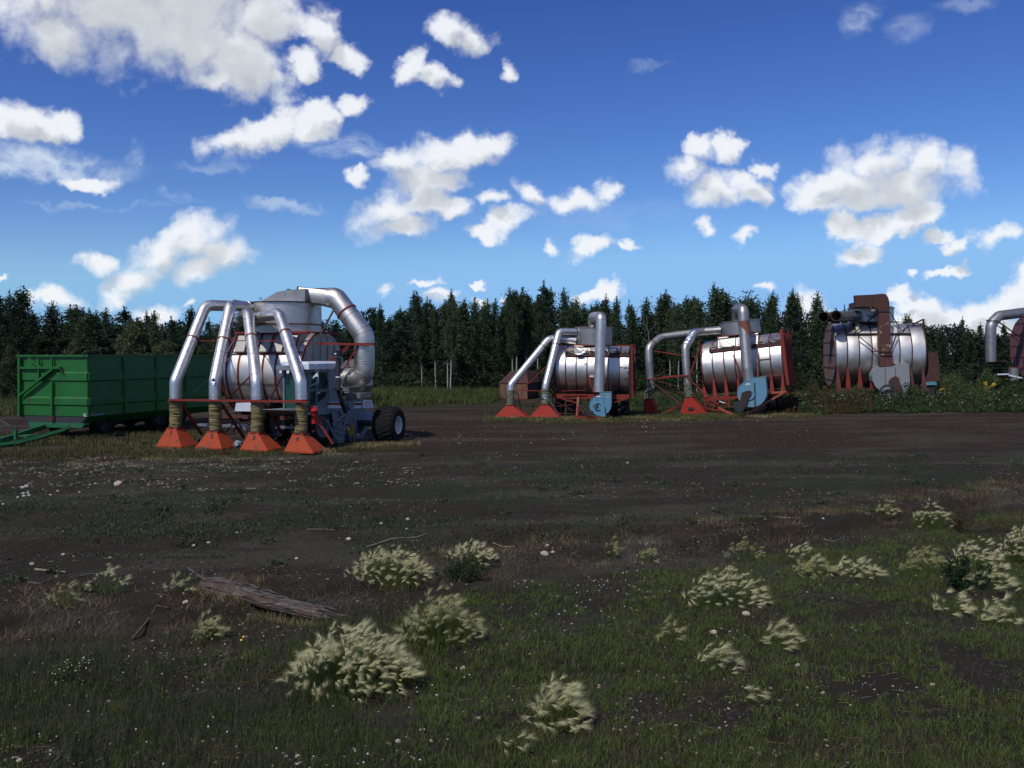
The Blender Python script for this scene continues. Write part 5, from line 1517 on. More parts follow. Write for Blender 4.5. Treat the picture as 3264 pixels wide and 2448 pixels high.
# pale dry fibres and crumbs
spk = h.mr(h.noise(pos, 38, 3, .8), .66, .74, 0, .55, True)
spk = h.m('MULTIPLY', spk, h.mr(n2, .45, .65, .1, 1, True))
c = h.mix(spk, c, (.16, .13, .09))
h.put(bs.inputs['Base Color'], c)
bs.inputs['Roughness'].default_value = .95
bs.inputs['Specular IOR Level'].default_value = .15
bn = h.n('ShaderNodeBump'); bn.inputs['Strength'].default_value = 1.0; bn.inputs['Distance'].default_value = .09
h.put(bn.inputs['Height'], h.m('ADD', h.m('MULTIPLY', n3, .7), h.m('MULTIPLY', n4, .35)))
h.put(bs.inputs['Normal'], bn.outputs[0])
ground = np_mesh('ground', V, Fq, gm, None, True)
ground['kind'] = 'structure'

RNG = np.random.default_rng(7)
# ---------------------------------------------------------------- leaf, blade and lump makers
def leaf_mat(name, c0, c1, scale=1.5, trans=.25, rough=.65, ran=.35):
    m = bpy.data.materials.new(name); m.use_nodes = True
    h = G(m.node_tree); t = m.node_tree
    b = t.nodes['Principled BSDF']
    oc = h.n('ShaderNodeTexCoord').outputs['Object']
    rnd = h.n('ShaderNodeObjectInfo').outputs['Random']
    f = h.m('ADD', h.m('MULTIPLY', h.noise(oc, scale, 4, .7), 1.0 - ran), h.m('MULTIPLY', rnd, ran))
    f = h.mr(f, .30, .70, 0, 1)
    c = h.mix(f, c0, c1)
    h.put(b.inputs['Base Color'], c)
    b.inputs['Roughness'].default_value = rough
    b.inputs['Specular IOR Level'].default_value = .25
    if trans:
        tr = h.n('ShaderNodeBsdfTranslucent'); h.put(tr.inputs['Color'], c)
        mx = h.n('ShaderNodeMixShader'); mx.inputs[0].default_value = trans
        t.links.new(b.outputs[0], mx.inputs[1]); t.links.new(tr.outputs[0], mx.inputs[2])
        t.links.new(mx.outputs[0], t.nodes['Material Output'].inputs['Surface'])
    return m
def tris_at(P, size, rng, elong=1.6, dirs=None):
    """one small leaf-like triangle per point"""
    n = len(P)
    a = rng.normal(size=(n, 3)) if dirs is None else dirs + rng.normal(size=(n, 3)) * .55
    a /= np.linalg.norm(a, axis=1, keepdims=True) + 1e-9
    b = np.cross(a, rng.normal(size=(n, 3))); b /= np.linalg.norm(b, axis=1, keepdims=True) + 1e-9
    s = (size * (.6 + .8 * rng.random(n)))[:, None]
    v = np.stack([P - b * s * .5, P + b * s * .5, P + a * s * elong], 1).reshape(-1, 3)
    return v, np.arange(n * 3).reshape(-1, 3)
def blades(P, hgt, wid, rng, lean=.35, wind=(0, 0), curve=True):
    """grass blades: two triangles' worth, bent"""
    n = len(P)
    an = rng.random(n) * 2 * pi
    side = np.stack([np.cos(an), np.sin(an), np.zeros(n)], 1)
    ln = np.stack([rng.normal(size=n) * lean + wind[0], rng.normal(size=n) * lean + wind[1], np.zeros(n)], 1)
    hh = (hgt * (.5 + rng.random(n)))[:, None]
    w = (wid * (.7 + .6 * rng.random(n)))[:, None]
    up = np.array([[0, 0, 1.0]])
    m = P + (up * .6 + ln * .35) * hh
    tip = P + (up * .95 + ln * 1.0) * hh
    v = np.stack([P - side * w / 2, P + side * w / 2, m + side * w * .38, m - side * w * .38, tip], 1).reshape(-1, 3)
    o = np.arange(n)[:, None] * 5
    f = np.concatenate([o + np.array([[0, 1, 2]]), o + np.array([[0, 2, 3]]), o + np.array([[3, 2, 4]])])
    return v, f
def join(parts):
    vs, fs, o = [], [], 0
    for v, f in parts: vs.append(v); fs.append(f + o); o += len(v)
    return np.concatenate(vs), np.concatenate(fs)
ICO = np.array([(0, 0, 1), (.894, 0, .447), (.276, .851, .447), (-.724, .526, .447), (-.724, -.526, .447), (.276, -.851, .447), (.724, .526, -.447), (-.276, .851, -.447), (-.894, 0, -.447), (-.276, -.851, -.447), (.724, -.526, -.447), (0, 0, -1)])
ICF = np.array([(0, 1, 2), (0, 2, 3), (0, 3, 4), (0, 4, 5), (0, 5, 1), (1, 6, 2), (2, 7, 3), (3, 8, 4), (4, 9, 5), (5, 10, 1), (2, 6, 7), (3, 7, 8), (4, 8, 9), (5, 9, 10), (1, 10, 6), (11, 7, 6), (11, 8, 7), (11, 9, 8), (11, 10, 9), (11, 6, 10)])
def lumps(P, size, rng, flat=.7, rough=.25):
    n = len(P)
    v = ICO[None] * (1 + rng.normal(size=(n, 12, 1)) * rough)
    sc = np.stack([.8 + .5 * rng.random(n), .8 + .5 * rng.random(n), flat * (.7 + .5 * rng.random(n))], 1)[:, None, :]
    an = rng.random(n) * 2 * pi
    v = v * sc * size.reshape(-1, 1, 1)
    x = v[..., 0] * np.cos(an)[:, None] - v[..., 1] * np.sin(an)[:, None]
    y = v[..., 0] * np.sin(an)[:, None] + v[..., 1] * np.cos(an)[:, None]
    v = np.stack([x, y, v[..., 2]], -1) + P[:, None, :]
    f = (ICF[None] + (np.arange(n) * 12)[:, None, None]).reshape(-1, 3)
    return v.reshape(-1, 3), f
def on_ground(x, y, dz=0.0): return np.stack([x, y, gh(x, y) + dz], 1)
def sample(n, y0, y1, px0=-80, px1=3344, rng=RNG, power=1.0):
    """points on the ground between two distances, inside a wedge a little wider than the view"""
    wide_ = px0 < 0 and px1 > 3000
    if wide_: n = int(n * 1.4)
    u = rng.random(n)
    y = y0 + (y1 - y0) * u ** power
    a_, b_ = (px0 - 1632) / F * y - 2.6 * (px0 < 0), (px1 - 1632) / F * y + 2.6 * (px1 > 3000)
    x = a_ + (b_ - a_) * rng.random(n)
    return x, y
def stuff(name, vf, m):
    o = np_mesh(name, vf[0], vf[1], m)
    o['kind'] = 'stuff'
    return o

# ---------------------------------------------------------------- trees
DARKLEAF = leaf_mat('dark_poplar_leaf', (.019, .040, .018), (.062, .094, .042), 1.2)
SPRUCEL = leaf_mat('spruce_needles', (.014, .033, .018), (.040, .068, .034), 1.6, .1)
MIDLEAF = leaf_mat('mid_green_leaf', (.024, .044, .016), (.060, .092, .032), 1.2)
PALELEAF = leaf_mat('yellow_green_leaf', (.045, .065, .022), (.095, .115, .045), 1.5)
LARCHL = leaf_mat('feathery_larch_leaf', (.016, .034, .018), (.035, .060, .028), 1.4, .2)
BARK = mat('grey_bark', (.07, .065, .055), .9, 0, .35, 9, .6, 20)
BIRCHB = mat('pale_birch_bark', (.27, .27, .245), .8, 0, .2, 9, dirt=(.05, .045, .04), dirt_amt=.3, dirt_scale=5)

def grow(kind, seed, Ht=7.0, n=7000):
    rng = np.random.default_rng(seed)
    segs = []            # trunk and limbs for the wood mesh
    pts, dirs = [], []
    lo = {'spruce': .06, 'poplar': .16, 'birch': .30, 'larch': .10, 'bushy': .05, 'tallbirch': .42}[kind]
    sway = rng.normal(size=2) * .12
    def tr(t): return np.array([sway[0] * t * t * 1.5 + .05 * sin(t * 9 + seed), sway[1] * t * t, t * Ht])
    nb = {'spruce': 120, 'poplar': 85, 'birch': 70, 'larch': 110, 'bushy': 70, 'tallbirch': 60}[kind]
    for i in range(nb):
        t = lo + (1 - lo) * ((i + rng.random()) / nb) ** .9
        q = (t - lo) / (1 - lo)
        az = rng.random() * 2 * pi
        if kind == 'spruce': Lb = 1.35 * (1 - q) ** .8 * (.75 + .5 * rng.random()) + .10; el = -.15 + .5 * q
        elif kind == 'larch': Lb = 1.15 * (1 - q) ** .75 * (.6 + .7 * rng.random()) + .08; el = .10 + .5 * q
        elif kind == 'poplar': Lb = (1.15 * min(1, (1 - q) * (1.3 if seed % 2 else .85) + .05) * (.35 + .95 * rng.random())); el = .6 + .45 * rng.random()
        elif kind == 'bushy': Lb = 1.5 * math.sqrt(max(.02, 1 - q * q)) * (.5 + .6 * rng.random()); el = .35 + .4 * rng.random()
        else: Lb = 1.35 * math.sqrt(max(.03, 1 - abs(2 * q - .8) ** 2 * .55)) * (.4 + .7 * rng.random()); el = .5 + .5 * rng.random()
        p0 = tr(t)
        d = np.array([cos(az) * cos(el), sin(az) * cos(el), sin(el)])
        p1 = p0 + d * Lb + np.array([0, 0, (.12 if kind == 'poplar' else -.04) * Lb])
        segs.append((p0, p1, .022 * (1.1 - q)))
        m = int(n / nb * (.4 + 1.2 * Lb / 1.2))
        f = rng.random(m) ** .75
        # leaves sit in clumps along the limb, so light shows between them
        k = max(2, int(Lb * 5))
        cl = (np.floor(f * k) + .5) / k
        f = cl + (f - cl) * .75
        sp = (.11 if kind in ('spruce', 'larch') else .16) * (1.15 - .5 * f)
        if kind == 'poplar': sp = .13 + .07 * rng.random(m)
        P_ = p0[None] + (p1 - p0)[None] * f[:, None] + rng.normal(size=(m, 3)) * np.stack([sp, sp, sp * (.45 if kind == 'spruce' else .9)], 1)
        pts.append(P_)
        dd = np.tile(d, (m, 1)) * (1.0 if kind in ('poplar', 'larch', 'spruce') else .2)
        dirs.append(dd)
    # leader at the very top
    P_ = np.stack([tr(1.0 + .05 * k) for k in np.linspace(-2.2, 1.3, 90)]) + rng.normal(size=(90, 3)) * .045
    pts.append(P_); dirs.append(np.tile([0, 0, 1.0], (90, 1)))
    P_, D_ = np.concatenate(pts), np.concatenate(dirs)
    sz = {'spruce': .072, 'larch': .05, 'poplar': .078, 'birch': .075, 'bushy': .08, 'tallbirch': .08}[kind]
    v, f = tris_at(P_, sz, rng, 1.7 if kind != 'larch' else 3.0, D_)
    crown = (v, f)
    b = MB()
    b.tube([Vector(tr(t)) for t in np.linspace(0, 1, 7)], [.105, .095, .08, .065, .045, .028, .012], 8)
    for (a, c_, r) in segs[::2]: b.tube([Vector(a), Vector(c_)], [r, r * .3], 4, False)
    return crown, b
protos = {}
def proto(key, kind, seed, leafm, barkm, Ht=7.0, n=7000):
    (v, f), b = grow(kind, seed, Ht, n)
    t = bpy.data.meshes.new('trunk'); t.from_pydata(b.v, [], b.f); t.materials.append(barkm)
    t.polygons.foreach_set('use_smooth', [True] * len(t.polygons))
    o = np_mesh('crown', v, f, leafm, False); cm = o.data; bpy.data.objects.remove(o)
    protos[key] = (t, cm, Ht)
for i in range(5): proto(f'poplar{i}', 'poplar', 10 + i, DARKLEAF, BARK)
for i in range(3): proto(f'spruce{i}', 'spruce', 30 + i, SPRUCEL, BARK, 7, 7800)
for i in range(2): proto(f'larch{i}', 'larch', 40 + i, LARCHL, BARK, 7, 5200)
for i in range(2): proto(f'bushy{i}', 'bushy', 50 + i, MIDLEAF, BARK, 5, 5200)
for i in range(2): proto(f'birch{i}', 'birch', 60 + i, MIDLEAF, BIRCHB)
for i in range(2): proto(f'tallbirch{i}', 'tallbirch', 70 + i, DARKLEAF, BIRCHB)
for i in range(2): proto(f'pale{i}', 'bushy', 80 + i, PALELEAF, BARK, 5, 6000)

def tree(name, key, x, y, H_, rot, wide=1.0, label='', group=None, z=0.0):
    tm, cm, h0 = protos[key]
    r = bpy.data.objects.new(name, None); COL.objects.link(r)
    s = H_ / h0
    r.location = (x, y, z); r.rotation_euler = (0, 0, rot); r.scale = (s * wide, s * wide, s)
    r['label'] = label; r['category'] = 'tree'
    if group: r['group'] = group
    for nm, me in (('trunk', tm), ('crown', cm)):
        c = bpy.data.objects.new(nm, me); COL.objects.link(c); c.parent = r
    return r
SILX = [-400, 0, 40, 75, 110, 175, 220, 300, 420, 500, 590, 640, 820, 950, 1100, 1190, 1230, 1270, 1330, 1380, 1440, 1490, 1530, 1570, 1620, 1665, 1700, 1730, 1800, 1840, 1900, 1940, 2000, 2060, 2100, 2150, 2250, 2330, 2400, 2440, 2520, 2600, 2650, 2750, 2950, 2990, 3050, 3100, 3140, 3264, 3600]
SILY = [960, 948, 945, 1005, 1012, 975, 1000, 1005, 998, 1012, 998, 1035, 1010, 1015, 1000, 965, 1000, 985, 955, 990, 930, 960, 985, 975, 965, 925, 960, 930, 935, 955, 950, 955, 985, 975, 950, 935, 940, 912, 925, 965, 955, 960, 1000, 1010, 1035, 1025, 1018, 1040, 1050, 1040, 1030]
def sil(px): return float(np.interp(px, SILX, SILY))
rn = random.Random(2024)
TL = {
 'poplar': ('poplar_tree', 'dark poplar with spiky upright branches in the forest edge', 'poplars of the forest edge'),
 'spruce': ('spruce_tree', 'dark pointed spruce in the forest edge behind the machines', 'spruces of the forest edge'),
 'larch': ('larch_tree', 'feathery green larch in the forest edge', 'larches of the forest edge'),
 'bushy': ('willow_tree', 'low bushy broadleaf tree at the foot of the forest', 'bushy trees at the forest foot'),
}
made = []
count = 0
rows = [(66.5, 1.55, 0), (69.5, 1.6, 1), (73, 1.75, 2), (77.5, 2.1, 3)]
for (Yr, sp, ri) in rows:
    x = -Yr * .76
    while x < Yr * .80:
        xx, yy = x + rn.uniform(-.5, .5), Yr + rn.uniform(-1.1, 1.1)
        px = 1632 + F * xx / yy
        if px > 2960: yy *= 1.22; xx *= 1.22
        if px < 60: yy *= .93; xx *= .93
        top = sil(px) + (rn.uniform(-14, 8) if (tall_ := rn.random() < .40) else rn.uniform(12, 52))
        H_ = 3.0 + (1130 - top) / F * yy
        if ri == 0 and rn.random() < .35: H_ *= rn.uniform(.6, .85)
        if px < 1150 and px > 0: kind = rn.choices(['poplar', 'spruce', 'bushy', 'larch'], [5, 3, 2, .4])[0]
        elif px < 1330: kind = rn.choices(['poplar', 'spruce', 'bushy', 'larch'], [1, 2, .3, 5])[0]
        elif px < 2960: kind = rn.choices(['poplar', 'spruce', 'larch'], [7, 2, 1])[0]
        else: kind = rn.choices(['poplar', 'spruce'], [2, 4])[0]
        key = kind + str(rn.randrange({'poplar': 5, 'spruce': 3, 'larch': 2, 'bushy': 2}[kind]))
        if kind == 'bushy': H_ *= .8
        nm, lb, grp_ = TL[kind]
        t_ = tree(nm, key, xx, yy, H_, rn.uniform(0, 6.28), rn.uniform(1.1, 1.7) if px < 420 else (rn.uniform(.8, 1.15) if tall_ else rn.uniform(1.15, 1.7)), lb, grp_)
        made.append((t_, kind, ri, px))
        count += 1
        x += sp * rn.uniform(.75, 1.3) * (1.25 if ri == 3 else 1)
# say of every tree where it stands: row, rank and what stands before it
ZONES = [(-9999, 60, 'beyond the left picture edge'), (60, 282, 'behind the trailer front'), (282, 540, 'behind the long trailer side'), (540, 800, 'behind the four suction pipes'), (800, 1190, 'behind the drum and return duct'),
         (1190, 1390, 'right of the big tyre'), (1390, 1580, 'behind the open gap'), (1580, 1760, 'above the rusty wagon'), (1760, 2020, 'behind the small blue-fan harvester'), (2020, 2230, 'behind the wavy pipes'),
         (2230, 2520, 'behind the wrecked tank'), (2520, 2620, 'left of the rusted-duct harvester'), (2620, 2960, 'behind the rusted-duct harvester'), (2960, 3180, 'behind the weeds at right'), (3180, 9999, 'beyond the right-hand elbow pipe')]
ROWN = ['front-row', 'second-row', 'third-row', 'back-row']
ORD = ['first', 'second', 'third', 'fourth', 'fifth', 'sixth', 'seventh', 'eighth', 'ninth', 'tenth', 'eleventh', 'twelfth', 'thirteenth', 'fourteenth']
KN = {'poplar': 'dark spiky poplar', 'spruce': 'dark pointed spruce', 'larch': 'feathery larch', 'bushy': 'bushy willow'}
for (a_, b__, zn) in ZONES:
    for ri in range(4):
        for kd in KN:
            ms = sorted([m_ for m_ in made if m_[1] == kd and m_[2] == ri and a_ <= m_[3] < b__], key=lambda m_: m_[3])
            for i_, m_ in enumerate(ms):
                m_[0]['label'] = f"{ORD[min(i_, 13)] + ' ' if len(ms) > 1 else ''}{ROWN[ri]} {KN[kd]} {zn}" + (', counted from the left' if len(ms) > 1 else '')
# single trees the photograph shows apart from the mass
def ptree(name, key, px, Yd, top, wide, label, rot=0.3):
    return tree(name, key, (px - 1632) / F * Yd, Yd, 3.0 + (1130 - top) / F * Yd, rot, wide, label)
ptree('birch_tree', 'pale0', 428, 60, 1030, 1.15, 'rounded olive-green birch rising above the green trailer')
ptree('willow_tree', 'pale1', 232, 56, 1095, .85, 'small yellow-green bush above the front corner of the trailer')
ptree('willow_tree', 'pale1', 395, 55, 1103, 1.2, 'low yellow-green bush at the foot of the olive birch', 2)
ptree('willow_tree', 'pale0', 505, 57, 1100, 1.1, 'low yellow-green bush left of the first suction pipe', 1)
ptree('willow_tree', 'bushy0', 545, 58, 1095, 1.2, 'mid-green bush behind the first suction pipe', 4)
ptree('willow_tree', 'pale1', 40, 52, 1110, .95, 'tall brownish-green shrub at the left edge beside the trailer', 3)
ptree('willow_tree', 'bushy1', 15, 50, 1160, .9, 'dark shrub under the tall brownish shrub at the left edge', 5)
ptree('birch_tree', 'birch0', 700, 64, 1040, 1.2, 'mid-green birch between the tops of the first two pipes', 3)
for k, (px, Yd, top, lb) in enumerate(((1388, 63, 1000, 'slender birch with a white leaning trunk in front of the dark forest'), (1427, 62, 990, 'left one of the twin white-stemmed birches'), (1437, 60, 975, 'right one of the twin white-stemmed birches'), (1344, 63, 1050, 'short birch with a pale lower stem left of the leaning birch'),
                                       (1634, 64, 975, 'white-stemmed birch above the first pipe of the small harvester'), (1648, 63, 950, 'tall white-stemmed birch left of the small harvester'), (1676, 64, 960, 'pale-stemmed birch between the two pipes of the small harvester'), (1713, 64, 965, 'pale-stemmed birch just left of the small harvester tank'),
                                       (2163, 63, 985, 'white-stemmed birch seen through the pipes of the wrecked harvester'), (2222, 63, 975, 'pale-stemmed birch left of the wrecked tank'), (2136, 64, 1000, 'thin pale-stemmed birch behind the red hopper of the wrecked harvester'))):
    ptree('birch_tree', f'tallbirch{k % 2}', px, Yd, top, .62, lb, k * 1.3)
# bare dead sapling
dt = empty('dead_tree', Vector(((2067 - 1632) / F * 58, 58, 0)), 0, 0, 'bare forked dead sapling behind the wavy grey pipe', 'tree')
fr = Frame(dt)
def c4_(x, y): return (2020 + x / 3.857, 940 + y / 3.857)
b = MB()
for pl, r in (([(195, 1300), (190, 560), (180, 460)], .04), ([(185, 470), (130, 350), (120, 280)], .018), ([(185, 470), (260, 370), (270, 320)], .018), ([(190, 580), (130, 555), (110, 520)], .025), ([(185, 470), (165, 400), (160, 250)], .02), ([(240, 400), (290, 340)], .015), ([(140, 370), (110, 350)], .015)):
    b.tube([fr.L(*c4_(x, y), 0) for x, y in pl], r, 6)
b.build('trunk', mat('dead_wood', (.10, .09, .075), .9), dt)

# the wood behind and below the trees one can tell apart
def mass(name, n, y0, y1, z0, z1, px0, px1, size, m, seed, clump=1.2, lowf=None):
    rng = np.random.default_rng(seed)
    y = y0 + (y1 - y0) * rng.random(n)
    x = (px0 + (px1 - px0) * rng.random(n) - 1632) / F * y
    top = z0 + (z1 - z0) * (fbm(x / clump, y / clump, 3, seed)) ** 1.3
    z = top * rng.random(n) ** .6
    return stuff(name, tris_at(np.stack([x, y, z], 1), size, rng, 1.5), m)
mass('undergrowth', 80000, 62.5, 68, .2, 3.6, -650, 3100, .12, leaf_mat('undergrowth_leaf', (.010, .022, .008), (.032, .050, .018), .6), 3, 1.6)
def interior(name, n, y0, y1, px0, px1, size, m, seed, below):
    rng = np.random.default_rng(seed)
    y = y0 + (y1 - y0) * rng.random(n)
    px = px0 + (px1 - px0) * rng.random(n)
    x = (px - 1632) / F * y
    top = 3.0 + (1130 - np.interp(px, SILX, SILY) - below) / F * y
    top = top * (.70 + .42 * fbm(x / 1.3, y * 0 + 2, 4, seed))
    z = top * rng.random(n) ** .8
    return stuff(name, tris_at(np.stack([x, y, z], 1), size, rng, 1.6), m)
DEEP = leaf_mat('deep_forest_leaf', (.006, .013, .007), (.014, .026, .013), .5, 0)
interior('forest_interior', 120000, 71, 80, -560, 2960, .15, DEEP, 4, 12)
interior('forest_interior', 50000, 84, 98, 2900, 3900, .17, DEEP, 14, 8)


# ---------------------------------------------------------------- grasses and weeds
GR1 = leaf_mat('fresh_grass_blade', (.036, .060, .012), (.100, .125, .030), 1.3, .2)
GR2 = leaf_mat('olive_grass_blade', (.055, .062, .020), (.120, .115, .042), 1.0, .2)
GR3 = leaf_mat('far_grass_blade', (.050, .070, .020), (.100, .110, .035), .25, .2)
STRAW = leaf_mat('dry_straw', (.16, .12, .06), (.32, .26, .15), 2.0, .2)
RUSSET = leaf_mat('russet_weed', (.055, .028, .014), (.10, .05, .025), 1.5, .1)
WEED = leaf_mat('dark_weed_leaf', (.022, .044, .015), (.060, .088, .028), .8, .2)
CREAM = leaf_mat('cream_bristle', (.43, .42, .17), (.84, .78, .47), 7.0, .45)
WHITEP = mat('white_petal', (.45, .45, .44), .7)
GREYR = leaf_mat('bleached_root', (.07, .068, .06), (.20, .195, .18), 3, .1)
def in_patch(x, y, s, lo, seed): return fbm(x / s, y / s, 4, seed) > lo
def take(x, y, mask): return x[mask], y[mask]

x, y = sample(27000, 5.4, 21, power=1.45)
# grass grows in tufts: every seed point carries a handful of blades
k_ = 15
rep = np.repeat(np.arange(len(x)), k_)
rad = (.02 + .05 * RNG.random(len(x)))[rep]
an_ = RNG.random(len(rep)) * 2 * pi; q_ = np.sqrt(RNG.random(len(rep)))
x, y = x[rep] + rad * q_ * np.cos(an_), y[rep] + rad * q_ * np.sin(an_)
t = bank_y(x) - y
dn = fbm(x / .55, y / .55, 4, 21) + .25 * (fbm(x / 2.2, y / 2.2, 3, 22) - .5)
keep = (t > .9) & (dn > .545 - .045 * np.clip(t - 1.0, 0, 1.6) + .16 * np.repeat(RNG.random(len(x) // k_) - .5, k_))
keep &= ~((x < -2.2) & (t < 2.2)); keep &= (x > -1.2 + .5 * y - 5.2) | (np.repeat(RNG.random(len(x) // k_), k_) < .38)
x1, y1_ = take(x, y, keep)
hgt = .025 + .060 * fbm(x1 / .7, y1_ / .7, 3, 23)
stuff('grass', blades(on_ground(x1, y1_, -.005), hgt, .0030 + .00025 * y1_, RNG, .45), GR1)
x, y = sample(90000, 5.4, 19, power=1.4)
t = bank_y(x) - y
keep = (t > .3) & in_patch(x, y, .8, .50, 31)
x1, y1_ = take(x, y, keep)
stuff('grass', blades(on_ground(x1, y1_, -.005), .05 + .09 * RNG.random(len(x1)), .0035, RNG, .4), GR2)
x, y = sample(110000, 5.4, 17, power=1.3)
t = bank_y(x) - y
keep = (t > .8) & (fbm(x / .8, y / .8, 4, 25) + .12 * RNG.random(len(x)) > .58) & ((x > -2.2) | (t > 2.2))
x1, y1_ = take(x, y, keep)
stuff('short_turf', blades(on_ground(x1, y1_, -.004), .018 + .022 * RNG.random(len(x1)), .004 + .0003 * y1_, RNG, .9), leaf_mat('mossy_turf', (.035, .055, .012), (.085, .105, .026), 3, .15))
# taller fine weeds on the left of the verge
x, y = sample(34000, 5.6, 10.5, -80, 1250)
t = bank_y(x) - y
keep = (t > .9) & (fbm(x / .9, y / .9, 3, 33) > .50)
x1, y1_ = take(x, y, keep)
stuff('weeds', blades(on_ground(x1, y1_, -.005), .12 + .14 * RNG.random(len(x1)), .0028, RNG, .25), leaf_mat('thin_weed_stem', (.030, .040, .014), (.070, .075, .030), 2, .1))
# russet and straw litter along the bank and beyond
for (nm, m_, n, a, b_, lo, hg, seed) in (('dry_grass', STRAW, 30000, -.5, 1.3, .53, .07, 41), ('russet_weeds', RUSSET, 26000, -.5, 1.6, .50, .09, 43)):
    x = (RNG.random(n) * 3424 - 80 - 1632) / F * 1.0
    yy = None
    xs_ = -9 + 26 * RNG.random(n)
    ys_ = bank_y(xs_) + a + (b_ - a) * RNG.random(n)
    keep = in_patch(xs_, ys_, .7, lo, seed)
    x1, y1_ = take(xs_, ys_, keep)
    stuff(nm, blades(on_ground(x1, y1_, -.005), hg * (.6 + RNG.random(len(x1))), .004, RNG, .9), m_)
# bleached roots hanging from the broken bank
n = 3600
xs_ = -7 + 11 * RNG.random(n)
ys_ = bank_y(xs_) - .1 + .12 * RNG.normal(size=n)
keep = fbm(xs_ / .45, ys_ * 0 + 3, 3, 51) > .53
x1, y1_ = take(xs_, ys_, keep)
P0 = on_ground(x1, y1_, .03)
rng = RNG
v, f = blades(P0, np.full(len(x1), .10), .002, rng, .8, (0, -.9))
v[:, 2] = np.minimum(v[:, 2], gh(v[:, 0], v[:, 1]) + .035)
stuff('hanging_roots', (v, f), GREYR)
# thin weeds on the peat field
x, y = sample(90000, 13, 26, power=1.2)
t = y - bank_y(x)
keep = (t > .5) & (fbm(x / 1.6, y / .8, 4, 61) > .56)
x1, y1_ = take(x, y, keep)
stuff('sparse_weeds', blades(on_ground(x1, y1_, -.005), .03 + .03 * RNG.random(len(x1)), .012, RNG, .8), leaf_mat('ground_weed', (.022, .042, .012), (.040, .060, .020), 1.5, .1))
# clumps of leafier weeds
x, y = sample(90, 11, 27)
keep = y > bank_y(x) + .3
x, y = take(x, y, keep)
pp = [tris_at(on_ground(a + RNG.normal(size=60) * .09, b_ + RNG.normal(size=60) * .07, .03) + np.array([[0, 0, 1.]]) * RNG.random((60, 1)) * .05, np.full(60, .03), RNG, 1.6) for a, b_ in zip(x, y)]
stuff('leafy_weeds', join(pp), leaf_mat('small_leaf_weed', (.022, .040, .012), (.050, .072, .022), 2, .15))

# rough grass round the feet of the machines (distance y, from px0 to px1)
def belt(name, n, px0, px1, line, depth, hg, wid, m, seed, lo=.40, lean=.35, power=1.0, scale=1.0):
    rng = np.random.default_rng(seed)
    px = px0 + (px1 - px0) * rng.random(n)
    yb = np.interp(px, *line)
    fr_ = rng.random(n) ** power
    y = yb + depth * fr_ * 1.2 - depth * .2
    x = (px - 1632) / F * y
    k = fbm(x / scale, y / scale, 3, seed) > lo + .12 * (rng.random(n) - .5) + .28 * np.clip(1 - fr_ * 3.5, 0, 1)
    x, y, fr_ = x[k], y[k], fr_[k]
    hh = np.clip(.35 + fr_ * 2.5, 0, 1) * hg * (.45 + .9 * fbm(x / .8, y / .8, 3, seed + 1))
    return stuff(name, blades(on_ground(x, y, -.01), hh, wid, rng, lean), m)
L1 = ([-100, 300, 700, 1000, 1320], [25.3, 25.6, 26.0, 26.2, 28.5])
belt('rough_grass', 30000, -80, 1330, L1, 2.2, .13, .016, GR2, 71, .36)
belt('rough_grass', 16000, -80, 1330, L1, 1.6, .12, .014, RUSSET, 72, .47)
belt('dry_grass', 20000, 420, 1340, L1, 1.6, .15, .014, STRAW, 73, .46)
belt('dry_grass', 12000, -80, 1100, ([-100, 1100], [21.6, 24.6]), 3.4, .05, .016, STRAW, 74, .53, 1.4, 1, .6)
belt('rough_grass', 20000, -80, 700, ([-100, 760], [28, 28.6]), 5, .15, .018, GR2, 75, .42)
L2 = ([1560, 1700, 2100, 2560, 3344], [39.2, 39.0, 39.6, 42.5, 45])
belt('rough_grass', 42000, 1540, 2620, L2, 3.0, .13, .024, GR2, 76, .36)
belt('rough_grass', 26000, 1540, 2620, L2, 9.0, .15, .026, GR3, 77, .46)
belt('dry_grass', 9000, 1560, 2600, L2, 2.0, .16, .022, STRAW, 78, .52)
# bright grass before the forest
belt('meadow_grass', 90000, 1130, 1760, ([1130, 1560, 1600, 1760], [50.5, 56, 61, 62]), 12, .62, .035, GR3, 79, .30, .3, 1, 2)
belt('meadow_grass', 26000, 1790, 2700, ([1560, 2700], [54, 57]), 9, .45, .035, GR2, 80, .36, .3, 1, 2)
belt('meadow_grass', 24000, -200, 260, ([-200, 260], [45, 47]), 14, .55, .035, GR3, 81, .30, .3, 1, 2)
# tall weeds in front of the fourth and fifth machine
def weedbelt(name, n, px0, px1, line, depth, hgt, m, seed, size=.06):
    rng = np.random.default_rng(seed)
    px = px0 + (px1 - px0) * rng.random(n)
    fr_ = rng.random(n)
    y = np.interp(px, *line) + 2.4 * (fbm(px / 40, px * 0, 3, seed) - .5) + depth * fr_
    x = (px - 1632) / F * y
    top = np.clip(.15 + fr_ * 2.2, 0, 1) * hgt * (.10 + 2.4 * fbm(x / 1.1, y / 1.1, 4, seed + 1) ** 2)
    z = top * rng.random(n) ** .7
    return stuff(name, tris_at(np.stack([x, y, z], 1), size, rng, 1.8, np.tile([0, 0, .8], (n, 1))), m)
L4 = ([2430, 2560, 2800, 3344], [45, 44.2, 45.5, 46.5])
weedbelt('tall_weeds', 60000, 2460, 3380, L4, 3.6, .95, WEED, 91)
weedbelt('tall_weeds', 44000, 2560, 3380, L4, 3.6, 1.1, leaf_mat('olive_weed_leaf', (.04, .06, .02), (.08, .10, .035), .8, .2), 92, .045)
weedbelt('tall_weeds', 14000, 2470, 2780, L4, 2.2, .7, RUSSET, 93, .04)
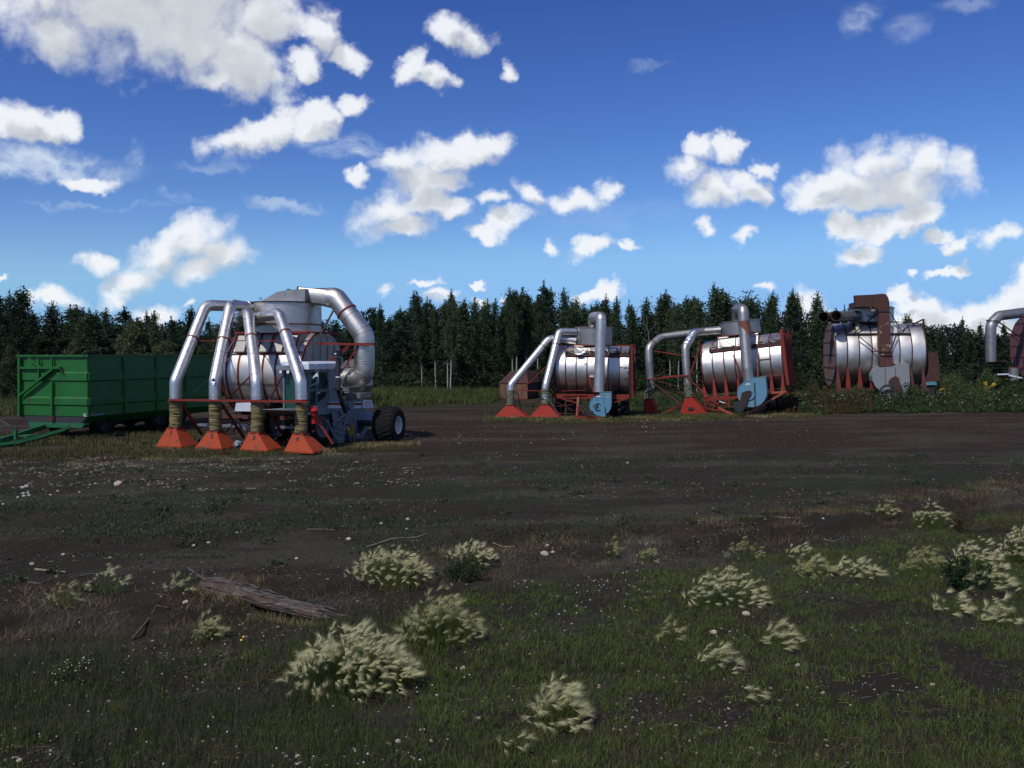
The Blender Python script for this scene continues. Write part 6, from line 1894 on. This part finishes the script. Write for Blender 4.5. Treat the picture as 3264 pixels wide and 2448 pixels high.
weedbelt('tall_weeds', 9000, 2580, 2760, ([2580, 2760], [44.4, 45.0]), 1.6, 1.5, leaf_mat('goldish_weed', (.06, .055, .02), (.11, .09, .04), .8, .2), 96, .04)
weedbelt('tall_weeds', 40000, 3000, 3500, ([3000, 3500], [52, 54]), 5, 1.4, WEED, 94, .08)
weedbelt('tall_weeds', 22000, 1800, 2500, ([1560, 2500], [50, 52]), 4, .5, WEED, 95, .06)
rng = np.random.default_rng(6)
n = 260
px = 2500 + 850 * rng.random(n); y = np.interp(px, *L4) - .1 + 3 * rng.random(n); x = (px - 1632) / F * y
stuff('weed_blossoms', lumps(np.stack([x, y, .25 + .75 * rng.random(n)], 1), .018 + .014 * rng.random(n), rng), WHITEP)

# ---------------------------------------------------------------- crumbs, chips and pebbles on the peat
CHIP = mat('pale_chip', (.25, .21, .155), .9, 0, .3, 3)
x, y = sample(15000, 5.6, 27, power=1.6)
t = y - bank_y(x)
w = np.clip((fbm(x / 1.6, y / .8, 4, 101) - .50) * 8, .04, 1)
keep = (RNG.random(len(x)) < w * .7)
x1, y1_ = take(x, y, keep)
sz = (.005 + .011 * RNG.random(len(x1)) ** 3) * (1 + .02 * y1_)
stuff('pale_pebbles', lumps(on_ground(x1, y1_, .003), sz, RNG, .6), CHIP)
x, y = sample(34000, 5.6, 27, power=1.5)
keep = in_patch(x, y * 1.5, .9, .45, 103)
x1, y1_ = take(x, y, keep)
stuff('peat_clods', lumps(on_ground(x1, y1_, .0), .006 + .026 * RNG.random(len(x1)) ** 3, RNG, .7), mat('peat_clod', (.022, .017, .014), .95, 0, .5, 3))
x, y = sample(9000, 5.6, 27, power=1.3)
keep = in_patch(x, y, .9, .45, 105)
x1, y1_ = take(x, y, keep)
P0 = on_ground(x1, y1_, .012)
an = RNG.random(len(x1)) * 2 * pi; ln = (.02 + .07 * RNG.random(len(x1)) ** 2)[:, None]
d = np.stack([np.cos(an), np.sin(an) * .6, RNG.normal(size=len(x1)) * .15], 1) * ln
s_ = np.stack([-np.sin(an), np.cos(an), np.full(len(x1), .6)], 1) * .0013
v = np.stack([P0 - d - s_, P0 + d - s_, P0 + d + s_, P0 - d + s_], 1).reshape(-1, 3)
o = np.arange(len(x1))[:, None] * 4
stuff('straw_bits', (v, np.concatenate([o + [[0, 1, 2]], o + [[0, 2, 3]]])), STRAW)
# pale litter close to the trailer
x, y = sample(4200, 19.5, 25, -60, 1350)
keep = fbm(x / 1.0, y / .6, 3, 107) > .56
x1, y1_ = take(x, y, keep)
stuff('pale_litter', lumps(on_ground(x1, y1_, .005), .012 + .03 * RNG.random(len(x1)) ** 4, RNG, .5), mat('bleached_litter', (.21, .18, .14), .9, 0, .35, 3))
# reddish clods before the second and third machine
x, y = sample(15000, 28, 44, 1180, 3344)
x1, y1_ = x, y
stuff('peat_clods', lumps(on_ground(x1, y1_, .0), .012 + .045 * RNG.random(len(x1)) ** 2.5, RNG, .75), mat('red_peat_clod', (.030, .0165, .012), .95, 0, .5, 3))
x, y = sample(420, 28, 46, 1180, 2700)
keep = fbm(x / 3, y / 3, 3, 131) > .48
x, y = take(x, y, keep)
stuff('pale_litter', lumps(on_ground(x, y, .01), .015 + .03 * RNG.random(len(x)) ** 2, RNG, .5), CHIP)

# ---------------------------------------------------------------- tiny flowers on the verge
x, y = sample(190, 5.6, 10.3, -60, 1500)
keep = (bank_y(x) - y > .4) & (fbm(x / 1.1, y / 1.1, 3, 111) > .45)
x1, y1_ = take(x, y, keep)
P0 = on_ground(x1, y1_, .0); P0[:, 2] += .08 + .14 * RNG.random(len(x1))
stuff('white_seed_heads', lumps(P0, .004 + .005 * RNG.random(len(x1)), RNG, 1, .1), WHITEP)
x, y = sample(45, 9.5, 12.2, 1620, 2050)
P0 = on_ground(x, y, .0); P0[:, 2] += .06 + .14 * RNG.random(len(x))
stuff('white_seed_heads', lumps(P0, .005 + .005 * RNG.random(len(x)), RNG, 1, .1), WHITEP)
YP = mat('yellow_petal', (.65, .42, .03), .7)
for k, (px, py, lb) in enumerate(((775, 2000, 'single orange dandelion right of the small foxtail clump below the log'), (768, 2030, 'smaller yellow bloom below the orange dandelion'), (1275, 2178, 'small yellow bloom right of the big foxtail clump'))):
    p = ground_pt(px, py + 25)
    gz = float(gh(p.x, p.y)); e = empty('dandelion', Vector((p.x, p.y, gz)), 0, 0, lb, 'flower')
    MB().tube([(0, 0, 0), (.005, 0, .10)], .002, 5).build('stalk', GR1, e)
    MB().lathe((.005, 0, .10), (0, -.4, 1), [(0, .003), (.004, .013), (.008, .014), (.012, .004)], 10).build('bloom', YP, e)

# ---------------------------------------------------------------- foxtail barley
def foxtail(px, py, wpx, hpx, heads, seed, label, green=.5, windx=.35, stem=GR1, dry=0.0):
    p = ground_pt(px, py)
    # meet the real ground along the sight line
    for _ in range(6):
        z = float(gh(p.x, p.y)); p = ground_pt(px, py, z)
    heads = int(heads * 1.9); windx = windx + .45
    rng = np.random.default_rng(seed)
    Yd = p.y
    rx = wpx / 2 / F * Yd
    hh = min(.5, max(.16, hpx / F * Yd * .78))
    ry = rx * .75
    root = bpy.data.objects.new('foxtail_clump', None); COL.objects.link(root)
    c = Vector((p.x, p.y + ry * .8, 0)); c.z = float(gh(c.x, c.y))
    root.location = c; root['label'] = label; root['category'] = 'grass clump'; root['group'] = 'foxtail barley clumps'
    # stalks fan out from the root area
    a = rng.random(heads) * 2 * pi; q = np.sqrt(rng.random(heads))
    tx, ty = rx * .95 * q * np.cos(a), ry * q * np.sin(a)
    q = q * (1 + .22 * (rng.random(heads) < .15) * rng.random(heads)); tz = np.maximum(.03, hh * (1.0 - .80 * np.minimum(q, 1) ** 2.0) * (.58 + .55 * rng.random(heads))) 
    base = np.stack([tx * .45, ty * .45, np.zeros(heads)], 1)
    tip = np.stack([tx, ty, tz], 1)
    out = np.stack([tx / (rx + 1e-6), ty / (ry + 1e-6), np.zeros(heads)], 1)
    d = out * .8 + np.array([[windx, -.1, .35]]) + rng.normal(size=(heads, 3)) * .42
    d /= np.linalg.norm(d, axis=1, keepdims=True)
    # bristles
    nb = 52
    L = .045 + .045 * rng.random((heads, 1, 1))
    t0 = rng.random((heads, nb, 1)) * .6
    perp = rng.normal(size=(heads, nb, 3)); perp -= (perp * d[:, None]).sum(-1, keepdims=True) * d[:, None]
    perp /= np.linalg.norm(perp, axis=-1, keepdims=True)
    s0 = tip[:, None] + d[:, None] * t0 * L * .9
    s1 = s0 + (d[:, None] * (.9 + .3 * rng.random((heads, nb, 1))) + perp * (.06 + .55 * rng.random((heads, nb, 1)))) * L
    side = np.cross(s1 - s0, rng.normal(size=(heads, nb, 3))); side /= np.linalg.norm(side, axis=-1, keepdims=True)
    w = .00030 + .00004 * Yd
    v = np.stack([s0 - side * w, s0 + side * w, s1], 2).reshape(-1, 3)
    off = -np.array([c.x, c.y, c.z])
    o = np_mesh('seed_heads', v, np.arange(len(v)).reshape(-1, 3), CREAM, root); o['kind'] = 'stuff'
    # stalks
    sd = rng.normal(size=(heads, 3)); sd[:, 2] = 0; sd /= np.linalg.norm(sd, axis=1, keepdims=True)
    ws = .0016
    v = np.stack([base - sd * ws, base + sd * ws, tip + sd * ws, tip - sd * ws], 1).reshape(-1, 3)
    oo = np.arange(heads)[:, None] * 4
    s_ = np_mesh('stalks', v, np.concatenate([oo + [[0, 1, 2]], oo + [[0, 2, 3]]]), stem if not dry else STRAW, root); s_['kind'] = 'stuff'
    # leafy base
    nl = int(heads * 9 * green + 30)
    a = rng.random(nl) * 2 * pi; q = np.sqrt(rng.random(nl))
    B = np.stack([rx * .75 * q * np.cos(a), ry * .7 * q * np.sin(a) + ry * .15, np.zeros(nl)], 1)
    B[:, 2] = gh(B[:, 0] + c.x, B[:, 1] + c.y) - c.z - .01
    v, f = blades(B, hh * .8 * (1 - .65 * q), .004, rng, .35, (windx * .2, 0))
    o = np_mesh('leaves', v, f, GR1 if dry < .5 else GR2, root); o['kind'] = 'stuff'
    return root
FX = [
 (1095, 2250, 480, 340, 230, 'biggest foxtail barley clump, wide and cream-gold in front of the log end', .8, .1),
 (1400, 2085, 290, 210, 110, 'bushy foxtail clump just behind and right of the biggest one', .6, .1),
 (1225, 1858, 290, 140, 110, 'broad cream foxtail clump behind the right end of the log', .5, .15),
 (1500, 1800, 170, 95, 44, 'pale foxtail tops over a dark green bush right of the broad clump', .2, .2),
 (1785, 2345, 200, 200, 80, 'tall foxtail clump standing alone in the green grass near the bottom middle', .7, .3),
 (655, 2050, 90, 95, 26, 'small foxtail clump just below the left end of the log', .8, .1),
 (2292, 2165, 150, 130, 22, 'sparse windblown foxtail tuft in the middle of the green verge', .3, .8),
 (2130, 2045, 110, 80, 11, 'tiny foxtail tuft with a few curved heads left of a pale stone', .3, .8),
 (2500, 2075, 150, 100, 20, 'grey-green windblown foxtail tuft right of the pale stone', .3, .9),
 (2330, 1950, 290, 150, 60, 'wide foxtail clump at the edge of the verge right of centre', .5, .6),
 (2610, 1850, 150, 75, 34, 'left half of the low pale foxtail bank along the verge edge', .3, .5),
 (2740, 1850, 190, 75, 36, 'right half of the low pale foxtail bank along the verge edge', .3, .5),
 (2965, 1850, 170, 120, 46, 'foxtail clump left of the dark leafy bush on the right', .5, .5),
 (3140, 1830, 190, 130, 52, 'foxtail clump behind the dark leafy bush on the right', .5, .5),
 (3270, 1800, 130, 160, 50, 'tall foxtail clump cut by the right picture edge', .5, .4),
 (3170, 1900, 220, 80, 30, 'low foxtails in front of the dark leafy bush', .4, .8),
 (3050, 1970, 130, 90, 17, 'small foxtail tuft below the dark leafy bush', .3, .9),
 (3200, 2000, 120, 110, 24, 'swept foxtail tuft by the right edge below the leafy bush', .3, .9),
 (2835, 1650, 80, 60, 16, 'little yellowish foxtail tuft on the peat at the far right', .3, .8),
 (2985, 1690, 150, 110, 30, 'brownish foxtail clump on the peat with a dark tuft beside it', .8, .7),
 (1950, 1760, 60, 60, 10, 'single thin foxtail on the bank near the white roots', .3, .4),
 (2060, 1800, 70, 70, 12, 'thin foxtail beside the bleached roots right of the stone', .3, .5),
 (2380, 1790, 140, 90, 16, 'loose foxtail spray above the wide clump', .3, .6),
 (2560, 1800, 120, 80, 14, 'loose foxtail spray behind the low pale bank', .3, .6),
 (330, 1900, 150, 120, 14, 'faint dry foxtails on the left bank', .5, .2),
 (180, 1960, 110, 110, 12, 'faint dry foxtails near the left picture edge', .5, .2),
 (560, 1895, 90, 60, 12, 'small foxtails beneath the left end of the log', .5, .1),
 (1640, 2408, 110, 70, 5, 'two bent foxtail heads at the bottom middle', .3, .3),
 (2400, 2250, 90, 80, 5, 'few thin foxtail heads low in the green verge', .3, .6),
]
for i, (px, py, w_, h_, n_, lb, gr, wd) in enumerate(FX): foxtail(px, py, w_, h_, n_, 300 + i, lb, gr, wd)

# leafy bushes of the foreground
def bush(name, label, px, py, w, h_, m, n, seed, size=.02, cat='plant', blos=None):
    p = ground_pt(px, py)
    for _ in range(5): p = ground_pt(px, py, float(gh(p.x, p.y)))
    rng = np.random.default_rng(seed)
    rx, hz = w / 2 / F * p.y, h_ / F * p.y
    root = bpy.data.objects.new(name, None); COL.objects.link(root)
    root.location = (p.x, p.y + rx * .5, float(gh(p.x, p.y + rx * .5))); root['label'] = label; root['category'] = cat
    ns = 26
    st, lf = MB(), []
    for k in range(ns):
        a = rng.random() * 2 * pi; q = math.sqrt(rng.random())
        b0 = np.array([rx * .3 * q * cos(a), rx * .2 * q * sin(a), 0])
        tp = np.array([rx * q * cos(a), rx * .7 * q * sin(a), hz * (1 - .5 * q * q) * (.7 + .4 * rng.random())])
        st.bar(b0, tp, .004)
        m_ = n // ns
        f = rng.random(m_) ** .6
        lf.append(b0[None] + (tp - b0)[None] * f[:, None] + rng.normal(size=(m_, 3)) * .018)
    P_ = np.concatenate(lf)
    st.build('stems', GR2, root, False)['kind'] = 'stuff'
    v, f = tris_at(P_, np.full(len(P_), size), rng, 1.7)
    o = np_mesh('foliage', v, f, m, root); o['kind'] = 'stuff'
    if blos:
        k = P_[rng.random(len(P_)) < .03]
        v, f = lumps(k, np.full(len(k), .008), rng)
        o = np_mesh('blossoms', v, f, blos, root); o['kind'] = 'stuff'
bush('leafy_bush', 'dark green bush under the pale foxtail tops', 1470, 1862, 190, 90, WEED, 2600, 1, .016)
bush('leafy_bush', 'dark leafy bush among the foxtails on the right', 3095, 1895, 200, 110, leaf_mat('deep_green_leaf', (.012, .030, .012), (.030, .060, .020), 3), 2400, 2, .022)
bush('flowering_weed', 'yellow-green weed with small pale blossoms at the lower left', 215, 2190, 140, 110, PALELEAF, 1500, 3, .012, 'plant', mat('cream_petal', (.62, .60, .35), .7))
bush('dark_tuft', 'dark russet tuft right of the brownish foxtail clump', 3075, 1700, 90, 75, RUSSET, 1500, 4, .012)
bush('flowering_weed', 'low yellowish weed at the right edge of the peat', 3200, 1700, 110, 60, leaf_mat('yellowish_weed', (.05, .05, .015), (.10, .09, .03), 3), 900, 5, .012)

# ---------------------------------------------------------------- log
A, B = ground_pt(655, 1858), ground_pt(1080, 1975)
for _ in range(4):
    A = ground_pt(655, 1858, float(gh(A.x, A.y)) + .045); B = ground_pt(1080, 1975, float(gh(B.x, B.y)) + .04)
LOGM = bpy.data.materials.new('rotten_wood'); LOGM.use_nodes = True
h = G(LOGM.node_tree); bs = LOGM.node_tree.nodes['Principled BSDF']
oc = h.n('ShaderNodeTexCoord').outputs['Object']
sv = h.vm('MULTIPLY', oc, (1.2, 22, 22))
wn_ = h.noise(sv, 1.6, 7, .7); wn3 = h.noise(sv, 5, 4, .6)
c = h.mix(h.mr(wn_, .42, .60), (.024, .019, .016), (.135, .105, .088))
c = h.mix(h.mr(wn3, .54, .64, 0, .9), c, (.27, .24, .21))
c = h.mix(h.mr(h.noise(oc, 3, 4, .6), .52, .62, 0, .7), c, (.07, .035, .022))
h.put(bs.inputs['Base Color'], c); bs.inputs['Roughness'].default_value = .9
bn = h.n('ShaderNodeBump'); bn.inputs['Strength'].default_value = 1; bn.inputs['Distance'].default_value = .02
h.put(bn.inputs['Height'], h.m('ADD', wn_, wn3)); h.put(bs.inputs['Normal'], bn.outputs[0])
lg = empty('rotten_log', A, math.atan2(B.y - A.y, B.x - A.x), 0, 'split weathered rotten log lying on the bank', 'log')
Ll = (B - A).length
rng = np.random.default_rng(3)
nl, na = 90, 56
vs = []
drop = (B.z - A.z)
for i in range(nl):
    t = i / (nl - 1)
    r = .112 * (1 - .35 * t) * (min(1, .55 + t * 6) if t < .08 else 1) * (1 if t < .86 else max(.12, 1 - ((t - .86) / .14) ** 1.3))
    for j in range(na):
        a = 2 * pi * j / na
        gr = .10 * float(vnoise(np.array(j * .55), np.array(t * 2.5), 7)) + .13 * (float(vnoise(np.array(j * 1.3), np.array(t * 1.2), 8)) - .5)
        rr = r * (1 + gr + .10 * (float(vnoise(np.array(j * .3), np.array(t * 12), 9)) - .5))
        vs.append((t * Ll, cos(a) * rr * 1.55, drop * t + sin(a) * rr * .8 + .01 * sin(t * 9)))
vs = np.array(vs)
I = np.arange(nl * na).reshape(nl, na)
Fl = np.stack([I[:-1], np.roll(I[:-1], -1, 1), np.roll(I[1:], -1, 1), I[1:]], -1).reshape(-1, 4)
np_mesh('wood_body', vs, Fl, LOGM, lg, False)
rnd = random.Random(8)
for k in range(34):
    t = rnd.uniform(-.03, .95); a = rnd.uniform(.1, pi - .1)
    r = .118 * (1 - .35 * max(0, t))
    if t > .8: r *= .6
    l = rnd.uniform(.12, .45)
    p = Vector((t * Ll, cos(a) * r * 1.5, drop * t + sin(a) * r * .82))
    q = p + Vector((l, rnd.uniform(-.03, .03), rnd.uniform(-.03, .015)))
    w_ = rnd.uniform(.008, .03)
    MB().add([p + Vector((0, -w_, 0)), p + Vector((0, w_, .004)), p + Vector((l * .5, w_ * .9, .014)), q, p + Vector((l * .5, -w_ * .8, .012)), p + Vector((l * .4, 0, -.015))], [(0, 1, 2, 4), (4, 2, 3), (0, 5, 1), (1, 5, 2), (2, 5, 3), (3, 5, 4), (4, 5, 0)]).build('splinter', LOGM, lg, False)
# thin broken limb that sticks out at the left end
p = [ground_pt(x, y, .06) - A for x, y in ((700, 1872), (628, 1832), (600, 1815))]
Rm = Matrix.Rotation(-lg.rotation_euler.z, 3, 'Z')
lg_rot = math.atan2(B.y - A.y, B.x - A.x)
Rm = Matrix.Rotation(-lg_rot, 3, 'Z')
MB().tube([Rm @ p[0], Rm @ p[1], Rm @ p[2] + Vector((0, 0, .03))], [.035, .02, .006], 8).build('broken_limb', LOGM, lg)
p = [ground_pt(x, y, .06) - A for x, y in ((650, 1850), (646, 1835), (660, 1815))]
MB().tube([Rm @ p[0], Rm @ p[1] + Vector((0, 0, .05)), Rm @ p[2] + Vector((0, 0, .07))], [.014, .01, .004], 6).build('broken_limb', LOGM, lg)
# grass and dry stalks grown up against the log
t_ = RNG.random(2600); off_ = RNG.normal(size=2600) * .06 + np.where(RNG.random(2600) < .6, -.17, .16)
dx_, dy_ = (B.x - A.x) / Ll, (B.y - A.y) / Ll
x = A.x + dx_ * Ll * t_ - dy_ * off_; y = A.y + dy_ * Ll * t_ + dx_ * off_
stuff('dry_grass', blades(on_ground(x[:1400], y[:1400], -.005), .04 + .09 * RNG.random(1400), .0035, RNG, .5), STRAW)
stuff('grass', blades(on_ground(x[1400:], y[1400:], -.005), .04 + .08 * RNG.random(1200), .004, RNG, .5), GR2)
# bleached roots behind the right end of the log
x = RNG.normal(size=700) * .34; y = RNG.normal(size=700) * .12
c = ground_pt(1060, 1885)
v, f = blades(on_ground(x + c.x, y + c.y - x * .12, .02), np.full(700, .07), .0016, RNG, 1.6)
v[:, 2] = np.minimum(v[:, 2], gh(v[:, 0], v[:, 1]) + .06)
stuff('bleached_roots', (v, f), GREYR)
c = ground_pt(2130, 1770)
x = RNG.normal(size=900) * .5; y = RNG.normal(size=900) * .2
v, f = blades(on_ground(x + c.x, y + c.y, .01), np.full(900, .09), .002, RNG, 1.1, (.5, -.3))
stuff('bleached_roots', (v, f), GREYR)

# ---------------------------------------------------------------- stones and sticks one can pick out
STONE = mat('cream_stone', (.44, .36, .25), .85, 0, .2, 9, .4, 40)
STONE2 = mat('grey_white_stone', (.42, .40, .36), .85, 0, .2, 9, .4, 40)
def stone(px, py, w, label, m=STONE, flat=.75, name='stone'):
    p = ground_pt(px, py)
    for _ in range(5): p = ground_pt(px, py, float(gh(p.x, p.y)))
    s = w / 2 / F * p.y
    rng = np.random.default_rng(int(px * 7 + py))
    import bmesh
    bm = bmesh.new(); bmesh.ops.create_icosphere(bm, subdivisions=2, radius=1)
    cut = [(Vector(rng.normal(size=3)).normalized(), rng.uniform(.55, .85)) for _ in range(7)]
    for v in bm.verts:
        for n_, d_ in cut:
            k = v.co.dot(n_)
            if k > d_: v.co -= n_ * (k - d_)
        v.co.z *= flat; v.co *= s
    me = bpy.data.meshes.new(name); bm.to_mesh(me); bm.free(); me.materials.append(m)
    o = bpy.data.objects.new(name, me); COL.objects.link(o)
    o.location = (p.x, p.y + s * .6, float(gh(p.x, p.y)) + s * flat * .35); o.rotation_euler = (0, 0, rng.uniform(0, 6))
    tag(o, label, 'stone')
stones = [
 (1735, 1764, 30, 'orange-cream stone standing on the bank near the centre'), (1762, 1793, 18, 'small flat stone just right of the orange-cream stone'),
 (2380, 1965, 30, 'pointed tan stone beside the wide foxtail clump on the verge'), (2275, 2020, 26, 'pale flat stone in the green verge right of centre'),
 (1215, 1672, 16, 'rounded cream stone on the dark track above the broad foxtail clump'), (1300, 1656, 14, 'pale stone right of the rounded cream one'), (1110, 1704, 18, 'flattish cream stone left of the rounded one'),
 (1297, 1688, 12, 'tiny cream stone below the pale one on the track'), (665, 1733, 16, 'yellowish stone on the track above the log end'), (615, 1740, 13, 'small tan stone left of the yellowish stone'),
 (755, 1700, 11, 'white stone on the track above the log'), (372, 1553, 30, 'knobbly whitish stone at the near edge of the litter'), (200, 1770, 12, 'little white stone on the left part of the track'),
 (100, 1800, 16, 'tan stone near the left edge above the bare stick'), (350, 1780, 12, 'small stone right of the little white stone'), (945, 1783, 12, 'white stone right of the log'),
 (590, 1952, 22, 'cream stone on the rim of the dark hollow'), (950, 2417, 24, 'tall cream stone at the bottom left of centre'), (1238, 2378, 22, 'cream stone near the bottom centre'),
 (1270, 2365, 22, 'ragged white stone beside the cream stone at the bottom centre'), (1525, 2294, 20, 'white stone right of the big foxtail clump'), (1477, 2136, 22, 'pale stone in bare soil right of the bushy foxtail clump'),
 (2545, 2125, 20, 'white stone in the green grass right of centre'), (1770, 2436, 24, 'orange-cream stone cut by the bottom edge'), (1375, 2365, 14, 'tiny round stone near the bottom centre'),
 (1845, 2322, 22, 'tan stone under the tall lone foxtail clump'), (3190, 1738, 18, 'small cream stone at the far right of the peat strip'), (2625, 1672, 10, 'tiny white stone on the smooth peat strip'),
 (2000, 1478, 10, 'white pebble far out on the track'), (1745, 1742, 14, 'pale chip behind the orange-cream stone'), (60, 2430, 22, 'cream stone in the bottom left corner'),
 (2975, 2190, 22, 'pale stone in the weeds at the lower right'), (2220, 2405, 16, 'small cream stone near the bottom right of centre'), (1835, 2340, 14, 'little stone left of the tan stone'),
 (3120, 2290, 12, 'white pebble at the lower right'), (2520, 2000, 12, 'white pebble right of the pale flat stone'),
]
for i, (px, py, w_, lb) in enumerate(stones): stone(px, py, w_, lb, STONE2 if 'white' in lb else STONE)
# cluster of white stones at the left edge
for i, (px, py, w_) in enumerate(((70, 1562, 16), (82, 1559, 18), (72, 1577, 15), (92, 1582, 13), (88, 1573, 9), (55, 1588, 10), (8, 1610, 11), (160, 1580, 9), (183, 1567, 10), (75, 1583, 12), (252, 1570, 8))):
    stone(px, py, w_, ['round white stone at the left of the white cluster', 'flat white stone at the top of the white cluster', 'white stone just below the round one in the cluster', 'white stone at the right of the cluster', 'pebble between the two lower cluster stones', 'pebble below left of the white cluster', 'lone white stone at the left picture edge', 'left one of two white pebbles right of the cluster', 'right one of two white pebbles right of the cluster', 'lowest white stone of the cluster', 'lone pebble between the cluster and the knobbly stone'][i], STONE2)
def stick(pts, r, label, m=None, name='stick'):
    p0 = ground_pt(*pts[0])
    e = empty(name, Vector((p0.x, p0.y, float(gh(p0.x, p0.y)))), 0, 0, label, 'stick')
    ps = []
    for q in pts:
        w = ground_pt(*q); w.z = float(gh(w.x, w.y)) + r * 1.2
        ps.append(w - e.matrix_world.translation)
    n = len(ps)
    MB().tube(ps, [r * (1 - .6 * i / n) for i in range(n)], 7).build('branch', m or mat('pale_driftwood', (.22, .18, .12), .9, 0, .3, 9), e)
stick([(112, 1816), (160, 1819), (210, 1822)], .018, 'pale straight stick on the peat at the left')
stick([(250, 1838), (290, 1835), (330, 1836)], .012, 'dark thin stick right of the pale straight stick', DARK)
stick([(90, 1862), (130, 1868), (165, 1848)], .014, 'bent brown branch below the pale straight stick', BARK)
stick([(420, 1990), (470, 1962), (500, 1935), (540, 1938)], .015, 'forked grey root arching over the dark hollow', BARK)
stick([(740, 2010), (700, 1985), (660, 1960)], .012, 'dark twig below the log', DARK)
stick([(1170, 1740), (1250, 1725), (1330, 1718), (1360, 1712)], .010, 'long pale twig behind the broad foxtail clump')
stick([(980, 1715), (1030, 1706), (1065, 1704)], .010, 'pale splinter on the track right of the log')
stick([(2340, 1655), (2400, 1650), (2450, 1655), (2520, 1662)], .012, 'pale straw branch on the bank at the right')
stick([(2630, 1695), (2660, 1697), (2680, 1692)], .018, 'dark driftwood piece on the smooth peat strip', BARK)
stick([(1640, 1740), (1600, 1738), (1570, 1730)], .010, 'grey root left of the orange-cream stone')
